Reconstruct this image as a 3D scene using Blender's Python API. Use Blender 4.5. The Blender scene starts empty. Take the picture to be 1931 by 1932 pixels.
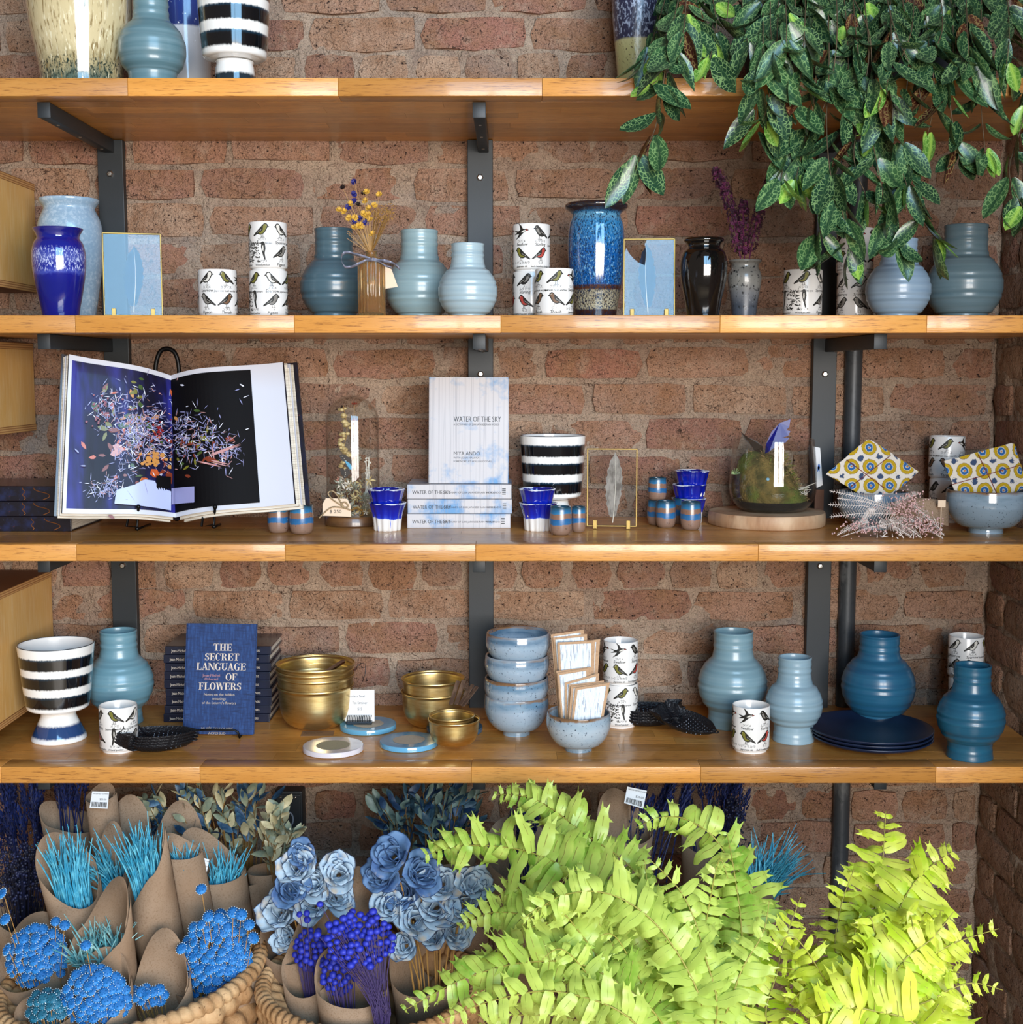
import bpy, bmesh, math, random
from mathutils import Vector, Matrix, noise
from mathutils.geometry import tessellate_polygon
PI = math.pi
S = bpy.context.scene
C = bpy.context.collection
# ------------------------------------------------------------------ camera, world, windows, exposure
F = 2458.0; TH = math.radians(6.15); ZC = 1.45
cd = bpy.data.cameras.new('camera'); cam = bpy.data.objects.new('camera', cd); C.objects.link(cam)
cam.location = (0, 0, ZC); cam.rotation_euler = (PI/2-TH, 0, 0)
cd.sensor_width = 36; cd.sensor_fit = 'HORIZONTAL'; cd.lens = F/1931*36; cd.clip_start = .05
S.camera = cam
S.view_settings.view_transform = 'Standard'; S.view_settings.look = 'None'
S.view_settings.gamma = 1; S.view_settings.use_curve_mapping = False
S.view_settings.exposure = 0.0
w = bpy.data.worlds.new('world'); S.world = w; w.use_nodes = True
w.node_tree.nodes['Background'].inputs[0].default_value = (1.0, .84, .70, 1)
w.node_tree.nodes['Background'].inputs[1].default_value = .17
def area(name, loc, size, aim, power, col):
    l = bpy.data.lights.new(name, 'AREA'); l.shape = 'RECTANGLE'; l.size, l.size_y = size
    l.energy = power; l.color = col
    o = bpy.data.objects.new(name, l); C.objects.link(o); o.location = loc
    o.rotation_euler = (Vector(aim)-Vector(loc)).to_track_quat('-Z', 'Y').to_euler()
    return o
WL = []
for i, x in enumerate((.22, 1.12, 2.02)):       # shop-front windows behind the camera: street below, blue sky above
    WL.append(area('window_light', (x, -1.9, 1.55), (.78, 1.1), (x*.1, 3, 1.35), 78, (1.0, .94, .88)))
    WL.append(area('window_sky_light', (x, -1.9, 2.95), (.84, 1.6), (x*.1, 3, 1.9), 48, (.34, .66, 1.0)))
# ------------------------------------------------------------------ picture to place helpers
ct, st_ = math.cos(TH), math.sin(TH)
def zat(v, Y):                       # world height at image row v, depth Y
    t = Y/(ct+st_*(966-v)/F); return ZC+t*(ct*(966-v)/F-st_)
def yat(v, Z):                       # depth where image row v meets height Z
    k = (ct*(966-v)/F-st_)/(ct+st_*(966-v)/F); return (Z-ZC)/k
def mpp(Y, Z): return (Y*ct-(Z-ZC)*st_)/F
def xat(u, Y, Z): return (u-965.5)*mpp(Y, Z)
def pt(u, v, Y):
    Z = zat(v, Y); return Vector((xat(u, Y, Z), Y, Z))
# ------------------------------------------------------------------ materials
def lin(h):
    if isinstance(h, (tuple, list)): return (h[0], h[1], h[2], 1)
    h = h.lstrip('#'); o = []
    for i in (0, 2, 4):
        c = int(h[i:i+2], 16)/255; o.append(c/12.92 if c <= .04045 else ((c+.055)/1.055)**2.4)
    return (*o, 1)
class NT:
    def __init__(s, m): s.t = m.node_tree; s.n = s.t.nodes; s.l = s.t.links
    def add(s, typ, **k):
        n = s.n.new(typ)
        for a, b in k.items(): setattr(n, a, b)
        return n
    def link(s, a, b): s.l.new(a, b)
def coords(N, stretch=(1, 1, 1), rnd=False, kind='Object'):
    tc = N.add('ShaderNodeTexCoord'); mp = N.add('ShaderNodeMapping'); mp.inputs['Scale'].default_value = stretch
    N.link(tc.outputs[kind], mp.inputs[0])
    if rnd:
        oi = N.add('ShaderNodeObjectInfo'); mu = N.add('ShaderNodeMath', operation='MULTIPLY'); mu.inputs[1].default_value = 37
        N.link(oi.outputs['Random'], mu.inputs[0]); cb = N.add('ShaderNodeCombineXYZ')
        for i in range(3): N.link(mu.outputs[0], cb.inputs[i])
        N.link(cb.outputs[0], mp.inputs['Location'])
    return mp.outputs[0]
def noise_n(N, vec, scale, detail=3, rough=.5, typ='noise'):
    if typ == 'voronoi':
        n = N.add('ShaderNodeTexVoronoi'); n.inputs['Scale'].default_value = scale; N.link(vec, n.inputs['Vector']); return n.outputs['Distance']
    n = N.add('ShaderNodeTexNoise'); n.inputs['Scale'].default_value = scale; n.inputs['Detail'].default_value = detail
    n.inputs['Roughness'].default_value = rough; N.link(vec, n.inputs['Vector']); return n.outputs['Fac']
def ramp(N, fac, stops, interp='LINEAR'):
    r = N.add('ShaderNodeValToRGB'); r.color_ramp.interpolation = interp; e = r.color_ramp.elements
    while len(e) < len(stops): e.new(.5)
    for q, (p, c) in zip(e, stops): q.position = p; q.color = lin(c)
    N.link(fac, r.inputs[0]); return r.outputs[0]
def mix(N, fac, a, b, mode='MIX'):
    m = N.add('ShaderNodeMix', data_type='RGBA', blend_type=mode)
    if isinstance(fac, (int, float)): m.inputs[0].default_value = fac
    else: N.link(fac, m.inputs[0])
    for i, q in ((6, a), (7, b)):
        if isinstance(q, (str, tuple)): m.inputs[i].default_value = lin(q)
        else: N.link(q, m.inputs[i])
    return m.outputs[2]
def bsdf(name, rough=.5, metal=0, spec=.5, coat=0, trans=0, sss=0, ior=1.5, sheen=0):
    m = bpy.data.materials.new(name); m.use_nodes = True; N = NT(m); b = N.n['Principled BSDF']; I = b.inputs
    I['Roughness'].default_value = rough; I['Metallic'].default_value = metal; I['Specular IOR Level'].default_value = spec
    I['Coat Weight'].default_value = coat; I['Coat Roughness'].default_value = .08; I['Transmission Weight'].default_value = trans; I['IOR'].default_value = ior
    if sheen: I['Sheen Weight'].default_value = sheen
    return m, N, b
def bumps(N, b, lst, rnd=False):
    prev = None
    for (scale, strg, dist, detail, stretch) in lst:
        v = coords(N, stretch, rnd); h = noise_n(N, v, scale, detail, .6)
        bp = N.add('ShaderNodeBump'); bp.inputs['Strength'].default_value = strg; bp.inputs['Distance'].default_value = dist
        N.link(h, bp.inputs['Height'])
        if prev: N.link(prev, bp.inputs['Normal'])
        prev = bp.outputs[0]
    N.link(prev, b.inputs['Normal'])
def mat(name, col, rough=.5, var=(), bump=(), rnd=0, rndcoord=False, **k):
    """var: (scale, colour, lo, hi, stretch) layers of noise; bump: (scale, strength, distance, detail, stretch)"""
    m, N, b = bsdf(name, rough, **k)
    c = None
    for (scale, c2, lo, hi, stretch) in var:
        f = noise_n(N, coords(N, stretch, rndcoord), scale, 5, .6)
        r = ramp(N, f, [(lo, (0, 0, 0)), (hi, (1, 1, 1))])
        c = mix(N, r, c if c else col, c2)
    if rnd:
        oi = N.add('ShaderNodeObjectInfo'); mr = N.add('ShaderNodeMapRange'); mr.inputs[3].default_value = 1-rnd; mr.inputs[4].default_value = 1+rnd*.6
        N.link(oi.outputs['Random'], mr.inputs[0]); cb = N.add('ShaderNodeCombineXYZ')
        for i in range(3): N.link(mr.outputs[0], cb.inputs[i])
        c = mix(N, 1.0, c if c else col, cb.outputs[0], 'MULTIPLY')
    if c: N.link(c, b.inputs['Base Color'])
    else: b.inputs['Base Color'].default_value = lin(col)
    if bump: bumps(N, b, bump, rndcoord)
    return m
def bandmat(name, H, stops, amp=.02, nscale=60, stretch=(1, 1, 1), speck=None, rough=.15, interp='LINEAR', coat=.3, bump=(), drip=0, **k):
    """glaze whose colour follows the height on the pot (stops at z/H), edges broken by noise; speck = (scale, colour, lo, hi, stretch)"""
    m, N, b = bsdf(name, rough, coat=coat, **k)
    tc = N.add('ShaderNodeTexCoord'); sp = N.add('ShaderNodeSeparateXYZ'); N.link(tc.outputs['Object'], sp.inputs[0])
    d = N.add('ShaderNodeMath', operation='DIVIDE'); N.link(sp.outputs[2], d.inputs[0]); d.inputs[1].default_value = H
    f = noise_n(N, coords(N, stretch), nscale, 4, .7)
    ma = N.add('ShaderNodeMath', operation='MULTIPLY_ADD'); N.link(f, ma.inputs[0]); ma.inputs[1].default_value = amp*2
    N.link(d.outputs[0], ma.inputs[2]); su = N.add('ShaderNodeMath', operation='SUBTRACT'); N.link(ma.outputs[0], su.inputs[0]); su.inputs[1].default_value = amp
    c = ramp(N, su.outputs[0], stops, interp)
    if speck:
        for (scale, c2, lo, hi, stre, *zz) in (speck if isinstance(speck, list) else [speck]):
            f2 = noise_n(N, coords(N, stre), scale, 3, .6); r = ramp(N, f2, [(lo, (0, 0, 0)), (hi, (1, 1, 1))])
            if zz: r = mix(N, 1.0, r, ramp(N, d.outputs[0], [(zz[0]-.02, (0, 0, 0)), (zz[0]+.02, (1, 1, 1)), (zz[1]-.02, (1, 1, 1)), (zz[1]+.02, (0, 0, 0))]), 'MULTIPLY')
            c = mix(N, r, c, c2)
    N.link(c, b.inputs['Base Color'])
    if bump: bumps(N, b, bump)
    return m
# ------------------------------------------------------------------ mesh collector
class MB:
    def __init__(s): s.v = []; s.f = []; s.m = []
    def add(s, vs, fs, mi=0, M=None):
        o = len(s.v)
        s.v += [tuple(M @ Vector(p)) if M is not None else tuple(p) for p in vs]
        s.f += [tuple(i+o for i in q) for q in fs]; s.m += [mi]*len(fs)
        return s
    def box(s, lo, hi, mi=0, M=None):
        x0, y0, z0 = lo; x1, y1, z1 = hi
        return s.add([(x0,y0,z0),(x1,y0,z0),(x1,y1,z0),(x0,y1,z0),(x0,y0,z1),(x1,y0,z1),(x1,y1,z1),(x0,y1,z1)],
                     [(0,3,2,1),(4,5,6,7),(0,1,5,4),(1,2,6,5),(2,3,7,6),(3,0,4,7)], mi, M)
    def bbox(s, lo, hi, b=.002, mi=0, M=None):      # bevelled box
        bm = bmesh.new(); bmesh.ops.create_cube(bm, size=1)
        for v in bm.verts:
            v.co = Vector([(lo[i]+hi[i])/2+v.co[i]*(hi[i]-lo[i]) for i in range(3)])
        bmesh.ops.bevel(bm, geom=bm.edges[:], offset=b, segments=2, affect='EDGES', profile=.5)
        s.add([v.co.copy() for v in bm.verts], [[v.index for v in q.verts] for q in bm.faces], mi, M); bm.free(); return s
    def lathe(s, prof, seg=40, mi=0, M=None, a0=0, a1=2*PI, rx=1, ry=1):
        vs = []; fs = []; n = len(prof); full = abs(a1-a0-2*PI) < 1e-6; k = seg if full else seg+1
        for j in range(k):
            a = a0+(a1-a0)*j/seg; c, d = math.cos(a)*rx, math.sin(a)*ry
            vs += [(r*c, r*d, z) for r, z in prof]
        for j in range(seg):
            a, b = j*n, ((j+1) % k)*n
            for i in range(n-1): fs.append((a+i, b+i, b+i+1, a+i+1))
        return s.add(vs, fs, mi, M)
    def tube(s, path, rad, sides=6, mi=0, M=None, cap=True, closed=False):
        path = [Vector(p) for p in path]; n = len(path)
        if not isinstance(rad, (list, tuple)): rad = [rad]*n
        vs = []; fs = []; up = None
        for i, p in enumerate(path):
            if closed: t = path[(i+1) % n]-path[i-1]
            else: t = path[min(i+1, n-1)]-path[max(i-1, 0)]
            if t.length < 1e-9: t = Vector((0, 0, 1))
            t.normalize()
            if up is None: up = t.orthogonal().normalized()
            else:
                up = up-t*up.dot(t)
                up = up.normalized() if up.length > 1e-6 else t.orthogonal().normalized()
            w_ = t.cross(up)
            for k in range(sides):
                a = 2*PI*k/sides; vs.append(p+(up*math.cos(a)+w_*math.sin(a))*rad[i])
        for i in range(n if closed else n-1):
            for k in range(sides):
                a = i*sides; b = ((i+1) % n)*sides; k2 = (k+1) % sides
                fs.append((a+k, a+k2, b+k2, b+k))
        if cap and not closed:
            fs.append(tuple(range(sides-1, -1, -1))); fs.append(tuple((n-1)*sides+k for k in range(sides)))
        return s.add(vs, fs, mi, M)
    def ball(s, c, r, seg=10, rings=6, mi=0, sc=(1, 1, 1), M=None):
        prof = [(max(r*math.sin(PI*i/rings), 1e-5), -r*math.cos(PI*i/rings)) for i in range(rings+1)]
        m2 = Matrix.Translation(c) @ Matrix.Diagonal((*sc, 1)); m2 = M @ m2 if M is not None else m2
        return s.lathe(prof, seg, mi, m2)
    def sheet(s, grid, mi=0, M=None, closed=False):     # grid[i][j] points
        n = len(grid); k = len(grid[0]); vs = [p for r in grid for p in r]; fs = []
        for i in range(n-1 if not closed else n):
            for j in range(k-1):
                a = i*k+j; b = ((i+1) % n)*k+j; fs.append((a, b, b+1, a+1))
        return s.add(vs, fs, mi, M)
    def thick(s, grid, t, mi=0):                        # sheet with real thickness t along its normals
        n = len(grid); k = len(grid[0]); g = [[Vector(p) for p in r] for r in grid]; back = []
        for i in range(n):
            row = []
            for j in range(k):
                a = g[min(i+1, n-1)][j]-g[max(i-1, 0)][j]; b = g[i][min(j+1, k-1)]-g[i][max(j-1, 0)][:] if False else g[i][min(j+1, k-1)]-g[i][max(j-1, 0)]
                nn = a.cross(b); nn = nn.normalized() if nn.length > 1e-12 else Vector((0, 1, 0)); row.append(g[i][j]-nn*t)
            back.append(row)
        o = len(s.v); s.v += [tuple(p) for r in g for p in r]+[tuple(p) for r in back for p in r]; N0 = n*k; fs = []
        for i in range(n-1):
            for j in range(k-1):
                a = i*k+j; b = a+k; fs.append((a, b, b+1, a+1)); fs.append((a+N0, a+1+N0, b+1+N0, b+N0))
        rim = [j for j in range(k)]+[i*k+k-1 for i in range(1, n)]+[(n-1)*k+j for j in range(k-2, -1, -1)]+[i*k for i in range(n-2, 0, -1)]
        for a, b in zip(rim, rim[1:]+rim[:1]): fs.append((a, b, b+N0, a+N0))
        s.f += [tuple(i+o for i in q) for q in fs]; s.m += [mi]*len(fs); return s
    def prism(s, poly, t, mi=0, M=None):                # 2D polygon in xy, extruded t in z
        n = len(poly); vs = [(x, y, 0) for x, y in poly]+[(x, y, t) for x, y in poly]
        tri = tessellate_polygon([[Vector((x, y, 0)) for x, y in poly]])
        fs = [tuple(q) for q in tri]+[tuple(i+n for i in reversed(q)) for q in tri]+[(i, (i+1) % n, (i+1) % n+n, i+n) for i in range(n)]
        s.add(vs, fs, mi, M); s.fixn = True; return s
    def flat(s, poly, mi=0, M=None):
        tri = tessellate_polygon([[Vector((p[0], p[1], 0)) for p in poly]])
        return s.add([(p[0], p[1], p[2] if len(p) > 2 else 0) for p in poly], [tuple(q) for q in tri], mi, M)
    def mesh(s, name, mats, smooth=False):
        me = bpy.data.meshes.new(name); me.from_pydata(s.v, [], s.f)
        for q in (mats if isinstance(mats, (list, tuple)) else [mats]): me.materials.append(q)
        if len(me.materials) > 1: me.polygons.foreach_set('material_index', s.m)
        if getattr(s, 'fixn', False):
            bm = bmesh.new(); bm.from_mesh(me); bmesh.ops.recalc_face_normals(bm, faces=bm.faces[:]); bm.to_mesh(me); bm.free()
        if smooth is True: me.shade_smooth()
        elif smooth: me.shade_smooth(); me.set_sharp_from_angle(angle=smooth)
        me.update(); return me
    def build(s, name, mats, parent=None, smooth=False):
        return inst(s.mesh(name, mats, smooth), name, parent)
def inst(me, name, parent=None, M=None):
    o = bpy.data.objects.new(name, me); C.objects.link(o)
    if parent is not None: o.parent = parent
    if M is not None: o.matrix_local = M
    return o
def tag(o, label=None, cat=None, group=None, kind=None):
    for k, v in (('label', label), ('category', cat), ('group', group), ('kind', kind)):
        if v: o[k] = v
    return o
def thing(name, label, cat, loc=(0, 0, 0), rz=0, group=None, rot=None):
    o = bpy.data.objects.new(name, None); C.objects.link(o); o.location = loc; o.rotation_euler = rot or (0, 0, rz); o.empty_display_size = .02
    return tag(o, label, cat, group)
def T(x=0, y=0, z=0): return Matrix.Translation((x, y, z))
def R(a, ax): return Matrix.Rotation(a, 4, ax)
def catmull(p, n=6):
    out = []; k = len(p)
    for i in range(k-1):
        a, b, c, d = p[max(i-1, 0)], p[i], p[i+1], p[min(i+2, k-1)]
        for j in range(n):
            t = j/n
            out.append(tuple(.5*((2*b[q])+(-a[q]+c[q])*t+(2*a[q]-5*b[q]+4*c[q]-d[q])*t*t+(-a[q]+3*b[q]-3*c[q]+d[q])*t**3) for q in range(len(b))))
    out.append(tuple(p[-1])); return out
_tm = {}
def text_raw(s, size=1.0, bold=0, align='LEFT', ex=0):
    key = (s, bold, align, ex)
    if key not in _tm:
        cu = bpy.data.curves.new('text', 'FONT'); cu.body = s; cu.size = 1; cu.align_x = align; cu.offset = bold; cu.resolution_u = 2; cu.extrude = ex
        o = bpy.data.objects.new('text', cu); C.objects.link(o); dg = bpy.context.evaluated_depsgraph_get(); dg.update()
        me = bpy.data.meshes.new_from_object(o.evaluated_get(dg)); C.objects.unlink(o); bpy.data.objects.remove(o)
        _tm[key] = ([v.co.copy() for v in me.vertices], [tuple(p.vertices) for p in me.polygons]); bpy.data.meshes.remove(me)
    v, f = _tm[key]; return [p*size for p in v], f
def put_text(mb, s, M, size, mi=0, bold=0, align='LEFT', fat=0, sx=1):
    v, f = text_raw(s, size, bold, align); v = [Vector((p.x*sx, p.y, p.z)) for p in v]
    mb.add(v, f, mi, M)
    if fat:
        for q in (fat, -fat): mb.add([p+Vector((q, 0, 0)) for p in v], f, mi, M)
rng = random.Random(7)
U = rng.uniform
def vrow(Z, Y):
    k = (Z-ZC)/Y; q = (k*ct+st_)/(ct-k*st_); return 966-F*q
# ------------------------------------------------------------------ room: brick walls, floor
WY = 2.51; WX = .928
ST = [ZC+.457, ZC+.0892, ZC-.2791, ZC-.6509]; TK = .0275; FY = 2.1
def cracks(N, c, sc, rc=False):
    v = coords(N, (1, 1, 1.6), rc); nz = N.add('ShaderNodeTexNoise'); nz.inputs['Scale'].default_value = 30; N.link(v, nz.inputs['Vector'])
    va = N.add('ShaderNodeVectorMath', operation='MULTIPLY_ADD'); va.inputs[1].default_value = (.09, .09, .09); N.link(nz.outputs['Color'], va.inputs[0]); N.link(v, va.inputs[2])
    vo = N.add('ShaderNodeTexVoronoi', feature='DISTANCE_TO_EDGE'); vo.inputs['Scale'].default_value = sc; N.link(va.outputs[0], vo.inputs['Vector'])
    f = ramp(N, vo.outputs['Distance'], [(.006, (1, 1, 1)), (.018, (0, 0, 0))]); g = ramp(N, noise_n(N, v, 9, 2, .5), [(.52, (0, 0, 0)), (.62, (1, 1, 1))])
    return mix(N, mix(N, 1.0, f, g, 'MULTIPLY'), c, '#553f33')
def brickmat(name, cols, dark=1.0):
    m, N, b = bsdf(name, .85, spec=.25)
    oi = N.add('ShaderNodeObjectInfo')
    base = ramp(N, oi.outputs['Random'], [(i/(len(cols)), c) for i, c in enumerate(cols)])
    v = coords(N, (1, 1, 1), True)
    n1 = ramp(N, noise_n(N, v, 14, 4, .65), [(.38, (0, 0, 0)), (.66, (1, 1, 1))])
    c = mix(N, n1, base, '#9c7458')
    n2 = ramp(N, noise_n(N, v, 34, 5, .7), [(.52, (0, 0, 0)), (.74, (.55, .55, .55))]); c = mix(N, n2, c, '#b8a28c')
    n3 = ramp(N, noise_n(N, v, 170, 2, .6), [(.30, (1, 1, 1)), (.37, (0, 0, 0))]); c = mix(N, n3, c, '#33241f')
    c = cracks(N, c, 16, True); N.link(c, b.inputs['Base Color'])
    bumps(N, b, [(260, 1, .008, 3, (1, 1, 1)), (70, 1, .010, 4, (1, 1, 1)), (18, .8, .02, 3, (1, 1, 1))], True)
    return m
MBRICK = brickmat('brick_clay', ['#b08a75', '#a07463', '#b8957b', '#a57362', '#9c8271', '#b48c74', '#936859', '#bb9b82'])
MORT = mat('mortar', '#b9a18c', .95, var=[(9, '#9d8472', .4, .65, (1, 1, 1)), (60, '#b5a08a', .5, .75, (1, 1, 1)), (4, '#8c8078', .56, .72, (1, 1, 1)), (190, '#4c3d33', .64, .72, (1, 1, 1))],
           bump=[(260, 1, .007, 3, (1, 1, 1)), (70, 1, .012, 5, (1, 1, 1)), (22, .8, .02, 3, (1, 1, 1))], spec=.2)
N_ = NT(MORT); b_ = N_.n['Principled BSDF']; src_ = b_.inputs['Base Color'].links[0].from_socket; N_.link(cracks(N_, src_, 22), b_.inputs['Base Color'])
def brick_mesh(L, H, r, n=0):
    nx, nz = 4, 2; D = .03; mb = MB(); g = []
    for i in range(nx+1):
        row = []
        for j in range(nz+1):
            x = (i/nx-.5)*L; z = (j/nz-.5)*H; ex = i in (0, nx); ez = j in (0, nz)
            jx = r.uniform(-.004, .004); jz = r.uniform(-.0028, .0028)
            if ex and ez: x *= 1-.012/L; z *= 1-.006/H; y = .006
            elif ex or ez: y = .0035
            else: y = 0
            row.append((x+jx, y+r.uniform(-.002, .002), z+jz))
        g.append(row)
    vs = [p for row in g for p in row]; k = nz+1
    fs = [(i*k+j, (i+1)*k+j, (i+1)*k+j+1, i*k+j+1) for i in range(nx) for j in range(nz)]
    rim = [i*k for i in range(nx+1)]+[nx*k+j for j in range(1, k)]+[i*k+k-1 for i in range(nx-1, -1, -1)]+[j for j in range(k-2, 0, -1)]
    o = len(vs); vs += [(vs[q][0]*1.02, D, vs[q][2]*1.03) for q in rim]
    m = len(rim); fs += [(rim[(q+1) % m], rim[q], o+q, o+(q+1) % m) for q in range(m)]
    mb.add(vs, fs); me = mb.mesh('brick', MBRICK, True); me.set_sharp_from_angle(angle=1.2); return me
br = random.Random(3)
BS = [brick_mesh(.187, .058, br) for _ in range(9)]; BH = [brick_mesh(.087, .058, br) for _ in range(6)]
# course centre heights (camera-relative) read off the photograph, with a joint position per course (image column)
CO = [(.692, 560, 0), (.624, 645, 0), (.5578, 590, 1), (.489, 680, 0), (.420, 672, 0), (.3511, 568, 0), (.2824, 625, 0), (.2132, 553, 0),
      (.148, 650, 0), (.082, 560, 1), (.0163, 617, 0), (-.0535, 745, 0), (-.1206, 860, 0), (-.188, 735, 0), (-.255, 850, 0), (-.322, 700, 0),
      (-.3888, 670, 1), (-.4526, 550, 0), (-.52, 655, 0), (-.5887, 750, 0), (-.656, 640, 0), (-.722, 560, 0), (-.788, 655, 0), (-.854, 600, 1),
      (-.920, 700, 0), (-.986, 600, 0), (-1.052, 700, 0), (-1.118, 610, 0), (-1.184, 700, 0), (-1.25, 600, 0), (-1.316, 690, 0), (-1.38, 600, 0)]
wb = MB(); nx, nz = 330, 300; x0, x1, z0, z1 = -1.9, WX, 0, 2.35
g = []
for i in range(nx+1):
    row = []
    for j in range(nz+1):
        x = x0+(x1-x0)*i/nx; z = z0+(z1-z0)*j/nz
        y = WY-.001+.007*noise.noise(Vector((x*14, z*14, 1)))+.004*noise.noise(Vector((x*50, z*50, 5)))
        row.append((x, y, z))
    g.append(row)
wb.sheet(g); wall = wb.build('wall_back', MORT, smooth=True); tag(wall, kind='structure')
far = MB(); cnt = 0
for (zr, u0, hd) in CO:
    Z = ZC+zr; m = mpp(WY, Z); per = (.0985 if hd else .197); X = xat(u0, WY, Z)
    while X > -1.8: X -= per
    hid = (.47 < zr < .51) or zr < -1.19 or (.06 < zr < .11)
    while X < WX:
        L = per*U(.93, 1.06) if not hd else per*U(.9, 1.1)
        if X+L > WX+.02: L = WX+.0-X
        xc = X+L/2
        if L > .045:
            sx = (L-.010)/(.187 if not hd else .087); src = rng.choice(BH if (hd or L < .13) else BS)
            if L < .13 and not hd: sx = (L-.010)/.087
            Mx = T(xc, WY-.007+U(-.005, .002), Z+U(-.002, .002)) @ R(U(-.012, .012), 'Y') @ Matrix.Diagonal((sx*rng.choice((1, 1)), 1, U(.92, 1.05), 1))
            lowhid = zr < -.70 and xc < .25 and not (-.47 < xc < -.2 and zr > -.95)
            if hid or lowhid or xc < -1.02 or cnt >= 298: far.add([v.co for v in src.vertices], [tuple(p.vertices) for p in src.polygons], 0, Mx)
            else: inst(src, 'brick', wall, Mx); cnt += 1
        X += L
fo = far.build('brick_courses', MBRICK, wall); tag(fo, kind='stuff')
# side wall
wr = MB(); g = []
for i in range(121):
    row = []
    for j in range(241):
        y = .9+(WY+.03-.9)*i/120; z = z0+(z1-z0)*j/240
        row.append((WX+.002+.008*noise.noise(Vector((y*14, z*14, 9)))+.004*noise.noise(Vector((y*50, z*50, 3))), y, z))
    g.append(row)
wr.sheet(g); wallr = wr.build('wall_right', MORT, smooth=True); tag(wallr, kind='structure')
far = MB()
for k, (zr, u0, hd) in enumerate(CO):
    Z = ZC+zr; Y = WY-.004-(.09 if k % 2 else .0); first = True
    if k % 2: segs = [(WY-.003, .09)]
    else: segs = []
    y = WY-.003-(.09 if k % 2 else 0)
    while y > 1.0:
        L = .197*U(.94, 1.05); segs.append((y, L)); y -= L
    for q, (yy, L) in enumerate(segs):
        src = rng.choice(BS if L > .12 else BH); sx = (L-.010)/(.187 if L > .12 else .087)
        Mx = T(WX-.006+U(-.003, .003), yy-L/2, Z) @ R(PI/2*3, 'Z') @ Matrix.Diagonal((sx, 1, U(.93, 1.04), 1))
        if q < 3 and zr > -1.25: inst(src, 'brick', wallr, Mx)
        else: far.add([v.co for v in src.vertices], [tuple(p.vertices) for p in src.polygons], 0, Mx)
tag(far.build('brick_courses', MBRICK, wallr), kind='stuff')
fl = MB(); fl.box((-2.6, -2.6, -.05), (2.6, 2.7, 0)); FLM = mat('floor_boards', '#d8c4a8', .4, var=[(3, '#c0a888', .4, .6, (1, 8, 1))])
tag(fl.build('floor', FLM), kind='structure')
# ------------------------------------------------------------------ shelves of glued oak staves
def woodmat(name, c1, c2, c3, rough=.35, coat=.25):
    m, N, b = bsdf(name, rough, coat=coat, spec=.4)
    oi = N.add('ShaderNodeObjectInfo'); v = coords(N, (1.0, 6, 6), True)
    a = ramp(N, noise_n(N, v, 3.5, 6, .65), [(.3, c1), (.52, c2), (.72, c3)])
    v2 = coords(N, (5, 90, 90), True); r2 = ramp(N, noise_n(N, v2, 6, 3, .7), [(.33, (1, 1, 1)), (.46, (0, 0, 0))])
    a = mix(N, r2, a, '#8f5a2a'); v3 = coords(N, (1.5, 1.5, 1.5), True)
    mr = N.add('ShaderNodeMapRange'); mr.inputs[3].default_value = .66; mr.inputs[4].default_value = 1.1; N.link(oi.outputs['Random'], mr.inputs[0])
    cb = N.add('ShaderNodeCombineXYZ')
    for i in range(3): N.link(mr.outputs[0], cb.inputs[i])
    a = mix(N, 1.0, a, cb.outputs[0], 'MULTIPLY'); N.link(a, b.inputs['Base Color'])
    bumps(N, b, [(6, .25, .0012, 3, (5, 90, 90))], True); return m
OAK = woodmat('oak', '#c6853a', '#d19146', '#dba056')
OAKD = woodmat('oak_worn', '#a06c3c', '#b98250', '#c9925c', .3, .3)
box_cache = {}
def stave(L, D, H, f):
    key = (round(L, 2), D, H, f)
    if key not in box_cache: mb = MB(); mb.bbox((0, 0, 0), (round(L, 2)-.0003, D, H), .0007) if f else mb.box((0, 0, 0), (round(L, 2)-.0003, D-.0004, H)); box_cache[key] = mb.mesh('stave', OAK, 1.0)
    return box_cache[key]
names = ['topmost oak shelf with the trailing plant', 'second oak shelf from the top, under the row of vases', 'third oak shelf, holding the open picture book', 'lowest oak shelf, holding brass bowls and blue vases']
for si, zt in enumerate(ST):
    sh = thing('shelf', names[si], 'shelf', (-1.3, FY, zt-TK), group='long oak wall shelves')
    rows = 9; D = .402/rows; X1 = WX-.012+1.3
    for r in range(rows):
        x = -U(0, .3)
        while x < X1:
            L = round(U(.30, .46) if r == 0 else U(.16, .42), 2); a = max(x, 0); b = min(x+L, X1)
            if b-a > .015: inst(stave(b-a, round(D, 4), TK, r == 0), 'stave', sh, T(a, r*D, U(-.00012, 0)))
            x += L
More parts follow.
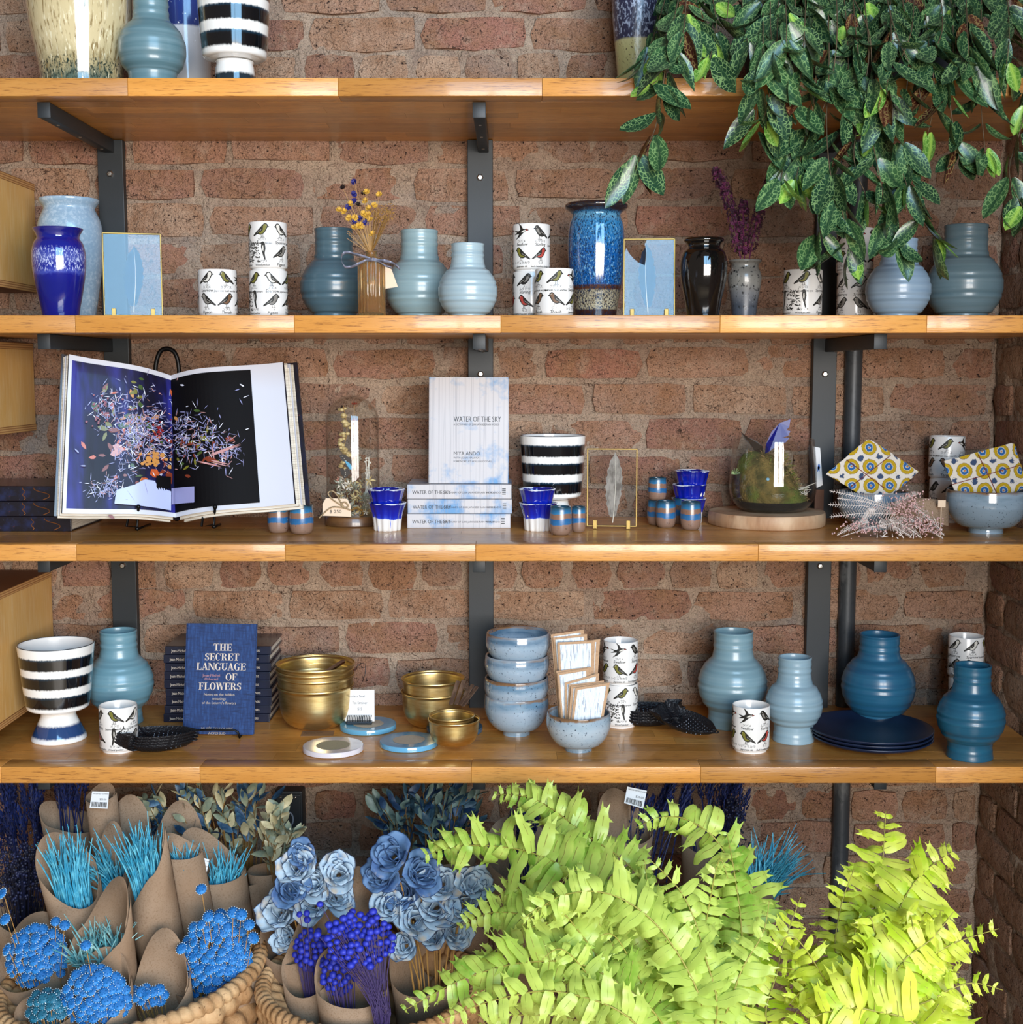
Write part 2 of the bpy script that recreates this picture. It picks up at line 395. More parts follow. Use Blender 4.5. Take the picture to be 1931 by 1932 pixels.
# ------------------------------------------------------------------ steel posts with arms, pipe
STEEL = mat('painted_steel', '#252a2d', .5, var=[(20, '#262b2f', .4, .6, (1, 1, 1))], metal=.2, bump=[(300, .12, .0006, 2, (1, 1, 1))])
BOLT = mat('zinc_bolt', '#c8c8c4', .3, metal=1.0)
def post(u, uarm, vref, label, bolts, w=.0475):
    Z = zat(vref, 2.49); X = xat(u, 2.49, Z)
    t = thing('wall_post', label, 'post', (X, 2.488, .1), group='steel shelf posts')
    mb = MB(); mb.bbox((-w/2, -.006, ST[3]-TK-.15), (w/2, .012, ST[0]-TK-.101), .001); mb.build('post_bar', STEEL, t)
    for zt in ST:
        za = xat(uarm, FY+.05, zt)-X; ar = MB(); ar.bbox((-.0095, -.338, -.024), (.0095, .0, .0), .0012)
        ar.bbox((-.0105, -.3395, -.0245), (.0105, -.337, 0), .0005)
        dx = za; ang = math.atan2(0, 1)
        inst(ar.mesh('arm', STEEL, 1.0), 'arm', t, T(dx, -.006, zt-TK-.1-.0006))
        for q in (-.28, -.17, -.05):
            h = MB(); h.lathe([(.0001, -.0012), (.0022, -.001), (.0028, 0)], 10); inst(h.mesh('screw', BOLT, True), 'screw', t, T(dx, q, zt-TK-.1-.0248))
    for v in bolts:
        zb = zat(v, 2.48)-.1; h = MB(); h.lathe([(.0001, .0062), (.004, .006), (.0062, .004), (.0066, 0)], 6, 0, R(PI/2, 'X')); inst(h.mesh('bolt', BOLT), 'bolt', t, T(0, -.006, zb))
    return t
post(211, 84, 330, 'leftmost steel post, beside the plywood boxes', [328, 1067])
post(906.5, 904.5, 335, 'middle steel post behind the stack of blue-grey bowls', [335, 706, 1065])
post(1555, 1661, 700, 'right steel post, next to the grey pipe', [400, 706, 1068], .045)
PIPE = mat('grey_pipe', '#3c4044', .45, var=[(25, '#74777a', .55, .7, (1, 1, .3)), (80, '#2e3236', .55, .7, (1, 1, 1))], metal=.2, bump=[(120, .2, .001, 3, (1, 1, 1))])
X = xat(1618, 2.47, zat(700, 2.47)); t = thing('pipe', 'vertical grey metal pipe right of the right-hand post', 'pipe', (X, 2.525, 0))
# pipe stands a little proud of the wall behind the shelves: notch kept by running it half into the mortar
mb = MB(); mb.tube([(0, 0, 0), (0, 0, 2.33)], .0165, 20); mb.build('pipe_run', PIPE, t, 1.0)
for v in (560, 990, 1430):
    mb = MB(); z = zat(v, 2.5); mb.lathe([(.0165, z-.02), (.0195, z-.018), (.0195, z+.018), (.0165, z+.02)], 20); mb.build('coupling', PIPE, t, 1.0)
t.location.y = 2.497
# ------------------------------------------------------------------ plywood boxes on the left
PLY = mat('birch_ply', '#d8aa64', .45, var=[(2.2, '#cb9a54', .35, .65, (6, 6, 1)), (30, '#d9b47c', .45, .7, (8, 8, .6))], bump=[(30, .1, .0008, 3, (8, 8, .6))], coat=.15)
PLYE = bandmat('ply_edge', .012, [(0, '#7a4a24'), (.15, '#c99a5e'), (.33, '#8a5930'), (.5, '#cfa066'), (.66, '#8a5930'), (.85, '#c99a5e'), (1, '#7a4a24')], amp=.03, nscale=30, rough=.6, coat=0)
def plybox(lo, hi, label):
    x0, y0, z0_ = lo; x1_, y1, z1_ = hi; W, D, H = x1_-x0, y1-y0, z1_-z0_; th = .0125
    t = thing('plywood_box', label, 'box', lo, group='plywood display boxes')
    for nm, zz in (('bottom_board', 0), ('top_board', H-th)):
        mb = MB(); mb.box((0, 0, 0), (W, D, th)); inst(mb.mesh(nm, PLYE), nm, t, T(0, 0, zz))
    for xx in (0, W-th):
        mb = MB(); mb.box((0, 0, th), (th-.001, D, H-th)); inst(mb.mesh('side_board', PLY), 'side_board', t, T(xx, 0, 0))
    mb = MB(); mb.box((th, D-.008, th), (W-th, D, H-th)); mb.build('back_board', PLY, t)
XR = lambda u, v: xat(u, 2.49, zat(v, 2.49))
plybox((-1.42, 2.13, zat(553, 2.49)), (XR(68, 450), 2.492, zat(347, 2.49)), 'plywood box beside the pale tall vase on the upper left')
plybox((-1.42, 2.13, zat(812, 2.49)), (XR(65, 730), 2.492, zat(648, 2.49)), 'plywood box above the stack of dark books')
plybox((-1.42, 2.13, zat(1305, 2.49)), (XR(101, 1200), 2.492, zat(1076, 2.49)), 'open plywood box behind the striped footed vase on the lowest shelf')
# ------------------------------------------------------------------ pottery
def prof_px(Y, Zs, rows, ring=None):
    """rows: (image row, half width in px) from the rim down -> smooth (r, z) profile from the foot up"""
    out = []
    for v, hw in rows:
        z = zat(v, Y); out.append((hw*mpp(Y, z), max(z-Zs, 0)))
    out.reverse(); out[0] = (out[0][0], 0.0); return out
def solid(prof, t=.003, n=5, ridges=None, foot=.002):
    P = catmull(prof, n); P = [(max(r, .001), min(max(z, 0), prof[-1][1])) for r, z in P]
    if ridges:
        amp, freq, lo, hi = ridges; H = prof[-1][1]
        P = [(r+amp*math.sin(freq*z/H*2*PI+1.3*math.sin(9*z/H))*(.55+.45*math.sin(31*z/H)) if lo < z/H < hi else r, z) for r, z in P]
    inner = [(max(r-t, .0008), z) for r, z in reversed(P) if z > .006]
    top = P[-1]; return [(.0001, foot), (P[0][0]*.8, foot), (P[0][0]*.86, 0)]+P+[(top[0]-t*.3, top[1]+t*.35), (top[0]-t*.75, top[1]+t*.25)]+inner+[(.0001, .006)]
def pot(name, label, cat, u, Y, si, rows, M, group=None, t=.003, n=5, ridges=None, seg=56, z0=None, part='vase_body'):
    Zs = ST[si] if z0 is None else z0
    P = prof_px(Y, Zs, rows); zm = Zs+P[-1][1]*.5
    th_ = thing(name, label, cat, (xat(u, Y, zm), Y, Zs), U(0, 6), group)
    mb = MB(); mb.lathe(solid(P, t, n, ridges), seg); mb.build(part, M, th_, .9); return th_, P
def glaze(name, col, col2, rough=.33, coat=.22):
    m, N, b = bsdf(name, rough, coat=coat)
    f = noise_n(N, coords(N, (.6, .6, 26)), 3, 4, .6); c = mix(N, ramp(N, f, [(.35, (0, 0, 0)), (.65, (1, 1, 1))]), col, col2)
    N.link(c, b.inputs['Base Color']); return m
def ridged(label, u, Y, si, vt, nw, bw, fw, cols, vb=None, group='ridged round-bodied vases', neck=.34):
    Zs = ST[si]; H = zat(vt, Y)-Zs; m = mpp(Y, Zs+H/2)
    zc = (.36 if si < 3 else .435)*H; Rb = bw*m; nr = nw*m; fr = fw*m; up = math.sqrt(Rb*Rb-nr*nr); P = [(fr, 0), (fr*1.02, .002)]
    a0 = -math.acos(min(1, (fr*1.02+.002)/Rb)) if fr*1.02+.002 < Rb else -.9; zj = zc+Rb*math.sin(a0)
    if zj < .004: a0 = math.asin(max(-1, (.004-zc)/Rb)); zj = .004
    else: P += [(fr*.97, zj*.5), (fr*.98, zj*.88)]
    a1 = math.asin(min(1, up/Rb))*.93
    P += [(Rb*math.cos(a0+(a1-a0)*i/12), zc+Rb*math.sin(a0+(a1-a0)*i/12)) for i in range(13)]
    zt_ = zc+up; P += [(nr*1.035, zt_+.004), (nr*.99, zt_+.012)]+[(nr*.985, zt_+.012+(H-zt_-.012)*k) for k in (.3, .6, .85)]+[(nr*1.0, H*.985), (nr*1.01, H)]
    t = thing('ridged_vase', label, 'vase', (xat(u, Y, Zs+H/2), Y, Zs), U(0, 6), group)
    mb = MB(); mb.lathe(solid(P, .0035, 7, (.00075, 13, .06, .97)), 64); mb.build('vase_body', glaze('ridged_glaze', *cols), t, True)
# S1
ridged('grey-teal ridged vase on the top shelf between the beige vase and the striped one', 286, 2.24, 0, -62, 33, 63, 46, ('#6f8a92', '#4e7079'))
Hb = zat(-170, 2.28)-ST[0]
BEIGE = bandmat('beige_drip_glaze', Hb, [(0, '#5d6a5c'), (.08, '#4b5c52'), (.16, '#a99a72'), (.26, '#cdbd94'), (1, '#bba77c')], amp=.13, nscale=50, stretch=(1, 1, .3), speck=[(190, '#8b764d', .54, .64, (1, 1, .1)), (230, '#e0d6b4', .58, .68, (1, 1, .2)), (300, '#27352e', .5, .6, (1, 1, .6), -.1, .2)], rough=.1, coat=.6)
pot('tall_vase', 'large glossy beige vase with a dark green foot, leftmost on the top shelf', 'vase', 150, 2.28, 0, [(-170, 88), (-160, 84), (-120, 86), (-60, 94), (0, 96), (50, 92), (100, 82), (147, 75), (158, 73)], BEIGE, seg=72)
Hs = zat(-60, 2.38)-ST[0]
SLAB = bandmat('grey_slab_glaze', Hs, [(0, '#b9b4a8'), (.3, '#a9abb0'), (.52, '#c6cad2'), (.585, '#cfd4de'), (.60, '#2c3d7c'), (1, '#2a3c86')], amp=.015, nscale=18, speck=[(110, '#e6eaf4', .66, .72, (1, 1, 1)), (300, '#2b2b30', .72, .75, (1, 1, 1))], rough=.15, coat=.5)
t, _ = pot('tall_jar', 'tall grey jar with a blue upper band, behind the ridged vase on the top shelf', 'jar', 352, 2.40, 0, [(-60, 52), (0, 48), (80, 46), (147, 44), (160, 43)], SLAB)
MUGW = mat('white_glaze', '#dedbd7', .25, coat=.4)
def striped(label, u, Y, si, vt, hw, hb, vbowl, fneck, fbase, vb, lean=0, feet='#24406e'):
    """footed vase: tapered drum on a flared foot; black brushed stripes"""
    Zs = ST[si]; m = mpp(Y, Zs+.1); zt, zb, z0 = zat(vt, Y)-Zs, zat(vbowl, Y)-Zs, 0
    t = thing('footed_vase', label, 'vase', (xat(u, Y, Zs+.1), Y, Zs), U(0, 3), 'black and white striped footed vases')
    P = [(fbase*m, 0), (fbase*m*1.02, .003), (fbase*m*.93, zb*.25), (fneck*m*1.06, zb*.7), (fneck*m, zb*.86), (fneck*m*1.05, zb*.93)]
    Q = [(hb*m*.80, zb*1.0), (hb*m*.955, zb*1.05), (hb*m, zb+.10*(zt-zb)), (hb*m+(hw-hb)*m*.4, zb+.4*(zt-zb)), (hb*m+(hw-hb)*m*.75, zb+.75*(zt-zb)), (hw*m, zt)]
    b0 = zb+.06*(zt-zb); f = lambda k: (zb+k*(zt-zb))/zt
    Wt, B, B2 = '#e9e8e4', '#0c0e12', '#123042'
    st = [(0, Wt), (zb*.13/zt, '#dfe3e8'), (zb*.2/zt, feet), (zb*.5/zt, feet), (zb*.58/zt, Wt), (f(.075), Wt), (f(.10), B), (f(.235), B), (f(.265), B2), (f(.285), Wt), (f(.385), Wt), (f(.405), B), (f(.54), B), (f(.565), B2), (f(.585), Wt), (f(.675), Wt), (f(.695), B), (f(.83), B), (f(.855), B2), (f(.875), Wt), (1, Wt)]
    M_ = bandmat('striped_glaze', zt, st, amp=.016, nscale=300, stretch=(1, 1, .3), rough=.08, coat=.7)
    Lp = [(.0001, .002), (P[0][0]*.85, .002)]+[(r, z) for r, z in catmull(P, 5)]
    mb = MB(); mb.lathe(Lp, 56); mb.build('foot', M_, t, .9)
    Qc = catmull(Q, 6); tt = .0035; inn = [(max(r-tt, .001), z) for r, z in reversed(Qc) if z > zb+.006]
    mb = MB(); mb.lathe([(.001, zb*.95), (hb*m*.72, zb*.965)]+Qc+[(Q[-1][0]-tt*.5, zt+.0012)], 64); mb.lathe([(Q[-1][0]-tt*.5, zt+.0012)]+inn+[(.0001, zb+.006)], 64, 1); mb.build('bowl', [M_, MUGW], t, .9)
    mb = MB(); rr = Q[-1][0]-tt*.45; mb.tube([(rr*math.cos(a*PI/32), rr*math.sin(a*PI/32), zt+.0008) for a in range(64)], .0009, 6, closed=True); mb.build('rim_line', mat('rim_ink', '#2a3038', .2), t, True)
    if lean: t.rotation_euler = (0, lean, 0)
    return t
striped('striped footed vase on the top shelf', 442, 2.22, 0, -44, 70, 61, 113, 34, 41, 147, feet='#1c2a33')
striped('striped footed vase standing behind the cobalt cups next to the book stack', 1043, 2.375, 2, 822, 62, 55, 938, 30, 40, 985)
striped('largest striped footed vase, at the left end of the lowest shelf', 108, 2.27, 3, 1215, 70, 58, 1336, 32, 50, 1395)
Hi = zat(-80, 2.3)-ST[0]
IND = bandmat('carved_indigo_glaze', Hi, [(0, '#8f8a55'), (.4, '#a39c68'), (.475, '#a8a070'), (.49, '#23243a'), (1, '#26283f')], amp=.01, nscale=9, speck=[(300, '#4a3b2a', .62, .66, (1, 1, 1), 0, .48), (260, '#8a92a4', .52, .6, (1, 1, .5), .49, 1.2)], rough=.35, coat=.2, bump=[(90, .5, .003, 2, (1, 1, .45))])
pot('tall_vase', 'tall vase, indigo above and speckled olive below, left of the hanging plant', 'vase', 1202, 2.36, 0, [(-80, 52), (0, 48), (50, 45), (100, 40), (147, 36), (156, 35)], IND)
# S2
H7 = zat(377, 2.42)-ST[1]
PALE = mat('pale_blue_glaze', '#8fa9bd', .2, var=[(160, '#b3c6d3', .48, .62, (1, 1, 1)), (5, '#7f9cb4', .4, .7, (1, 1, 1))], coat=.5)
pot('tall_vase', 'tall pale blue vase with a flared lip behind the cobalt vase', 'vase', 134, 2.40, 1, [(377, 55), (382, 54), (393, 47), (402, 50), (420, 57), (450, 60), (500, 57), (560, 48), (595, 42), (606, 40)], PALE)
H8 = zat(432, 2.2)-ST[1]
COB = bandmat('cobalt_glaze', H8, [(0, '#0a1470'), (.38, '#0b1570'), (.47, '#10187a'), (.50, '#3a47a0'), (.58, '#131f86'), (.66, '#4a55a0'), (.74, '#2b3894'), (.78, '#0b1880'), (1, '#0a1570')], amp=.05, nscale=60, speck=[(420, '#b4bde4', .52, .62, (1, 1, .45), .52, .78)], rough=.06, coat=1)
t8, P = pot('baluster_vase', 'glossy cobalt blue vase with a frosted speckled band, in front of the pale tall vase', 'vase', 112, 2.2, 1, [(432, 46), (436, 44), (443, 40), (450, 39), (460, 45), (480, 49), (510, 48), (550, 42), (580, 36), (599, 33)], COB)
ridged('dark slate-teal ridged vase left of the ribbed amber bud vase', 631, 2.30, 1, 433, 36, 64, 42, ('#4d656f', '#3b535e'))
ridged('sage-grey ridged vase right of the ribbed amber bud vase', 792, 2.33, 1, 436, 35, 64, 42, ('#8ba0a2', '#7b9297'))
ridged('palest grey-blue ridged vase in front of the middle steel post', 883, 2.22, 1, 461, 31, 56, 35, ('#a0b2b8', '#8fa4ad'))
ridged('light blue ridged vase partly hidden by the hanging leaves on the second shelf', 1696, 2.22, 1, 452, 33, 60, 38, ('#93a8ba', '#8098ae'))
ridged('grey-teal ridged vase at the right end of the second shelf', 1821, 2.3, 1, 426, 40, 70, 46, ('#6d828a', '#587079'))
H17 = zat(386, 2.3)-ST[1]
BLU = bandmat('ocean_glaze', H17, [(0, '#2e1a14'), (.085, '#38201a'), (.10, '#a39a80'), (.25, '#8f8670'), (.265, '#4a2a1c'), (.295, '#4a2a1c'), (.305, '#0f4a86'), (.6, '#0e4f90'), (.84, '#2f78ac'), (.9, '#5d96b4'), (.925, '#2e6a94'), (.94, '#2b211e'), (1, '#2a201e')], amp=.008, nscale=40,
    speck=[(420, '#0a2440', .50, .6, (1, 1, .6)), (500, '#6fa4c4', .56, .66, (1, 1, .4), .3, .9), (420, '#2a1c14', .52, .6, (1, 1, 1), .1, .26)], rough=.09, coat=.9)
pot('tall_vase', 'tall ocean-blue vase with a dark brown flared lip and speckled base band', 'vase', 1125, 2.3, 1, [(386, 58), (389, 60), (394, 58), (402, 48), (408, 46), (424, 51), (450, 53.5), (490, 53), (540, 48), (580, 41), (602, 38)], BLU, seg=72)
BLK = mat('black_glaze', '#0d0b0b', .05, var=[(5, '#20140e', .5, .7, (1, 1, .4)), (60, '#3a3f4a', .66, .8, (1, 1, .2))], coat=1)
pot('baluster_vase', 'glossy black vase with a flared lip next to the purple flower spikes', 'vase', 1328, 2.2, 1, [(451, 37), (455, 38), (461, 32), (467, 31), (478, 40), (500, 44), (530, 42), (570, 34), (599, 30)], BLK)
H20 = zat(492, 2.23)-ST[1]
GRS = bandmat('grey_speckled_glaze', H20, [(0, '#4b525c'), (.2, '#3d434c'), (.42, '#66676a'), (.6, '#77756f'), (1, '#6d6b66')], amp=.09, nscale=40, speck=[(160, '#17191d', .58, .64, (1, 1, 1)), (200, '#a9adb0', .66, .74, (1, 1, 1))], rough=.3, coat=.3)
t20, P20 = pot('small_vase', 'small grey speckled vase holding three purple flower spikes', 'vase', 1405, 2.23, 1, [(492, 31), (494, 31), (499, 26), (506, 26), (518, 31), (535, 31), (565, 26), (598, 22)], GRS)
# S4 vases
ridged('teal ridged vase behind the bird cup at the left of the lowest shelf', 226, 2.38, 3, 1190, 34, 62, 40, ('#7196a3', '#5b8594'))
ridged('tall light teal ridged vase behind the bird cup, right half of the lowest shelf', 1383, 2.36, 3, 1191, 37, 65, 46, ('#7f9aa3', '#6a8a96'))
ridged('light grey-blue ridged vase between the light teal vase and the navy plates', 1499, 2.26, 3, 1240, 31, 53, 38, ('#8fa8b4', '#7c98a7'))
ridged('large deep blue ridged vase behind the navy plates', 1658, 2.36, 3, 1197, 37, 68, 46, ('#29627f', '#1c5070'))
ridged('smaller deep blue ridged vase at the right end of the lowest shelf', 1833, 2.16, 3, 1255, 34, 62, 42, ('#23607b', '#184e6a'))
# ------------------------------------------------------------------ bird cups
INK = mat('ink', '#17140f', .6); 
BIRDC = {'k': INK, 'o': mat('olive_ink', '#6e6a22', .6), 'r': mat('red_ink', '#a5392f', .6), 'g': mat('grey_ink', '#77726b', .6), 'w': mat('white_ink', '#cfcac0', .6), 'b': mat('brown_ink', '#6a4a30', .6)}
BK = list(BIRDC)
BODY = [(1.0, .60), (.90, .66), (.86, .76), (.76, .84), (.64, .83), (.55, .74), (.42, .62), (.22, .42), (-.2, .04), (-.16, -.04), (.16, .12), (.32, .06), (.5, .08), (.66, .2), (.78, .38), (.84, .52), (.9, .57)]
INB = [(.82, .62), (.80, .72), (.72, .78), (.62, .74), (.52, .56), (.34, .34), (.22, .18), (.36, .13), (.5, .14), (.63, .25), (.72, .42), (.78, .53)]
WING = [(.56, .60), (.40, .56), (.18, .36), (-.05, .1), (.2, .2), (.42, .26), (.54, .4)]
SWAL = [(1, .5), (.85, .6), (.7, .58), (.55, .62), (.45, .8), (.2, 1.0), (.32, .72), (.36, .56), (.2, .44), (-.3, .52), (.05, .36), (-.25, .2), (.25, .26), (.1, .05), (-.1, -.15), (.3, .05), (.55, .28), (.75, .42), (.9, .46)]
KINDS_ = {'Sparrow': ('スズメ', 'w', 0), 'Pigeon': ('ハト', 'g', 0), 'Japanese bush warbler': ('ウグイス', 'o', 0), 'Thrush': ('ツグミ', 'b', 0), 'Swallow': ('ツバメ', 'w', 1), 'Japanese tit': ('シジュウカラ', 'o', 0),
          'Starling': ('ムクドリ', 'k', 0), 'Bull-headed shrike': ('モズ', 'r', 0), 'Japanese white-eye': ('メジロ', 'o', 0), 'Wood pecker': ('キツツキ', 'w', 2)}
COLS = [('Japanese white-eye', 'Wood pecker'), ('Sparrow', 'Pigeon'), ('Japanese bush warbler', 'Thrush'), ('Swallow', 'Japanese tit'), ('Starling', 'Bull-headed shrike')]
MR, MH = .0322, .080
def bird2d(mb, kind, x, y, s, flip, seed):
    jp, c, ty = KINDS_[kind]; r = random.Random(seed); f = -1 if flip else 1
    tr = lambda P, dz=0: [((p[0]-.45)*s*f+x, (p[1]-.4)*s+y, dz) for p in P]
    if ty == 1: mb.flat(tr(SWAL), 0); mb.flat(tr([(.8, .52), (.6, .5), (.4, .36), (.6, .36), (.78, .46)], .0001), 4); mb.flat(tr([(.93, .5), (.85, .56), (.8, .5), (.86, .46)], .00015), 2)
    elif ty == 2:
        P = [(.3, 1.0), (.42, 1.02), (.5, .95), (.66, .9), (.48, .88), (.5, .7), (.42, .3), (.3, -.1), (.22, -.1), (.28, .3), (.22, .6), (.25, .85)]
        mb.flat(tr(P), 0); mb.flat(tr([(.36, .8), (.42, .75), (.42, .5), (.36, .4), (.34, .6)], .0001), 4)
        for k in range(46):
            a = (r.uniform(.55, 1.25), r.uniform(-.25, 1.0)); an = r.choice((0, 0, 1.57, .7)); L = r.uniform(.06, .2); w_ = .022
            dx, dy = math.cos(an)*L, math.sin(an)*L; nx_, ny_ = -math.sin(an)*w_, math.cos(an)*w_
            mb.flat(tr([(a[0]+nx_, a[1]+ny_), (a[0]-nx_, a[1]-ny_), (a[0]+dx-nx_, a[1]+dy-ny_), (a[0]+dx+nx_, a[1]+dy+ny_)]), 0)
    else:
        mb.flat(tr(BODY), 0)
        if c != 'k': mb.flat(tr(INB, .0001), BK.index(c))
        else: mb.flat(tr([(p[0]*.8+.12, p[1]*.6+.16) for p in INB], .0001), 3)
        mb.flat(tr(WING, .00016), 0)
        for k in range(3): q = .1+k*.12; mb.flat(tr([(q, .2+k*.07), (q+.1, .27+k*.08), (q+.1, .25+k*.08), (q, .18+k*.07)], .0002), 4)
        mb.flat(tr([(.74, .70), (.77, .73), (.80, .70), (.77, .67)], .00025), 4)
        for q in (.4, .52):
            mb.flat(tr([(q, .1), (q+.03, .1), (q+.05, -.1), (q+.02, -.1)]), 0); mb.flat(tr([(q-.06, -.12), (q+.14, -.12), (q+.14, -.09), (q-.06, -.09)]), 0)
def wrap(mb, Rr, off=.0002, step=.0028):
    """cut a flat decal into strips and wrap it round a cylinder of radius Rr (x = arc length, angle 0 faces -Y)"""
    bm = bmesh.new(); vv = [bm.verts.new(p) for p in mb.v]
    for q, m_ in zip(mb.f, mb.m):
        try: fc = bm.faces.new([vv[i] for i in q]); fc.material_index = m_
        except ValueError: pass
    xs = [p[0] for p in mb.v]; x = math.floor(min(xs)/step)*step
    while x < max(xs):
        bmesh.ops.bisect_plane(bm, geom=bm.verts[:]+bm.edges[:]+bm.faces[:], plane_co=(x, 0, 0), plane_no=(1, 0, 0)); x += step
    out = MB(); bm.verts.index_update()
    for v in bm.verts:
        a = v.co.x/Rr; rr = Rr+off+v.co.z; out.v.append((rr*math.sin(a), -rr*math.cos(a), v.co.y))
    for q in bm.faces: out.f.append(tuple(v.index for v in q.verts)); out.m.append(q.material_index)
    bm.free(); return out
cupmesh = MB(); cupmesh.lathe([(.0001, .0015), (MR*.72, .0015), (MR*.74, 0), (MR*.86, 0), (MR*.87, .003), (MR*.98, .005), (MR, .009), (MR, MH-.002), (MR-.0008, MH), (MR-.002, MH), (MR-.0032, MH-.003), (MR-.0034, .012), (MR*.7, .006), (.0001, .006)], 56)
CUPM = cupmesh.mesh('cup_body', MUGW, .9); PRN = {}
def print_mesh(first):
    if first not in PRN:
        mb = MB()
        for k in range(6):
            col = COLS[(first+k) % 5] if k < 5 else COLS[first]
            x = k*2*PI*MR/6
            for row, kind in enumerate(col):
                y = MH*(.825 if row == 0 else .375); bird2d(mb, kind, x, y, .0245 if KINDS_[kind][2] < 2 else .027, (k+row) % 3 == 1 or kind in ('Pigeon',) and False, k*7+row)
                v, f = text_raw(KINDS_[kind][0], .0052, .006, 'CENTER'); mb.add([p+Vector((x, y-.0175, 0)) for p in v], f, 0)
                nm = kind; sz = .0070 if len(nm) < 10 else .0048
                v, f = text_raw(nm, sz, .012, 'CENTER'); mb.add([Vector((p.x*.95+p.y*.15, p.y, 0))+Vector((x, y-.0232, 0)) for p in v], f, 0)
        PRN[first] = wrap(mb, MR).mesh('bird_print', [BIRDC[k] for k in BK], False)
    return PRN[first]
def cup(label, u, Y, si, first, ang, level=0, group='white cups printed with birds'):
    Z = ST[si]+level*MH; X = xat(u, Y, Z+MH/2)
    t = thing('bird_cup', label, 'cup', (X, Y, Z), math.radians(ang), group)
    inst(CUPM, 'cup_body', t); inst(print_mesh(first), 'bird_print', t)
    return t
cup('single bird cup with sparrow and pigeon, right of the leaning glass frame', 411, 2.22, 1, 1, -21)
cup('lower bird cup of the pair left of the slate-teal vase', 507, 2.24, 1, 0, -38)
cup('upper bird cup of the pair left of the slate-teal vase', 506, 2.24, 1, 0, -8, 1)
cup('lower bird cup of the pair right of the middle post, behind a single cup', 1003, 2.27, 1, 4, -22)
cup('upper bird cup of the pair right of the middle post', 1003, 2.27, 1, 3, -32, 1)
cup('single bird cup in front of the tall ocean-blue vase', 1046, 2.20, 1, 2, 3)
cup('single bird cup between the grey speckled vase and the right post', 1515, 2.22, 1, 0, -12)
cup('lower bird cup of the pair behind the hanging leaves, second shelf', 1614, 2.33, 1, 1, 0)
cup('upper bird cup of the pair behind the hanging leaves, second shelf', 1614, 2.33, 1, 3, -5, 1)
cup('upper bird cup behind the right bowl of cloth squares on the third shelf', 1787, 2.43, 2, 2, -20, 1)
cup('lower bird cup behind the right bowl of cloth squares on the third shelf', 1787, 2.43, 2, 4, -8)
cup('bird cup behind the black lace trays at the left of the lowest shelf', 224, 2.20, 3, 4, -54)
cup('upper bird cup of the pair behind the bowl of paper packets', 1171, 2.36, 3, 3, -8, 1)
cup('lower bird cup of the pair behind the bowl of paper packets', 1171, 2.36, 3, 0, 0)
cup('single bird cup in front of the light teal ridged vase on the lowest shelf', 1417, 2.20, 3, 3, -22)
cup('upper bird cup at the back right corner of the lowest shelf', 1823, 2.40, 3, 1, 2, 1)
cup('lower bird cup at the back right corner of the lowest shelf', 1823, 2.40, 3, 0, 2)
# ------------------------------------------------------------------ grey-blue bowls
def bowl(label, u, Y, z0, hw, H, cols, name='stoneware_bowl', group='grey-blue stoneware bowls', fw=.42, M_=None, cat='bowl', t_=.0035, tilt=0):
    m = mpp(Y, z0+.04); r = hw*m
    t = thing(name, label, cat, (xat(u, Y, z0+H/2), Y, z0), U(0, 6), group)
    P = [(r*fw, 0), (r*fw, .004), (r*fw*1.04, .009), (r*.66, H*.17), (r*.86, H*.36), (r*.97, H*.58), (r*1.0, H*.76), (r*.985, H*.92), (r*.975, H)]
    if not M_: M_ = bandmat('stoneware_glaze', H, [(0, '#6f8494'), (.4, cols[0]), (.7, cols[0]), (.84, cols[1]), (.93, cols[1]), (.965, '#7a5c40'), (1, '#6d5038')], amp=.12, nscale=14, speck=[(230, '#24303e', .62, .68, (1, 1, 1)), (7, '#8ea2b2', .45, .62, (1, 1, 5))], rough=.15, coat=.6)
    mb = MB(); mb.lathe(solid(P, t_, 6), 64); mb.build('bowl_body', M_, t, .9); return t
zb = ST[3]; hb = .062
for k in range(4):
    L = ['bottom', 'second from the bottom', 'third from the bottom', 'top'][k]
    bowl('grey-blue bowl, %s of the four stacked before the middle post' % L, [975, 975, 976, 978][k], 2.30, zb+k*.0405+(.001 if k else 0), 61, [.072, .063, .063, .063][k], ('#92a3b2', '#5f7d94') if k < 2 else ('#93a5b5', '#4f6c84'))
bowl('speckled bowl holding the paper packets on the lowest shelf', 1092, 2.20, zb, 61, .066, ('#a0aeb9', '#8fa0ad'))
bowl('grey-blue bowl with folded cloth squares at the right end of the third shelf', 1862, 2.26, ST[2], 75, .074, ('#7f929f', '#6f8492'))
bowl('blue-grey bowl under the cloth squares, behind the dried white and pink flowers', 1648, 2.32, ST[2], 66, .066, ('#7d93a4', '#5f7a90'))
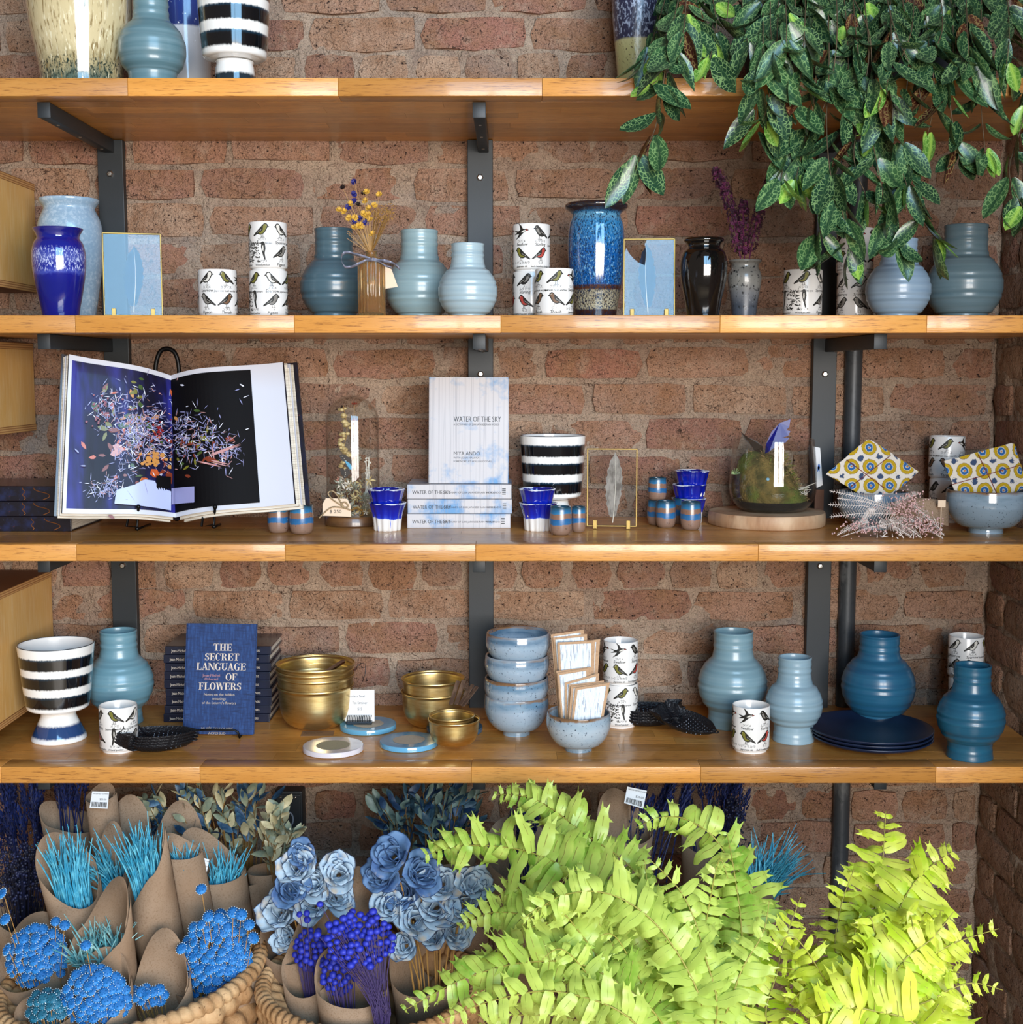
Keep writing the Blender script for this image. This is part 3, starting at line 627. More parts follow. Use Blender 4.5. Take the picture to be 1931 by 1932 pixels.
# ------------------------------------------------------------------ brass bowls
BR = mat('brushed_brass', '#dcc48a', .36, var=[(40, '#c8a868', .42, .68, (1, 1, 6)), (7, '#e8d6a4', .5, .75, (1, 1, 1))], metal=1.0, bump=[(70, .1, .0006, 2, (1, 1, 9))])
def brass(label, u, Y, z0, hw, H, grp='nested brass bowls', n=1):
    m = mpp(Y, z0+.03); r = hw*m; t = thing('brass_bowl', label, 'bowl', (xat(u, Y, z0+H/2), Y, z0), U(0, 6), grp)
    P = [(r*.3, 0), (r*.52, .001), (r*.72, H*.09), (r*.86, H*.26), (r*.93, H*.5), (r*.955, H*.8), (r*.965, H*.92), (r*1.0, H*.965), (r*1.0, H)]
    mb = MB(); mb.lathe(solid(P, .0016, 6), 64); mb.build('bowl_body', BR, t, .9)
    return t
yB = 2.355
for k, (z, hw, H) in enumerate(((0, 72, .078), (.019, 72, .078), (.030, 73, .078), (.040, 74, .0775))):
    brass('large brass bowl, %s of the stack of four holding the dark spoons' % ['bottom', 'second from the bottom', 'third from the bottom', 'top'][k], 596+[0, 1, -1, 0][k], yB, zb+z+(.0004 if k else 0), hw, H)
brass('medium brass bowl, lower of the pair before the middle post', 817, 2.36, zb, 60, .065)
brass('medium brass bowl, upper of the pair before the middle post', 818, 2.36, zb+.0265, 60, .0625)
brass('small brass bowl standing on the slate coaster, the outer one', 857, 2.2, zb+.0102, 49, .045)
brass('small brass bowl nested inside the other on the slate coaster', 853, 2.2, zb+.0165, 43, .045)
# ------------------------------------------------------------------ cups on the third shelf
def flute_cup(label, u, Y, z0, hwt, hwb, H, lower):
    m = mpp(Y, z0); t = thing('fluted_cup', label, 'cup', (xat(u, Y, z0+H/2), Y, z0), U(0, 6), 'blue and white fluted cups')
    mb = MB(); sec = [(0, hwb*.96), (.05, hwb), (.25, hwb*1.03), (.5, hwb*1.10), (.75, hwb*1.24), (.9, hwb+(hwt-hwb)*.82), (1, hwt)]
    P = catmull([(r*m, k*H) for k, r in sec], 4); n = 96; g = []
    Q = [(.0001, .002, 0), (P[0][0]*.85, .002, 0)]+[(r, z, 1) for r, z in P]+[(max(r-.0025, .001), z, 1) for r, z in reversed(P) if z > .004]+[(.0001, .005, 0)]
    for j in range(n):
        a = 2*PI*j/n; w_ = .0010*math.cos(a*13); g.append([((r+w_*fl*(1.1-.6*z/H))*math.cos(a), (r+w_*fl*(1.1-.6*z/H))*math.sin(a), z) for r, z, fl in Q])
    mb.sheet(g, closed=True)
    M_ = bandmat('blue_drip_glaze', H, [(0, '#d8d3cc'), (.42, '#dad6d2'), (.44, '#c3cbe0'), (.47, '#1b33b0'), (.6, '#0c1f9c'), (.9, '#0a1780'), (.975, '#0b1878'), (.985, '#b9c0d8'), (1, '#c9cede')] if lower else
                 [(0, '#dcd8d2'), (.16, '#dcd8d2'), (.2, '#1b33b0'), (.5, '#0c1f9c'), (.9, '#0a1780'), (.97, '#0b1878'), (.985, '#b9c0d8'), (1, '#c9cede')],
                 amp=.16, nscale=28, stretch=(1, 1, .12), speck=[(150, '#4a66cc', .66, .74, (1, 1, .08))], rough=.08, coat=.8)
    mb.build('cup_body', M_, t, True); return t
z3 = ST[2]
for (u, v, nm) in ((729, 1004, 'next to the glass cloche'), (1014, 1004, 'in front of the striped footed vase')):
    Y = yat(v, z3)+.03
    flute_cup('lower blue and white fluted cup of the pair '+nm, u+2, Y, z3, 36, 25, .0495, 1)
    flute_cup('upper blue and white fluted cup of the pair '+nm, u, Y, z3+.0245, 35, 25, .0495, 0)
Y = yat(990, z3)+.028
for k, L in enumerate(('lowest', 'middle', 'top')):
    flute_cup(L+' cup of the three stacked fluted cups left of the glass terrarium', [1300, 1301, 1306][k], Y, z3+k*.0255, 33, 24, .047, k == 0)
def yunomi(label, u, v, hw, hpx, dz=0, g='small brown and blue stoneware cups'):
    Y = yat(v, z3)+.018; m = mpp(Y, z3); H = hpx*m; r = hw*m
    t = thing('stoneware_cup', label, 'cup', (xat(u, Y, z3+H/2), Y, z3+dz), U(0, 6), g)
    P = [(r*.62, 0), (r*.74, .001), (r*.90, H*.12), (r*.99, H*.32), (r*1.01, H*.5), (r*.985, H*.72), (r*.94, H*.9), (r*.95, H)]
    M_ = bandmat('brown_cup_glaze', H, [(0, '#7b6354'), (.3, '#85695a'), (.36, '#8a6a58'), (.385, '#2b6594'), (.56, '#225a8c'), (.58, '#80604f'), (.74, '#80604f'), (.765, '#2b6f98'), (.86, '#245f88'), (.97, '#1e4658'), (1, '#16323f')], amp=.13, nscale=26, stretch=(1, 1, .6), speck=[(260, '#3c2c24', .66, .7, (1, 1, 1))], rough=.3, coat=.3)
    mb = MB(); mb.lathe(solid(P, .0028, 6), 40); mb.build('cup_body', M_, t, .9); return t
yunomi('brown and blue stoneware cup, front left of three under the open picture book', 525, 1007, 20, 53)
yunomi('brown and blue stoneware cup, front right of three under the open picture book', 569, 1009, 22.5, 54)
yunomi('brown and blue stoneware cup behind the other two by the open book', 566, 988, 20, 50)
yunomi('brown and blue stoneware cup in front of the right fluted pair', 1058, 1011, 21, 53)
yunomi('brown and blue stoneware cup right beside the brass feather frame', 1092, 1006, 13.5, 48)
yunomi('lower back stoneware cup of a pair, carrying another, right of the feather frame', 1239, 992, 17.5, 46)
yunomi('upper stoneware cup standing on the back cup right of the feather frame', 1240, 992, 17.5, 43, .0445)
yunomi('stoneware cup in front of the stacked stoneware pair', 1257, 997, 19, 50)
yunomi('stoneware cup in front of the stack of three fluted cups', 1304, 1001, 19.5, 52)
yunomi('stoneware cup half hidden behind another, at the three fluted cups', 1287, 990, 18, 48)
# ------------------------------------------------------------------ glass cloche with dried flowers
def thin_glass(name, col, rough=.0, ior=1.45):
    m = bpy.data.materials.new(name); m.use_nodes = True; N = NT(m); N.n.remove(N.n['Principled BSDF']); tr = N.add('ShaderNodeBsdfTransparent'); tr.inputs[0].default_value = (*col, 1); gl = N.add('ShaderNodeBsdfGlossy'); gl.inputs['Roughness'].default_value = rough
    lw = N.add('ShaderNodeLayerWeight'); pw = N.add('ShaderNodeMath', operation='POWER'); pw.inputs[1].default_value = 4.5; N.link(lw.outputs['Facing'], pw.inputs[0]); fr = N.add('ShaderNodeMath', operation='MULTIPLY_ADD'); fr.inputs[1].default_value = .9; fr.inputs[2].default_value = .036; N.link(pw.outputs[0], fr.inputs[0]); mx = N.add('ShaderNodeMixShader'); N.link(fr.outputs[0], mx.inputs[0]); N.link(tr.outputs[0], mx.inputs[1]); N.link(gl.outputs[0], mx.inputs[2]); N.link(mx.outputs[0], N.n['Material Output'].inputs[0]); return m
GL = thin_glass('clear_glass', (.985, .99, .985))
def flower(mb, c, d, r, n, mi, cup=.3, w=.5, ci=None):
    """star of n petals facing d"""
    d = Vector(d).normalized(); a = d.orthogonal().normalized(); b = d.cross(a); c = Vector(c)
    for k in range(n):
        t = 2*PI*k/n+U(-.15, .15); e = a*math.cos(t)+b*math.sin(t); s_ = d.cross(e)
        mb.add([c, c+e*r*.55+s_*r*w*.4+d*r*cup*.4, c+e*r+d*r*cup, c+e*r*.55-s_*r*w*.4+d*r*cup*.4], [(0, 1, 2, 3)], mi)
    if ci is not None: mb.ball(c+d*r*.1, r*.3, 6, 4, ci)
def M1(n, c, r=.6, **k): return mat(n, c, r, **k)
CREAM = M1('dried_cream', '#cbb27c', var=[(60, '#8f7440', .5, .7, (1, 1, 1))]); GREYL = M1('dried_grey_green', '#8e8c78', var=[(50, '#5f5d4c', .5, .7, (1, 1, 1))])
WHT = M1('dried_white', '#d9cfc0'); PINKF = M1('dried_pink', '#c98d78'); REDF = M1('dried_red', '#8e2a1e'); STEM = M1('dry_stem', '#9a7238'); DKW = M1('dark_wing', '#1c0f0c', .4)
Y = yat(996, z3)+.053; m = mpp(Y, z3); X = xat(666, Y, z3+.1); r = 52*m
t = thing('glass_cloche', 'tall glass dome on a round wooden base with dried flowers and a butterfly inside', 'cloche', (X, Y, z3))
mb = MB(); mb.lathe([(.0001, 0), (r*1.0, 0), (r*1.04, .002), (r*1.04, .015), (r*1.0, .018), (r*.93, .018), (.0001, .018)], 56); mb.build('wooden_base', mat('cloche_base_wood', '#6b4a2c', .4, var=[(9, '#4d3420', .4, .6, (1, 1, 5))], coat=.4), t, .7)
Hd = zat(746, Y)-z3-.018; rd = 50*m; P = [(rd, 0), (rd, Hd-rd*1.0)]+[(rd*math.cos(a), Hd-rd*1.0+rd*math.sin(a)*1.0) for a in [PI/2*k/12 for k in range(1, 12)]]+[(.0004, Hd)]
ti = .0016; mb = MB(); mb.lathe(P+[(.0004, Hd-ti)]+[((rd-ti)*math.cos(a), Hd-rd+(rd-ti)*math.sin(a)) for a in [PI/2*k/12 for k in range(11, 0, -1)]]+[(rd-ti, Hd-rd), (rd-ti, 0), (rd, 0)], 64, 0, T(0, 0, .0183)); mb.build('glass_dome', GL, t, True)
L = lambda u, v, dy=0: Vector((xat(u, Y+dy, zat(v, Y+dy))-X, dy, zat(v, Y+dy)-z3))
mb = MB(); sp = [L(662, 985), L(655, 930), L(648, 860), L(655, 810), L(648, 765)]; mb.tube(catmull([tuple(p) for p in sp], 6), .0007, 5, 0)
mb.tube([L(670, 985), L(668, 880), L(669, 765)], .0006, 5, 0)
for k in range(40):
    v = U(762, 885); u = 650+5*math.sin(v/9)+U(-6, 6); p = L(u, v, U(-.008, .008)); s = U(.0035, .0055)
    mb.ball(p, s, 7, 5, 1, (1, 1, .75))
for k in range(60): flower(mb, L(U(640, 700), U(905, 980), U(-.02, .02)), (U(-1, 1), -1, U(-.5, 1)), U(.006, .013), 5, rng.choice((1, 2, 2, 3)), .5)
for k in range(8): flower(mb, L(670+U(-8, 8), 835+k*6, U(-.01, .01)), (U(-.5, .5), -1, .4), .006, 6, rng.choice((2, 3)))
flower(mb, L(669, 763), (0, -.3, 1), .0075, 9, 4, .3); flower(mb, L(669, 793), (0, -.4, 1), .0065, 10, 5, .4); flower(mb, L(640, 905, -.01), (-.5, -.6, .5), .007, 8, 5)
for k in range(14):
    mb.tube([L(690+U(-5, 8), 960), L(694+U(-4, 4), U(860, 900))], .0005, 4, 3); mb.ball(L(694+U(-6, 6), U(860, 905)), .0018, 6, 4, 3)
for k in range(12):
    a = U(0, 6); mb.tube([L(672+14*math.cos(a+q*.6), 968+9*math.sin(a+q*.6)+U(-3, 3), .006*math.sin(q)-.015) for q in range(8)], .0009, 4, 0)
tag(mb.build('dried_flowers', [STEM, CREAM, GREYL, WHT, REDF, PINKF], t), kind=None)
SKYB = M1('pale_blue_wing', '#4f9fc4', .3)
mb = MB()
q = [L(*p, -.012) for p in ((641, 858), (651, 857), (662, 866), (668, 881), (665, 888), (658, 885), (650, 874))]; mb.add(q, [tuple(range(len(q)))], 0)
q = [L(*p, -.0125) for p in ((650, 868), (660, 874), (666, 883), (661, 886), (655, 878))]; mb.add(q, [tuple(range(len(q)))], 1)
q = [L(*p, -.011) for p in ((642, 884), (655, 884), (662, 892), (655, 900), (650, 903), (643, 893))]; mb.add(q, [tuple(range(len(q)))], 0)
for p in ((646, 861), (650, 865), (653, 869), (651, 887), (652, 891), (652, 895), (651, 899)): mb.ball(L(*p, -.0128), .0009, 5, 4, 2)
mb.tube([L(660, 889, -.011), L(641, 860, -.012)], .0008, 5, 0)
mb.build('butterfly', [DKW, SKYB, WHT], t)
PAPERT = M1('cream_tag_paper', '#dcc3a8', .8); TWINE = mat('twine', '#a58d6b', .9, var=[(400, '#6e5a3e', .5, .6, (1, 1, 1))], bump=[(500, .5, .001, 2, (1, 1, 1))])
tg = thing('price_tag', 'cream paper price tag reading $250 tied with twine to the glass cloche', 'tag', (X, Y-.055, z3)); L2 = lambda u, v: pt(u, v, Y-.062)-Vector((X, Y-.055, z3))
mb = MB(); c = [L2(609, 973), L2(609, 951), L2(615, 940), L2(655, 941), L2(662, 954), L2(663, 975)]; bk = [p+Vector((0, .0008, 0)) for p in c]
mb.add(c+bk, [tuple(range(5, -1, -1)), tuple(range(6, 12))]+[(i, (i+1) % 6, (i+1) % 6+6, i+6) for i in range(6)]); tp = mb.build('tag_paper', PAPERT, tg)
mb = MB(); put_text(mb, '$ 250', T(*(L2(622, 968)+Vector((0, -.0004, 0)))) @ R(PI/2, 'X'), .0085, sx=1.1); mb.build('price_text', INK, tg)
mb = MB()
for path in ([(603, 977), (618, 962), (630, 956), (650, 958), (662, 962)], [(650, 957), (640, 950), (626, 940), (620, 930), (628, 926), (637, 934), (643, 946), (650, 957)], [(650, 957), (645, 950), (652, 947), (658, 955), (650, 957)]):
    mb.tube(catmull([tuple(L2(*p)+Vector((0, -.003, 0))) for p in path], 6), .0013, 6)
mb.build('twine_bow', TWINE, tg, True)
# ------------------------------------------------------------------ cloud-patterned books
def cloudmat(name):
    m, N, b = bsdf(name, .45, coat=.1)
    f = noise_n(N, coords(N, (1, 1, 1), True), 16, 5, .6); c = mix(N, ramp(N, f, [(.47, (0, 0, 0)), (.62, (1, 1, 1))]), '#b9b6b8', '#4f88b8')
    f = noise_n(N, coords(N, (1, 1, .008)), 420, 2, .6); c = mix(N, ramp(N, f, [(.54, (0, 0, 0)), (.62, (.4, .4, .4))]), c, '#85838a')
    N.link(c, b.inputs['Base Color']); return m
CLOUD = cloudmat('cloud_cover'); PAGES = mat('page_block', '#d8d0c2', .8, var=[(900, '#b9ae9c', .45, .6, (.02, .02, 1))]); BINK = M1('book_ink', '#1a1d22', .5)
Yb = yat(997, z3)+.004; m = mpp(Yb, z3)
def flatbook(u, w, z, H, D, cover, name, label, grp, dark=False, y=None, rz=0, txt=None):
    y = y or Yb; W = w*mpp(y, z); t = thing(name, label, 'book', (xat(u, y, z)-0, y, z), rz, grp)
    mb = MB(); mb.bbox((-W/2, 0, 0), (W/2, D, .0028), .0006); mb.bbox((-W/2, 0, H-.0028), (W/2, D, H), .0006); mb.bbox((-W/2, -.0008, 0), (W/2, .003, H), .001); mb.build('cover', cover, t)
    mb = MB(); mb.box((-W/2+.003, .003, .0028), (W/2-.003, D-.003, H-.0028)); mb.build('page_block', PAGES, t)
    if txt: mb = MB(); txt(mb, W, H); mb.build('spine_text', txt.m, t)
    return t
def sp1(mb, W, H):
    B = R(PI/2, 'X'); y = -.0012
    put_text(mb, 'WATER OF THE SKY', T(-W*.45, y, H*.34) @ B, .0092, bold=.004, sx=.82); put_text(mb, 'A DICTIONARY OF 2,000 JAPANESE RAIN WORDS', T(-W*.18, y, H*.38) @ B, .0046, sx=.95); put_text(mb, 'MIYA ANDO', T(W*.26, y, H*.38) @ B, .0046)
    for k in range(4): mb.box((W*.41, y-.0001, H*(.3+k*.12)), (W*.445, y, H*(.36+k*.12)))
sp1.m = BINK
hb = .0258
for k, L_ in enumerate(('bottom', 'middle', 'top')): flatbook([866, 868, 867][k], [195, 197, 197][k], z3+k*(hb+.0006), hb, .125, CLOUD, 'cloud_book', 'pale cloud-patterned book lying flat, %s of the pile of three' % L_, 'pale cloud-patterned books', txt=sp1)
zt = z3+3*(hb+.0006); yb = 2.335; mm = mpp(yb, zt); W, H, Tk = 149*mm, (zat(713, yb+.02)-zt)/.985, .026
t = thing('cloud_book', 'pale cloud-patterned book standing upright on the pile of three, cover facing out', 'book', (xat(884, yb, zt), yb, zt), 0, 'pale cloud-patterned books', rot=(-.12, 0, -.04))
mb = MB(); mb.bbox((-W/2, 0, 0), (W/2, .003, H), .0006); mb.bbox((-W/2, Tk-.003, 0), (W/2, Tk, H), .0006); mb.bbox((-W/2-.001, 0, 0), (-W/2+.003, Tk, H), .001); mb.build('cover', CLOUD, t)
mb = MB(); mb.box((-W/2+.003, .003, .003), (W/2-.003, Tk-.003, H-.003)); mb.build('page_block', PAGES, t)
mb = MB(); B = R(PI/2, 'X'); y = -.0004
put_text(mb, 'WATER OF THE SKY', T(-W*.19, y, H*.58) @ B, .0138, bold=.004, sx=.68); put_text(mb, 'A DICTIONARY OF 2,000 JAPANESE RAIN WORDS', T(-W*.19, y, H*.545) @ B, .0050, sx=.74)
put_text(mb, 'MIYA ANDO', T(-W*.19, y, H*.265) @ B, .0095, sx=.9); put_text(mb, 'WITH JOAN HALIFAX', T(-W*.19, y, H*.232) @ B, .0048); put_text(mb, 'FOREWORD BY HOLLIS GOODALL', T(-W*.19, y, H*.2) @ B, .0045)
mb.build('cover_text', BINK, t)
# ------------------------------------------------------------------ dark books lying at the left
DARK = mat('starry_dark_cover', '#120f1a', .35, var=[(40, '#1a2140', .5, .7, (1, 1, 1)), (420, '#9aa4c0', .70, .74, (1, 1, 1)), (60, '#6e3324', .68, .74, (1, 1, 1))], coat=.3)
GOLD = M1('copper_foil', '#b9733c', .35, metal=.7)
def sp2(mb, W, H):
    for (a, c) in ((.28, 0), (.40, 1)):
        P = [(W*a+(.0025*math.sin(q*1.3)) if c == 0 else W*a+(.012*math.sin(q*.55)-.004*(q > 5)), -.0012, H*(.1+.8*q/9)) for q in range(10)] if True else 0
        mb.tube(P, .0006, 4)
sp2.m = GOLD
y3 = yat(1003, z3)+.002
for k, L_ in enumerate(('bottom', 'middle', 'top')): flatbook([-30, -38, -38][k], [330, 300, 300][k], z3+k*.0268, .0263, .17, DARK, 'dark_book', 'dark star-speckled picture book, %s of the pile left of the open book' % L_, 'dark star-speckled books', y=y3, txt=sp2)
# ------------------------------------------------------------------ navy cloth books on the lowest shelf
z4 = ST[3]; NAVY = mat('navy_cloth', '#15305f', .8, var=[(300, '#22447a', .45, .65, (1, 1, .15)), (300, '#10254c', .5, .68, (.15, 1, 1))], bump=[(700, .3, .0008, 2, (1, 1, 1))]); NAVD = mat('navy_jacket', '#10182f', .35, var=[(30, '#0c1226', .45, .6, (1, 1, 1))], coat=.4)
CREAMI = M1('cream_foil', '#cdbfb0', .5); PINKI = M1('pink_foil', '#b98a94', .5)
def sp3(mb, W, H):
    put_text(mb, 'Jean-Michel Othoniel', T(-W*.44, -.0012, H*.3) @ R(PI/2, 'X'), .0078, sx=.75); put_text(mb, 'THE SECRET LANGUAGE OF FLOWERS', T(W*.02, -.0012, H*.35) @ R(PI/2, 'X'), .0058, sx=.74)
sp3.m = CREAMI
yS = yat(1363, z4)+.002; hh = (zat(1219, yS)-z4)/9
ords = ['bottom', 'second from the bottom', 'third from the bottom', 'fourth from the bottom', 'fifth from the bottom', 'sixth from the bottom', 'seventh from the bottom', 'second from the top', 'top']
for k in range(9): flatbook(409+[0, 2, 4, 4, 1, 1, 3, 0, 3][k], 200, z4+k*hh, hh-.0004, .118, NAVD, 'navy_book', 'navy book lying flat, %s of the pile of nine' % ords[k], 'pile of nine navy books', y=yS, rz=[0, .01, -.01, .01, 0, -.012, .01, 0, 0][k], txt=sp3)
yb = yat(1392, z4)+.006; mm = mpp(yb, z4+.1); W = 132*mm; H = (zat(1181, yb+.03)-z4-.004)/.97; Tk = .014
t = thing('navy_cloth_book', 'navy cloth book standing on a small black stand, cream serif lettering on its cover', 'book', (xat(409, yb, z4+.1), yb, z4+.0045), 0, rot=(-.2, .012, 0))
mb = MB(); mb.bbox((-W/2, 0, 0), (W/2, .0028, H), .0008); mb.bbox((-W/2, Tk-.0028, 0), (W/2, Tk, H), .0008); mb.bbox((-W/2-.001, 0, 0), (-W/2+.003, Tk, H), .001); mb.box((-W/2+.0075, -.0002, .001), (-W/2+.0085, .001, H-.001)); mb.build('cover', NAVY, t)
mb = MB(); mb.box((-W/2+.003, .0028, .003), (W/2-.003, Tk-.0028, H-.003)); mb.build('page_block', PAGES, t)
def serif_line(mb, s, cx, z, size, fat, B, sx=1.0):
    put_text(mb, s, T(cx, -.0005, z) @ B, size, align='CENTER', fat=fat, sx=sx)
mb = MB(); px = W/132; zz = lambda v: (zat(v, yb+.02)-z4-.0045)/.98
# heavy display serif: built letter by letter with thick stems, thin arms and slab feet
def didone(mb, s, cx, z, h, B, adv=.86):
    wd = {'T': .78, 'H': .92, 'E': .74, 'S': .62, 'C': .74, 'R': .84, 'L': .70, 'A': .82, 'N': .88, 'G': .82, 'U': .84, 'O': .84, 'F': .70, 'W': 1.12}
    tot = sum(wd[c]*h+h*.07 for c in s)-h*.07; x = cx-tot/2; tk = .20*h; tn = .055*h
    def bar(x0, z0_, x1_, z1_, w0, M_=None): # slanted bar, horizontal width w0
        mb.add([(x0, 0, z0_), (x0+w0, 0, z0_), (x1_+w0, 0, z1_), (x1_, 0, z1_)], [(0, 1, 2, 3)], 0, T(0, -.0005, z))
    def ser(xc, zb_, w_): bar(xc-w_/2, zb_, xc-w_/2, zb_+tn, w_)
    def arc(xc, zc_, rx, rz, a0, a1, n=20):
        P = []
        for i in range(n+1):
            a = a0+(a1-a0)*i/n; k = tn*.5+(tk-tn)*.5*abs(math.cos(a))**1.5
            P.append(((xc+(rx-k)*math.cos(a)), zc_+(rz-tn*.5)*math.sin(a), (xc+(rx+k)*math.cos(a)), zc_+(rz+tn*.5)*math.sin(a)))
        for p, q in zip(P, P[1:]): mb.add([(p[0], 0, p[1]), (p[2], 0, p[3]), (q[2], 0, q[3]), (q[0], 0, q[1])], [(0, 1, 2, 3)], 0, T(0, -.0005, z))
    for c in s:
        w = wd[c]*h; V = lambda xa, w_=tk: (bar(x+xa, 0, x+xa, h, w_), ser(x+xa+w_/2, 0, w_+.2*h), ser(x+xa+w_/2, h-tn, w_+.2*h))
        if c == 'T': bar(x+w/2-tk/2, 0, x+w/2-tk/2, h, tk); ser(x+w/2, 0, tk+.24*h); ser(x+w/2, h-tn, w); bar(x, h*.72, x, h, tn); bar(x+w-tn, h*.72, x+w-tn, h, tn)
        elif c == 'H': V(.1*h); V(w-.1*h-tk); bar(x+.2*h, h*.48, x+.2*h, h*.48+tn, w-.4*h)
        elif c in 'EFL':
            V(.1*h)
            if c != 'L': ser(x+w/2+.05*h, h-tn, w-.1*h); bar(x+w-tn, h*.72, x+w-tn, h, tn); ser(x+w*.5, h*.5, w*.5); bar(x+w*.72, h*.4, x+w*.72, h*.64, tn)
            if c != 'F': ser(x+w/2+.05*h, 0, w-.1*h); bar(x+w-tn, 0, x+w-tn, h*.3, tn)
        elif c == 'N': V(.06*h, tn); V(w-.1*h, tn); bar(x+w-.22*h, 0, x+.06*h, h, tk)
        elif c == 'A': bar(x+.06*h, 0, x+w*.42, h, tn); bar(x+w-tk-.06*h, 0, x+w*.36, h, tk); bar(x+.2*w, h*.3, x+.2*w, h*.3+tn, w*.5); ser(x+.1*h, 0, .26*h); ser(x+w-.16*h, 0, .34*h)
        elif c == 'W': bar(x+w*.22, 0, x+.02*h, h, tk); bar(x+w*.27, 0, x+w*.47, h, tn); bar(x+w*.62, 0, x+w*.42, h, tk); bar(x+w*.68, 0, x+w*.92, h, tn); ser(x+.12*h, h-tn, .34*h); ser(x+w*.5, h-tn, .3*h); ser(x+w*.92, h-tn, .24*h)
        elif c == 'U': bar(x+.1*h, h*.3, x+.1*h, h, tk); bar(x+w-.14*h, h*.3, x+w-.14*h, h, tn); ser(x+.2*h, h-tn, .4*h); ser(x+w-.11*h, h-tn, .24*h); arc(x+w*.5, h*.32, w*.3, h*.30, PI, 2*PI)
        elif c == 'O': arc(x+w/2, h/2, w*.38, h*.5, 0, 2*PI, 30)
        elif c in 'CG':
            arc(x+w*.48, h/2, w*.36, h*.5, .75, 2*PI-.75, 26); bar(x+w-.1*h, h*.66, x+w-.1*h, h, tn)
            if c == 'G': bar(x+w-.26*h, 0, x+w-.26*h, h*.42, tk*.8); ser(x+w-.17*h, h*.4, .36*h)
        elif c == 'S': arc(x+w*.48, h*.73, w*.28, h*.25, .5, PI*1.35); arc(x+w*.48, h*.27, w*.30, h*.26, -PI*.85, PI*.4); bar(x+w*.6, h*.42, x+w*.14, h*.62, tk*1.1); bar(x+w-.1*h, h*.7, x+w-.1*h, h, tn); bar(x, 0, x, h*.3, tn)
        elif c == 'R': V(.1*h); arc(x+w*.46, h*.74, w*.26, h*.24, -PI/2, PI/2); ser(x+w*.4, h*.48, w*.3); ser(x+w*.4, h-tn, w*.3); bar(x+w*.7, 0, x+w*.46, h*.5, tk); ser(x+w*.86, 0, .22*h)
        x += w+h*.07
B = R(PI/2, 'X'); hC = 13.5*px
for s_, v, dx in (('THE', 1230, 4), ('SECRET', 1247.5, 3), ('LANGUAGE', 1265, 2), ('OF', 1283.5, 22), ('FLOWERS', 1300.5, 1)): didone(mb, s_, dx*px, zz(v), hC, B)
mb.build('title_text', CREAMI, t)
mb = MB(); put_text(mb, 'Jean-Michel', T(-16*px, -.0005, zz(1277)) @ B, .0068, align='CENTER', fat=.00012); put_text(mb, 'Othoniel', T(-16*px, -.0005, zz(1283.5)) @ B, .0068, align='CENTER', fat=.00012); mb.build('author_text', PINKI, t)
mb = MB()
for s_, v in (('Notes on the hidden', 1311), ('meanings', 1318.5), ("of the Louvre's flowers", 1326)): put_text(mb, s_, T(0, -.0005, zz(v)) @ B, .0066, align='CENTER', fat=.0001)
put_text(mb, 'MUSÉE DU LOUVRE', T(-2*px, -.0005, zz(1372)) @ B, .0066, align='CENTER', fat=.0001); put_text(mb, 'ACTES SUD', T(-2*px, -.0005, zz(1380)) @ B, .006, align='CENTER', fat=.0001); mb.build('small_text', CREAMI, t)
BLKM = mat('black_metal', '#101113', .4, metal=.6)
ts = thing('book_stand', 'small black wire stand under the standing navy book', 'book stand', (xat(409, yb, z4), yb, z4))
mb = MB(); w2 = 46*mm
for s_ in (1,):
    mb.tube([(-w2, -.012, .0022), (-w2+.002, -.013, .012), (-w2+.008, -.0135, .016), (0, -.0135, .017), (w2-.008, -.0135, .016), (w2-.002, -.013, .012), (w2, -.012, .0022)], .0018, 8)
    for x in (-w2, w2): mb.tube([(x, -.012, .0022), (x, .05, .0022), (x, .052, .09)], .0018, 8)
    mb.tube([(-w2, .052, .09), (w2, .052, .09)], .0018, 8)
mb.build('wire_frame', BLKM, ts, True)
# ------------------------------------------------------------------ open picture book on an easel
BT = [(130, 668), (322, 708), (533, 683)]; BB = [(117, 968), (331, 976), (556, 950)]; DT = [2.215, 2.30, 2.27]; DB = [2.155, 2.235, 2.205]
CT = [pt(*a, d) for a, d in zip(BT, DT)]; CB = [pt(*a, d) for a, d in zip(BB, DB)]
def page_pt(side, u, v, off=0):
    """side 0 left (u 0 outer..1 gutter), side 1 right (u 0 gutter..1 outer); v 0 top..1 bottom"""
    a, b = (0, 1) if side == 0 else (1, 2); k = u if side == 0 else 1-u
    p = CT[a].lerp(CT[b], u).lerp(CB[a].lerp(CB[b], u), v)
    bul = .020*math.sin(PI*max(0, min(k, 1))**1.9)
    nn = Vector((0, -.95, .28)); return p+nn*(bul+off)
ob = thing('open_picture_book', 'large open picture book showing a dark flower photograph, propped on a black easel', 'book', (xat(330, 2.25, z3), 2.25, z3)); O = ob.location.copy()
PAGE = mat('white_page', '#c4c7d2', .3, coat=.25)
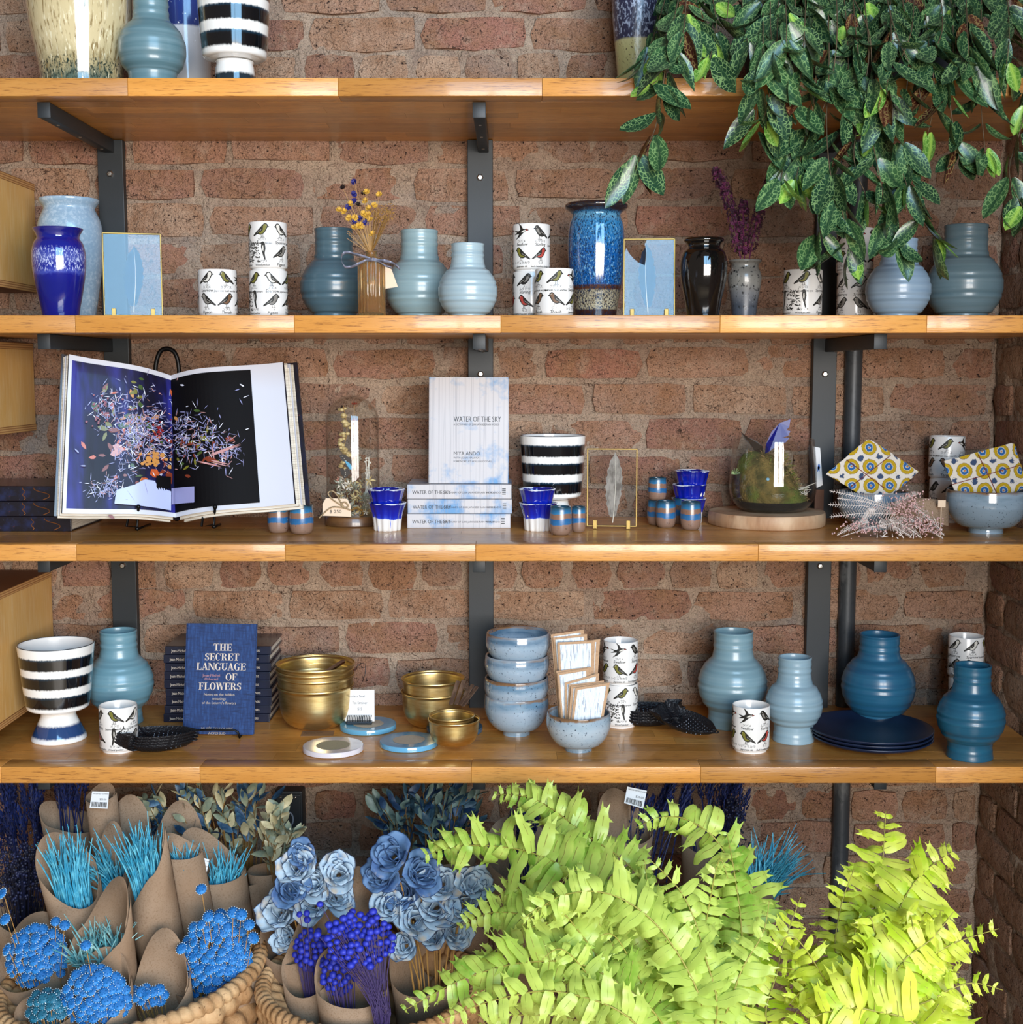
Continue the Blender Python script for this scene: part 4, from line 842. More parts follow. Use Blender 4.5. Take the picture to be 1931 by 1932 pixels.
for sd in (0, 1):
    for lay in range(3):        # leaf blocks fanned behind the open spread
        mb = MB(); g = [[page_pt(sd, i/16, j/10, -.0012-.006*lay)+Vector((((-1 if sd == 0 else 1)*.006*lay), 0, -.003*lay))-O for j in range(11)] for i in range(17)]
        if sd == 1: pass
        mb.thick(g, -.0045 if lay else -.0012); mb.fixn = True; mb.build(['page', 'leaf_block', 'leaf_block'][lay], PAGE if lay == 0 else [PAGES, PAGES][0], ob, .6)
    mb = MB(); dx = (-1 if sd == 0 else 1)
    g = [[page_pt(sd, i/8*1.06-(.06 if sd == 0 else 0), -.01+j/8*1.025, 0)+Vector((dx*.010*(1-i/8 if sd == 0 else i/8), .024, -.004))-O for j in range(9)] for i in range(9)]
    mb.thick(g, -.003); mb.fixn = True; mb.build('cover', DARK, ob, .6)
    for k in range(5):          # ruffled page edges at the outer sides
        u = 0 if sd == 0 else 1; mb = MB(); A = [page_pt(sd, u, v/8, -.004-.0042*k)+Vector((dx*(.002+.0045*k), .001*k, 0))-O for v in range(9)]; B_ = [p+Vector((-dx*.012, .010, 0)) for p in A]
        mb.thick([A, B_], -.0011); mb.fixn = True; mb.build('leaf', [DARK, PAGES, PAGE, PAGES, DARK][k], ob)
# printed photograph: flat print lying on the page
mL, NL, bL = bsdf('print_navy', .5, coat=.1); f = noise_n(NL, coords(NL, (9, 9, .8)), 3, 3, .5); cc = ramp(NL, f, [(.38, '#0b0a20'), (.5, '#15143c'), (.62, '#2b2c80')]); f = noise_n(NL, coords(NL), 7, 3, .5); cc = mix(NL, ramp(NL, f, [(.5, (0, 0, 0)), (.7, (.5, .5, .5))]), cc, '#1d1530'); NL.link(cc, bL.inputs['Base Color']); bL.inputs['Specular IOR Level'].default_value = .2
PB = M1('print_black', '#050407', .6, spec=.15)
def uv_of(px, py):
    for _ in range(1):
        sd = 0 if px < 326 else 1; a, b = (0, 1) if sd == 0 else (1, 2)
        v = (py-(BT[a][1]+BT[b][1])/2)/((BB[a][1]+BB[b][1])/2-(BT[a][1]+BT[b][1])/2)
        for _ in range(3):
            xl = BT[a][0]+(BB[a][0]-BT[a][0])*v; xr = BT[b][0]+(BB[b][0]-BT[b][0])*v; u = (px-xl)/(xr-xl)
            yt = BT[a][1]+(BT[b][1]-BT[a][1])*u; yb_ = BB[a][1]+(BB[b][1]-BB[a][1])*u; v = (py-yt)/(yb_-yt)
    return sd, u, v
pic = MB()
for sd, (u0, u1) in ((0, (.035, 1)), (1, (0, .72))):
    o = len(pic.v); g = [[page_pt(sd, u0+(u1-u0)*i/20, .035+.935*j/12, .00035)-O for j in range(13)] for i in range(21)]; pic.sheet(g, sd)
PC = [mL, PB, M1('print_white', '#d9dbee', .3), M1('print_lilac', '#8a8bb8', .3), M1('print_orange', '#b4532a', .3), M1('print_rust', '#74301d', .3), M1('print_olive', '#6d6a24', .3), M1('print_green', '#3c5226', .3), M1('print_pink', '#b98a8a', .3), M1('print_red', '#7c1a1c', .3), M1('print_slab', '#aab4d6', .3), M1('print_tan', '#b98245', .3)]
pr = random.Random(11); lay = [0]
def pp(px, py):
    sd, u, v = uv_of(px, py); lay[0] += 1; return page_pt(sd, u, v, .0009+.0000008*lay[0])-O
def poly(P, mi):
    if min(p[0] for p in P) < 326 < max(p[0] for p in P): P = [(min(p[0], 325.9), p[1]) for p in P]
    Q = [pp(*p) for p in P]; pic.add(Q, [tuple(range(len(Q)))], mi)
def leafp(x, y, a, L, w, mi): c, s = math.cos(a), math.sin(a); poly([(x, y), (x+c*L*.3-s*w, y+s*L*.3+c*w), (x+c*L*.7-s*w*.8, y+s*L*.7+c*w*.8), (x+c*L, y+s*L), (x+c*L*.7+s*w*.8, y+s*L*.7-c*w*.8), (x+c*L*.3+s*w, y+s*L*.3-c*w)], mi)
for k in range(70): leafp(pr.gauss(255, 30), pr.gauss(835, 40), pr.uniform(0, 6.3), pr.uniform(8, 20), pr.uniform(1.5, 4), pr.choice((5, 4, 6, 7, 11, 5)))
for k in range(36): leafp(pr.gauss(365, 28), pr.gauss(850, 25), pr.uniform(0, 6.3), pr.uniform(8, 18), pr.uniform(1.5, 3), pr.choice((5, 6, 7, 3, 5)))
for k in range(18): leafp(260+pr.uniform(-9, 9), 720+k*6, pr.uniform(0, 6.3), pr.uniform(10, 20), pr.uniform(2, 4), pr.choice((6, 7, 6)))
for x, y, a, L, w, c in ((175, 760, 1.1, 24, 6, 7), (195, 745, -.9, 18, 4, 6), (200, 800, .6, 18, 4, 6), (185, 808, .3, 24, 5, 6), (213, 762, 1.4, 20, 4, 4), (216, 775, 1.5, 18, 3, 6), (225, 808, .1, 24, 5, 7), (238, 790, .2, 22, 5, 7), (205, 815, .1, 26, 5, 5), (282, 800, 1.2, 20, 5, 7), (215, 845, .4, 26, 7, 8), (210, 862, -.2, 26, 6, 8), (290, 890, .9, 20, 8, 4), (318, 890, 1.3, 26, 6, 5), (430, 832, .2, 18, 5, 5), (322, 735, 1.3, 18, 2, 4), (380, 830, .3, 30, 5, 6), (390, 870, .2, 28, 5, 5)): leafp(x, y, a, L, w, c)
for k in range(1300):
    g_ = pr.random()
    if g_ < .5: x, y = pr.gauss(272, 28), pr.gauss(825, 38)
    elif g_ < .75: x, y = pr.gauss(360, 34), pr.gauss(828, 24)
    elif g_ < .85: x, y = pr.gauss(205, 20), pr.gauss(925, 13)
    elif g_ < .92: x, y = pr.gauss(430, 14), pr.gauss(860, 14)
    else: x, y = pr.gauss(205, 14), pr.gauss(775, 18)
    if not (142 < x < 476 and 715 < y < 945): continue
    a = pr.uniform(0, 6.3); L = pr.uniform(5, 17); leafp(x, y, a, L, pr.uniform(.3, .8), pr.choice((2, 3, 3, 3, 8, 3)))
for k in range(26): leafp(pr.uniform(150, 470), pr.uniform(705, 900), pr.uniform(0, 6.3), pr.uniform(5, 13), pr.uniform(.5, 1.6), pr.choice((3, 3, 2)))
for k in range(90):
    x, y = (pr.gauss(200, 14), pr.gauss(775, 20)) if k < 40 else ((pr.gauss(302, 8), pr.gauss(815, 12)) if k < 60 else (pr.gauss(293, 12), pr.gauss(872, 6)))
    q = pr.uniform(1.5, 2.6) if k < 60 else pr.uniform(3, 4.5); mi = 9 if k < 60 else 11; poly([(x+q*math.cos(i), y+q*.9*math.sin(i)) for i in (0, 1.05, 2.1, 3.14, 4.2, 5.2)], mi)
for (x0_, y0_, x1_, y1_) in ((400, 870, 460, 845), (405, 878, 440, 885), (380, 880, 425, 890), (408, 850, 412, 872)):
    for k in range(3): dx = pr.uniform(-3, 3); a = math.atan2(y1_-y0_, x1_-x0_); leafp(x0_, y0_+dx, a, math.hypot(x1_-x0_, y1_-y0_), 1, 8)
top = [(222, 952), (226, 930), (246, 925), (262, 921), (280, 911), (298, 913), (303, 922), (325.9, 930)]
def ytop(x):
    for (x0_, y0_), (x1_, y1_) in zip(top, top[1:]):
        if x0_ <= x <= x1_: return y0_+(y1_-y0_)*(x-x0_)/(x1_-x0_)
    return 930
lay[0] += 300
for k in range(26): xa = 222+4*k; xb = min(xa+4, 325.9); poly([(xa, ytop(xa)), (xb, ytop(xb)), (xb, 955+(xb-222)*.1), (xa, 955+(xa-222)*.1)], 10)
for k in range(12): xa = 326.1+4*k; poly([(xa, 924), (xa+4, 924), (xa+4, 953), (xa, 954)], 3)
for k in range(6): xa = 301+4.1*k; poly([(xa, 903), (min(xa+4.1, 325.9), 903), (min(xa+4.1, 325.9), 930), (xa, 924)], 1)
for x0_, y0_, x1_, y1_ in ((225, 946, 300, 955), (246, 930, 262, 952), (280, 915, 286, 940)): a = math.atan2(y1_-y0_, x1_-x0_); leafp(x0_, y0_, a, math.hypot(x1_-x0_, y1_-y0_), .6, 3)
pic.build('printed_photograph', PC, ob)
ez = thing('book_easel', 'black metal easel holding the open picture book', 'easel', (xat(330, 2.30, z3), 2.30, z3)); O2 = ez.location
mb = MB()
for u, vt, vb in ((259, 957, 1002), (404, 957, 998)):
    yb_ = yat(vb, z3)+.002; p0 = pt(u, vb, yb_); p0.z = z3+.003; p1 = pt(u, vb-8, yb_+.002); p2 = pt(u, vt, 2.175); p2.y = page_pt(0, .7, .97).y-.012
    mb.tube([p0-O2, p1-O2, p2-O2+Vector((0, 0, -.002))], .0022, 8); mb.ball(p2-O2, .0042, 10, 6); mb.ball(p0+Vector((0, 0, .001))-O2, .0038, 10, 6)
    bk = Vector((p0.x, 2.36, z3+.0022)); mb.tube([p0-O2, bk-O2], .0022, 8); lg = Vector((p0.x, p2.y+.035, p1.z+.008)); mb.tube([p1-O2, lg-O2, Vector((p0.x, 2.365, z3+.2))-O2], .0022, 8)
mb.tube(catmull([tuple(pt(u, v, 2.385)-O2) for u, v in ((298, 800), (294, 730), (294, 690), (302, 664), (316, 658), (330, 666), (337, 690), (338, 730), (334, 800))], 6), .0042, 8)
mb.tube([pt(298, 800, 2.385)-O2, Vector((xat(298, 2.4, z3), 2.40, z3+.004))-O2], .0035, 8); mb.tube([pt(334, 800, 2.385)-O2, Vector((xat(334, 2.4, z3), 2.40, z3+.004))-O2], .0035, 8)
mb.build('easel_frame', BLKM, ez, True)
# ------------------------------------------------------------------ feather frames
BRF = mat('frame_brass', '#9c8550', .5, metal=1.0); FEB = mat('blue_grey_feather', '#0a1428', .9, var=[(200, '#142440', .4, .6, (1, 1, .2))]); FEG = mat('grey_feather', '#8f8881', .7, var=[(90, '#5f5852', .42, .6, (1, 1, .4))]); QL = M1('quill', '#d8d2c4', .4)
def frame(label, u, Y, si, w, h, lean, rz, fmat, fx=0, fh=.72, flip=1, depth=.006):
    z = ST[si]; mm = mpp(Y, z+.08); W, H = w*mm, h*mm; b = .0022; cs = 1
    t = thing('feather_frame', label, 'picture frame', (xat(u, Y, z+.07), Y, z+.004), rz, 'brass frames with pressed feathers', rot=(-lean, 0, rz))
    mb = MB()
    for lo, hi in (((-W/2, 0, 0), (-W/2+b, depth, H)), ((W/2-b, 0, 0), (W/2, depth, H)), ((-W/2, 0, 0), (W/2, depth, b)), ((-W/2, 0, H-b), (W/2, depth, H))): mb.bbox(lo, hi, .0005)
    mb.build('brass_rim', BRF, t)
    y = .0012; mb = MB(); mb.box((-W/2+b*.8, y, b*.8), (W/2-b*.8, y+.0009, H-b*.8)); mb.build('glass_pane', GL, t)
    mb = MB(); L = H*fh; n = 22; A = []; B_ = []
    for i in range(n+1):
        k = i/n; ww = W*.17*math.sin(PI*min(k*1.02+.02, 1))**.55*(1+.1*math.sin(i*2.1)); c = W*(fx+.05*math.sin(k*2.4)*flip); z_ = H*.12+L*k
        A.append((c-ww*(1.1 if flip > 0 else .8), depth*.5, z_+.004*(k > .1))); B_.append((c+ww*(.8 if flip > 0 else 1.1), depth*.5, z_+.006*(k > .1)))
    mb.thick([A, B_], .0004); mb.build('feather', fmat, t)
    mb = MB(); mb.tube([((W*(fx+.05*math.sin(i/10*2.4)*flip)), depth*.5-.0006, H*.05+(L+H*.05)*i/10) for i in range(11)], [.0007-.0005*i/10 for i in range(11)], 5); mb.build('quill', QL, t)
    for x in (-W*.33, W*.33):
        mb = MB(); mb.bbox((x-.0035, -.006, -.0035), (x+.0035, -.0045, .012), .0006); mb.bbox((x-.0035, -.006, -.0035), (x+.0035, .05, -.0018), .0004); mb.build('foot_clip', BRF, t)
    return t
FR1 = frame('brass glass frame with a blue feather, leaning beside the cobalt vase', 250, 2.22, 1, 108, 158, .117, .253, FEB, 0, .7)
frame('brass glass frame with a pale blue feather between the ocean-blue and black vases', 1226, 2.23, 1, 98, 148, .118, -.048, FEB, -.02, .78, -1)
frame('small brass glass frame with a grey feather on the third shelf', 1155, yat(999, z3)+.008, 2, 95, 148, .005, -.10, FEG, .02, .8)
# ------------------------------------------------------------------ amber bud vase with dried bunch
AMB = bsdf('amber_glass', .08, trans=.92, ior=1.35)[0]; AMB.node_tree.nodes['Principled BSDF'].inputs['Base Color'].default_value = (.86, .60, .30, 1)
Y = 2.17; z = ST[1]; m = mpp(Y, z+.05); X = xat(701.5, Y, z+.05); H = zat(487, Y)-z; r = 25*m
t = thing('bud_vase', 'ribbed amber glass bud vase with dried flowers, a grey ribbon bow and paper tag', 'vase', (X, Y, z)); mb = MB(); g = []
P = [(.0001, .003), (r*.9, .0), (r, .003), (r, H*.5), (r, H*.93), (r*.9, H*.985), (r*.6, H*1.0), (r*.42, H*1.02), (r*.42, H*1.1), (r*.46, H*1.115), (r*.36, H*1.115), (r*.34, H*1.0), (r*.86, H*.93), (r*.86, .008), (.0001, .008)]
for j in range(120):
    a = 2*PI*j/120; k = .0008*math.cos(a*24); g.append([((rr+(k if .001 < z_ < H*.95 and rr > r*.95 else 0))*math.cos(a), (rr+(k if .001 < z_ < H*.95 and rr > r*.95 else 0))*math.sin(a), z_) for rr, z_ in P])
mb.sheet(g, closed=True); mb.fixn = True; mb.build('glass_body', AMB, t, True)
L = lambda u, v, dy=0: pt(u, v, Y+dy)-Vector((X, Y, z))
YEL = M1('straw_yellow', '#c79a34'); IND2 = M1('dried_indigo', '#1e1c66'); neck = L(700, 480)
fl = [(669, 344, 1), (647, 354, 3), (668, 367, 1), (669, 380, 1), (686, 366, 3), (676, 387, 3), (658, 391, 1), (662, 385, 0), (650, 399, 0), (640, 397, 0), (692, 363, 0), (690, 380, 0), (716, 368, 0), (707, 388, 0), (696, 394, 0), (695, 405, 0), (692, 408, 0), (659, 412, 0), (670, 411, 0), (680, 413, 1), (668, 421, 1), (691, 421, 1), (699, 415, 0), (669, 430, 0), (676, 427, 0), (682, 426, 0), (703, 442, 0), (686, 404, 0)]
st2 = MB()
for i, (u, v, c) in enumerate(fl):
    dy = U(-.015, .015); p = L(u, v, dy); mid = neck.lerp(p, .5)+Vector((0, 0, .004)); st2.tube([neck+Vector((U(-.003, .003), U(-.003, .003), -.02)), neck, mid, p], .00045, 4, 0)
for k in range(34):
    u = U(705, 742); v = 470-(470-U(388, 410))*U(.8, 1); p = L(u, v, U(-.015, .015)); st2.tube([neck, neck.lerp(p, .4), p], .0003, 3, 0)
    for q in range(5): st2.ball(p+Vector((U(-.006, .006), U(-.004, .004), U(-.006, .008))), .0011, 5, 3, 0)
for k in range(8): p = L(U(655, 680), U(430, 450)); st2.tube([neck, p], .0004, 3, 0)
st2.build('dry_stems', [STEM], t)
for i, (u, v, c) in enumerate(fl):
    mb = MB(); p = L(u, v, 0); flower(mb, p, (U(-.5, .5), -1, U(.1, 1)), .0062 if c != 3 else .005, 9, 0, .45, .8); flower(mb, p+Vector((0, -.001, .001)), (U(-.5, .5), -1, U(.1, 1)), .0045, 8, 0, .9, .8); mb.build('flower_head', [YEL, IND2, YEL, DKW][c], t)
RIB = mat('grey_ribbon', '#7a7c8e', .35, coat=.3); mb = MB()
def ribbon(P, w, mi=0, yy=-.028): 
    Q = catmull([(u, v) for u, v in P], 6); A = [L(u, v-w/2, yy+.006*math.sin(i*.5)) for i, (u, v) in enumerate(Q)]; B_ = [L(u+1, v+w/2, yy+.004+.006*math.sin(i*.5)) for i, (u, v) in enumerate(Q)]; mb.thick([A, B_], .0004)
ribbon([(703, 490), (690, 485), (672, 480), (655, 476), (646, 480), (644, 492), (650, 503), (662, 504), (676, 498), (690, 492), (703, 491)], 5); ribbon([(703, 489), (718, 492), (730, 493), (742, 498), (754, 507)], 6); ribbon([(703, 491), (715, 495), (728, 502), (738, 505)], 4)
mb.build('ribbon_bow', RIB, t, True)
mb = MB(); q = [L(*p, .02) for p in ((727, 502), (739, 508), (751, 541), (727, 545))]; mb.add(q+[p+Vector((0, .0006, 0)) for p in q], [(3, 2, 1, 0), (4, 5, 6, 7), (0, 1, 5, 4), (1, 2, 6, 5), (2, 3, 7, 6), (3, 0, 4, 7)]); mb.build('paper_tag', PAPERT, t)
# purple spikes in the grey speckled vase
PUR = M1('plum_flower', '#5a1a44', .7); PURD = M1('dark_plum', '#2e0a22', .7); O3 = t20.location
rz0 = Matrix.Rotation(-t20.rotation_euler.z, 3, 'Z')
for si_, (path, c) in enumerate((([(1400, 500), (1385, 420), (1368, 360), (1350, 322)], 1), ([(1406, 500), (1403, 440), (1403, 384)], 0), ([(1412, 500), (1428, 420), (1445, 370), (1460, 325)], 1))):
    P = catmull([tuple(pt(u, v, 2.23+[-.01, 0, .01][si_]) ) for u, v in path], 10); mb = MB(); mb.tube([rz0 @ (Vector(p)-O3) for p in P], .0012, 5, 0)
    n = len(P)
    for i in range(4, n):
        k = i/n; rad = .0085*min(1, (1-k)*3.2+.35)
        for q in range(13):
            a = U(0, 6.28); d = Vector((math.cos(a), math.sin(a), U(-.1, .7))); c0 = rz0 @ (Vector(P[i])+Vector((0, 0, U(-.004, .004)))-O3); e = c0+(rz0 @ d)*rad*U(.75, 1.15)
            flower(mb, e, rz0 @ d, .0034, 4, rng.choice((0, 1)), .5, 1.0)
    mb.build('flower_spike', [PUR, PURD], t20)
# ------------------------------------------------------------------ terrarium on a wood slice
Y = yat(1002, z3)+.105; m = mpp(Y, z3); X = xat(1448, Y, z3); R_ = 109*m; Hs = .0245
t = thing('wood_slice', 'round pale wood slice under the glass terrarium', 'wood slice', (X, Y, z3)); mb = MB()
g = [[(k*R_*(1+.012*math.sin(3*a)+.008*math.sin(7*a))*math.cos(a), k*R_*(1+.012*math.sin(3*a)+.008*math.sin(7*a))*math.sin(a), zz_) for k, zz_ in ((.001, 0), (.98, 0), (1, .002), (1.005, Hs*.6), (.995, Hs-.002), (.985, Hs), (.93, Hs), (.001, Hs))] for a in [2*PI*j/72 for j in range(72)]]
mb.sheet(g, closed=True); mb.build('slice_body', mat('bark_free_wood', '#b08a68', .6, var=[(35, '#8c6242', .5, .68, (1, 1, .15)), (9, '#c9ab8a', .45, .6, (1, 1, .5))], bump=[(80, .3, .002, 3, (1, 1, .1))]), t, .8)
zt2 = z3+Hs; X2 = xat(1459, Y, zt2+.07)
t = thing('glass_terrarium', 'wide glass terrarium with moss, twigs and a blue butterfly, on the wood slice', 'terrarium', (X2, Y, zt2)); zz2 = lambda v: zat(v, Y)-zt2
P = [(44, 0), (60, .004), (74, .018), (80.5, .038), (80, zz2(890)), (77, zz2(850)), (75, zz2(829))]; P = catmull([(a*m, b) for a, b in P], 6); ti = .0018
mb = MB(); mb.lathe([(.0001, 0)]+P+[(P[-1][0]-ti*.5, P[-1][1]+.0008)]+[(r_-ti, z_) for r_, z_ in reversed(P) if z_ > .003]+[(40*m, .003), (.0001, .003)], 72); mb.build('glass_bowl', GL, t, True)
mb = MB(); mb.lathe([(.0001, .0035), (42*m, .0036), (58*m, .007), (70*m, .0165), (72*m, .02), (.0001, .022)], 40); mb.build('dark_soil', mat('dark_soil', '#16120e', .95, bump=[(200, .8, .004, 3, (1, 1, 1))]), t)
MOSS = mat('moss_brown', '#7d6836', .95, var=[(40, '#4a4420', .4, .6, (1, 1, 1)), (15, '#5f6a2c', .5, .62, (1, 1, 1))], bump=[(250, 1, .004, 4, (1, 1, 1))]); MOSG = M1('moss_green', '#7a8838', .9); TWG = M1('twig_tan', '#a8895a', .9)
mb = MB(); g = []
for j in range(40):
    a = 2*PI*j/40; g.append([((r_*m*(1+.12*noise.noise(Vector((math.cos(a)*2, math.sin(a)*2, z_*30)))))*math.cos(a)-.006*k, r_*m*math.sin(a)*(1+.1*noise.noise(Vector((a, z_*20, 3)))), z_) for k, (r_, z_) in enumerate(((66, .019), (68, .03), (60, .05), (50, .072), (40, .092), (26, .105), (1, .110)))])
mb.sheet(g, closed=True); mb.build('moss_mound', MOSS, t, True)
mb = MB()
for k in range(1500):
    a = U(0, 6.28); h = U(.02, .108); rr = (70-38*(h/.108)**1.4)*m*U(.8, 1.02); p = Vector((rr*math.cos(a)-.004*h/.02*.6, rr*math.sin(a), h))
    d = Vector((math.cos(a)+U(-.9, .9), math.sin(a)+U(-.9, .9), U(-.6, .9))).normalized()*U(.004, .011); s_ = d.orthogonal().normalized()*.0006; b_ = p+d*.5+Vector((U(-.003, .003), U(-.003, .003), U(-.002, .003)))
    q = p+d
    if Vector((q.x, q.y)).length > 73*m: continue
    mb.add([p-s_, p+s_, b_+s_, b_-s_, q], [(0, 1, 2, 3), (3, 2, 4)], rng.choice((0, 0, 1, 2, 2)))
tag(mb.build('moss_fibres', [MOSS, MOSG, TWG], t), kind='stuff')
L = lambda u, v, dy=0: pt(u, v, Y+dy)-Vector((X2, Y, zt2)); BLW = mat('morpho_blue', '#0a1470', .4, var=[(20, '#1230a4', .5, .7, (1, 1, .3))], coat=.0)
mb = MB()
def wing(P, mi, dy, dy2): Q = [L(u, v, dy+(dy2-dy)*i/len(P)) for i, (u, v) in enumerate(P)]; mb.add(Q+[p+Vector((0, .0005, 0)) for p in Q], [tuple(range(len(Q))), tuple(range(2*len(Q)-1, len(Q)-1, -1))]+[(i, (i+1) % len(Q), (i+1) % len(Q)+len(Q), i+len(Q)) for i in range(len(Q))], mi)
wing([(1444, 856), (1446, 838), (1456, 815), (1472, 798), (1492, 791), (1490, 805), (1484, 812), (1492, 813), (1488, 822), (1476, 826), (1490, 826), (1484, 834), (1465, 842), (1452, 852)], 0, -.01, -.02)
wing([(1440, 858), (1425, 850), (1408, 832), (1397, 813), (1410, 824), (1428, 832), (1440, 842)], 1, .0, -.01); mb.tube([L(1436, 850), L(1450, 872)], .0015, 6, 1)
mb.build('butterfly', [BLW, mat('brown_wing', '#2a1c12', .6)], t)
mb = MB()
for k in range(26): a = U(-1, 1); p0 = L(1510+U(-15, 12), 930+U(-8, 12), U(-.035, -.01)); mb.tube([p0, p0+Vector((U(-.012, .012), 0, U(.003, .01))), p0+Vector((U(-.02, .02), U(-.01, .01), U(.004, .014)))], .0008, 4, 0)
for k in range(14): a = U(0, 6.28); p0 = L(1388, 895, -.02); mb.tube([p0, p0+Vector((math.cos(a)*.008, -.002, abs(math.sin(a))*.012))], .0006, 3, 1)
mb.ball(L(1449, 905, -.052), .004, 10, 6, 2); mb.build('lichen_and_egg', [WHT, M1('air_plant', '#8aa06a'), M1('pale_blue_egg', '#7fb0c8', .4)], t)
g1 = thing('gift_card', 'small white card with a blue butterfly print leaning behind the terrarium', 'card', pt(1545, 920, 2.42)); g1.location.z = z3
mb = MB(); q = [pt(*p, 2.42)-g1.location for p in ((1534, 842), (1548, 845), (1553, 915), (1541, 921))]; q2 = [Vector((q[3].x, 0, 0)), Vector((q[2].x, 0, 0))]; mb.add(q+[p+Vector((0, .001, 0)) for p in q], [(3, 2, 1, 0), (4, 5, 6, 7), (0, 1, 5, 4), (1, 2, 6, 5), (2, 3, 7, 6), (3, 0, 4, 7)]); mb.build('card_paper', M1('white_card', '#dcdcdc', .6), g1)
mb = MB(); mb.flat([(0, 0), (.005, .008), (.004, .016), (0, .008)], 0, T(*(q[3]+Vector((.001, -.0006, .03)))) @ R(PI/2, 'X')); mb.flat([(0, 0), (-.004, .008), (-.003, .016), (0, .008)], 0, T(*(q[3]+Vector((.005, -.0006, .03)))) @ R(PI/2, 'X')); mb.build('butterfly_print', M1('print_blue', '#2468b8'), g1)
mb = MB(); mb.box((q[3].x-.002, .002, 0), (q[2].x+.003, .008, .06)); mb.build('card_holder', mat('kraft_brown', '#5a3a28', .8), g1)
# ------------------------------------------------------------------ folded cloth squares
def clothmat():
    m, N, b = bsdf('sunflower_cloth', .9, spec=.2)
    v = coords(N, (30, 1, 30)); sc = N.add('ShaderNodeVectorMath', operation='MULTIPLY'); sc.inputs[1].default_value = (1, 0, 1); N.link(v, sc.inputs[0])
    vo = N.add('ShaderNodeTexVoronoi'); vo.inputs['Scale'].default_value = 1; vo.inputs['Randomness'].default_value = .0; N.link(sc.outputs[0], vo.inputs['Vector'])
    nf = noise_n(N, coords(N), 260, 2, .6); ad = N.add('ShaderNodeMath', operation='MULTIPLY_ADD'); ad.inputs[1].default_value = .12; N.link(nf, ad.inputs[0]); N.link(vo.outputs['Distance'], ad.inputs[2])
    c = ramp(N, ad.outputs[0], [(0, '#c89a4a'), (.10, '#a8663a'), (.125, '#b7c3c8'), (.16, '#2a5a92'), (.25, '#2a5a92'), (.27, '#c9c8bd'), (.30, '#a98a1c'), (.43, '#b8981f'), (.455, '#6a5416'), (.475, '#d3cabd'), (1, '#d3cabd')], 'LINEAR')
    of = N.add('ShaderNodeVectorMath', operation='ADD'); of.inputs[1].default_value = (.5, 0, .5); N.link(sc.outputs[0], of.inputs[0])
    st = N.add('ShaderNodeVectorMath', operation='MULTIPLY'); st.inputs[1].default_value = (1, 1, 1); N.link(of.outputs[0], st.inputs[0])
    v2 = N.add('ShaderNodeTexVoronoi'); v2.inputs['Scale'].default_value = 1; v2.inputs['Randomness'].default_value = 0; N.link(st.outputs[0], v2.inputs['Vector'])
    n2 = noise_n(N, coords(N), 90, 3, .8); a2 = N.add('ShaderNodeMath', operation='MULTIPLY_ADD'); a2.inputs[1].default_value = .55; N.link(n2, a2.inputs[0]); N.link(v2.outputs['Distance'], a2.inputs[2])
    f = ramp(N, a2.outputs[0], [(.40, (1, 1, 1)), (.43, (0, 0, 0))]); g5 = ramp(N, ad.outputs[0], [(.46, (0, 0, 0)), (.49, (1, 1, 1))]); mm = mix(N, 1.0, f, g5, 'MULTIPLY')
    c = mix(N, mm, c, '#3a4a66'); N.link(c, b.inputs['Base Color']); return m
CLO = clothmat(); REDS = M1('red_thread', '#7a1c1c', .7)
def cloths(label, P, Y, dY, n, cross):
    """bundle of folded squares: P = 4 image corners of the front face, top to Y+dY"""
    c0 = pt(sum(p[0] for p in P)/4, max(p[1] for p in P), Y); t = thing('cloth_bundle', label, 'napkins', c0, 0, 'bundles of sunflower-print cloth squares')
    vs = [p[1] for p in P]; dep = lambda v: Y+dY*(max(vs)-v)/(max(vs)-min(vs))
    Q = [pt(u, v, dep(v))-c0 for u, v in P]
    for k in range(n):
        mb = MB(); g = [[Q[0].lerp(Q[1], i/10).lerp(Q[3].lerp(Q[2], i/10), j/10)+Vector((U(-.001, .001)+.0025*k, .0035*k+.0016*noise.noise(Vector((i*.5, j*.5, k*3))), U(-.0007, .0007)-.0004*k)) for j in range(11)] for i in range(11)]
        if k == 0: 
            for i in range(11): 
                for j in range(11): g[i][j] += Vector((0, -.003*math.sin(PI*i/10)*math.sin(PI*j/10), 0))
        mb.thick(g, -.0028); mb.fixn = True; mb.build('folded_cloth', CLO, t, .6)
    mb = MB()
    for a, b_ in cross:
        pa, pb = pt(*a, dep(a[1]))-c0, pt(*b_, dep(b_[1]))-c0; mb.tube([pa.lerp(pb, i/8)+Vector((0, -.0042, .001)) for i in range(9)], .0006, 5)
    mb.build('red_thread', REDS, t)
cloths('bundle of sunflower-print cloth squares standing diagonally in the left bowl', [(1559, 894), (1637, 829), (1728, 889), (1656, 952)], 2.31, .03, 6, [((1597, 868), (1669, 922)), ((1680, 860), (1604, 920))])
cloths('bundle of sunflower-print cloth squares in the right-hand bowl', [(1782, 870), (1908, 836), (1935, 920), (1815, 962)], 2.25, .03, 6, [((1845, 858), (1882, 935)), ((1795, 915), (1925, 878))])
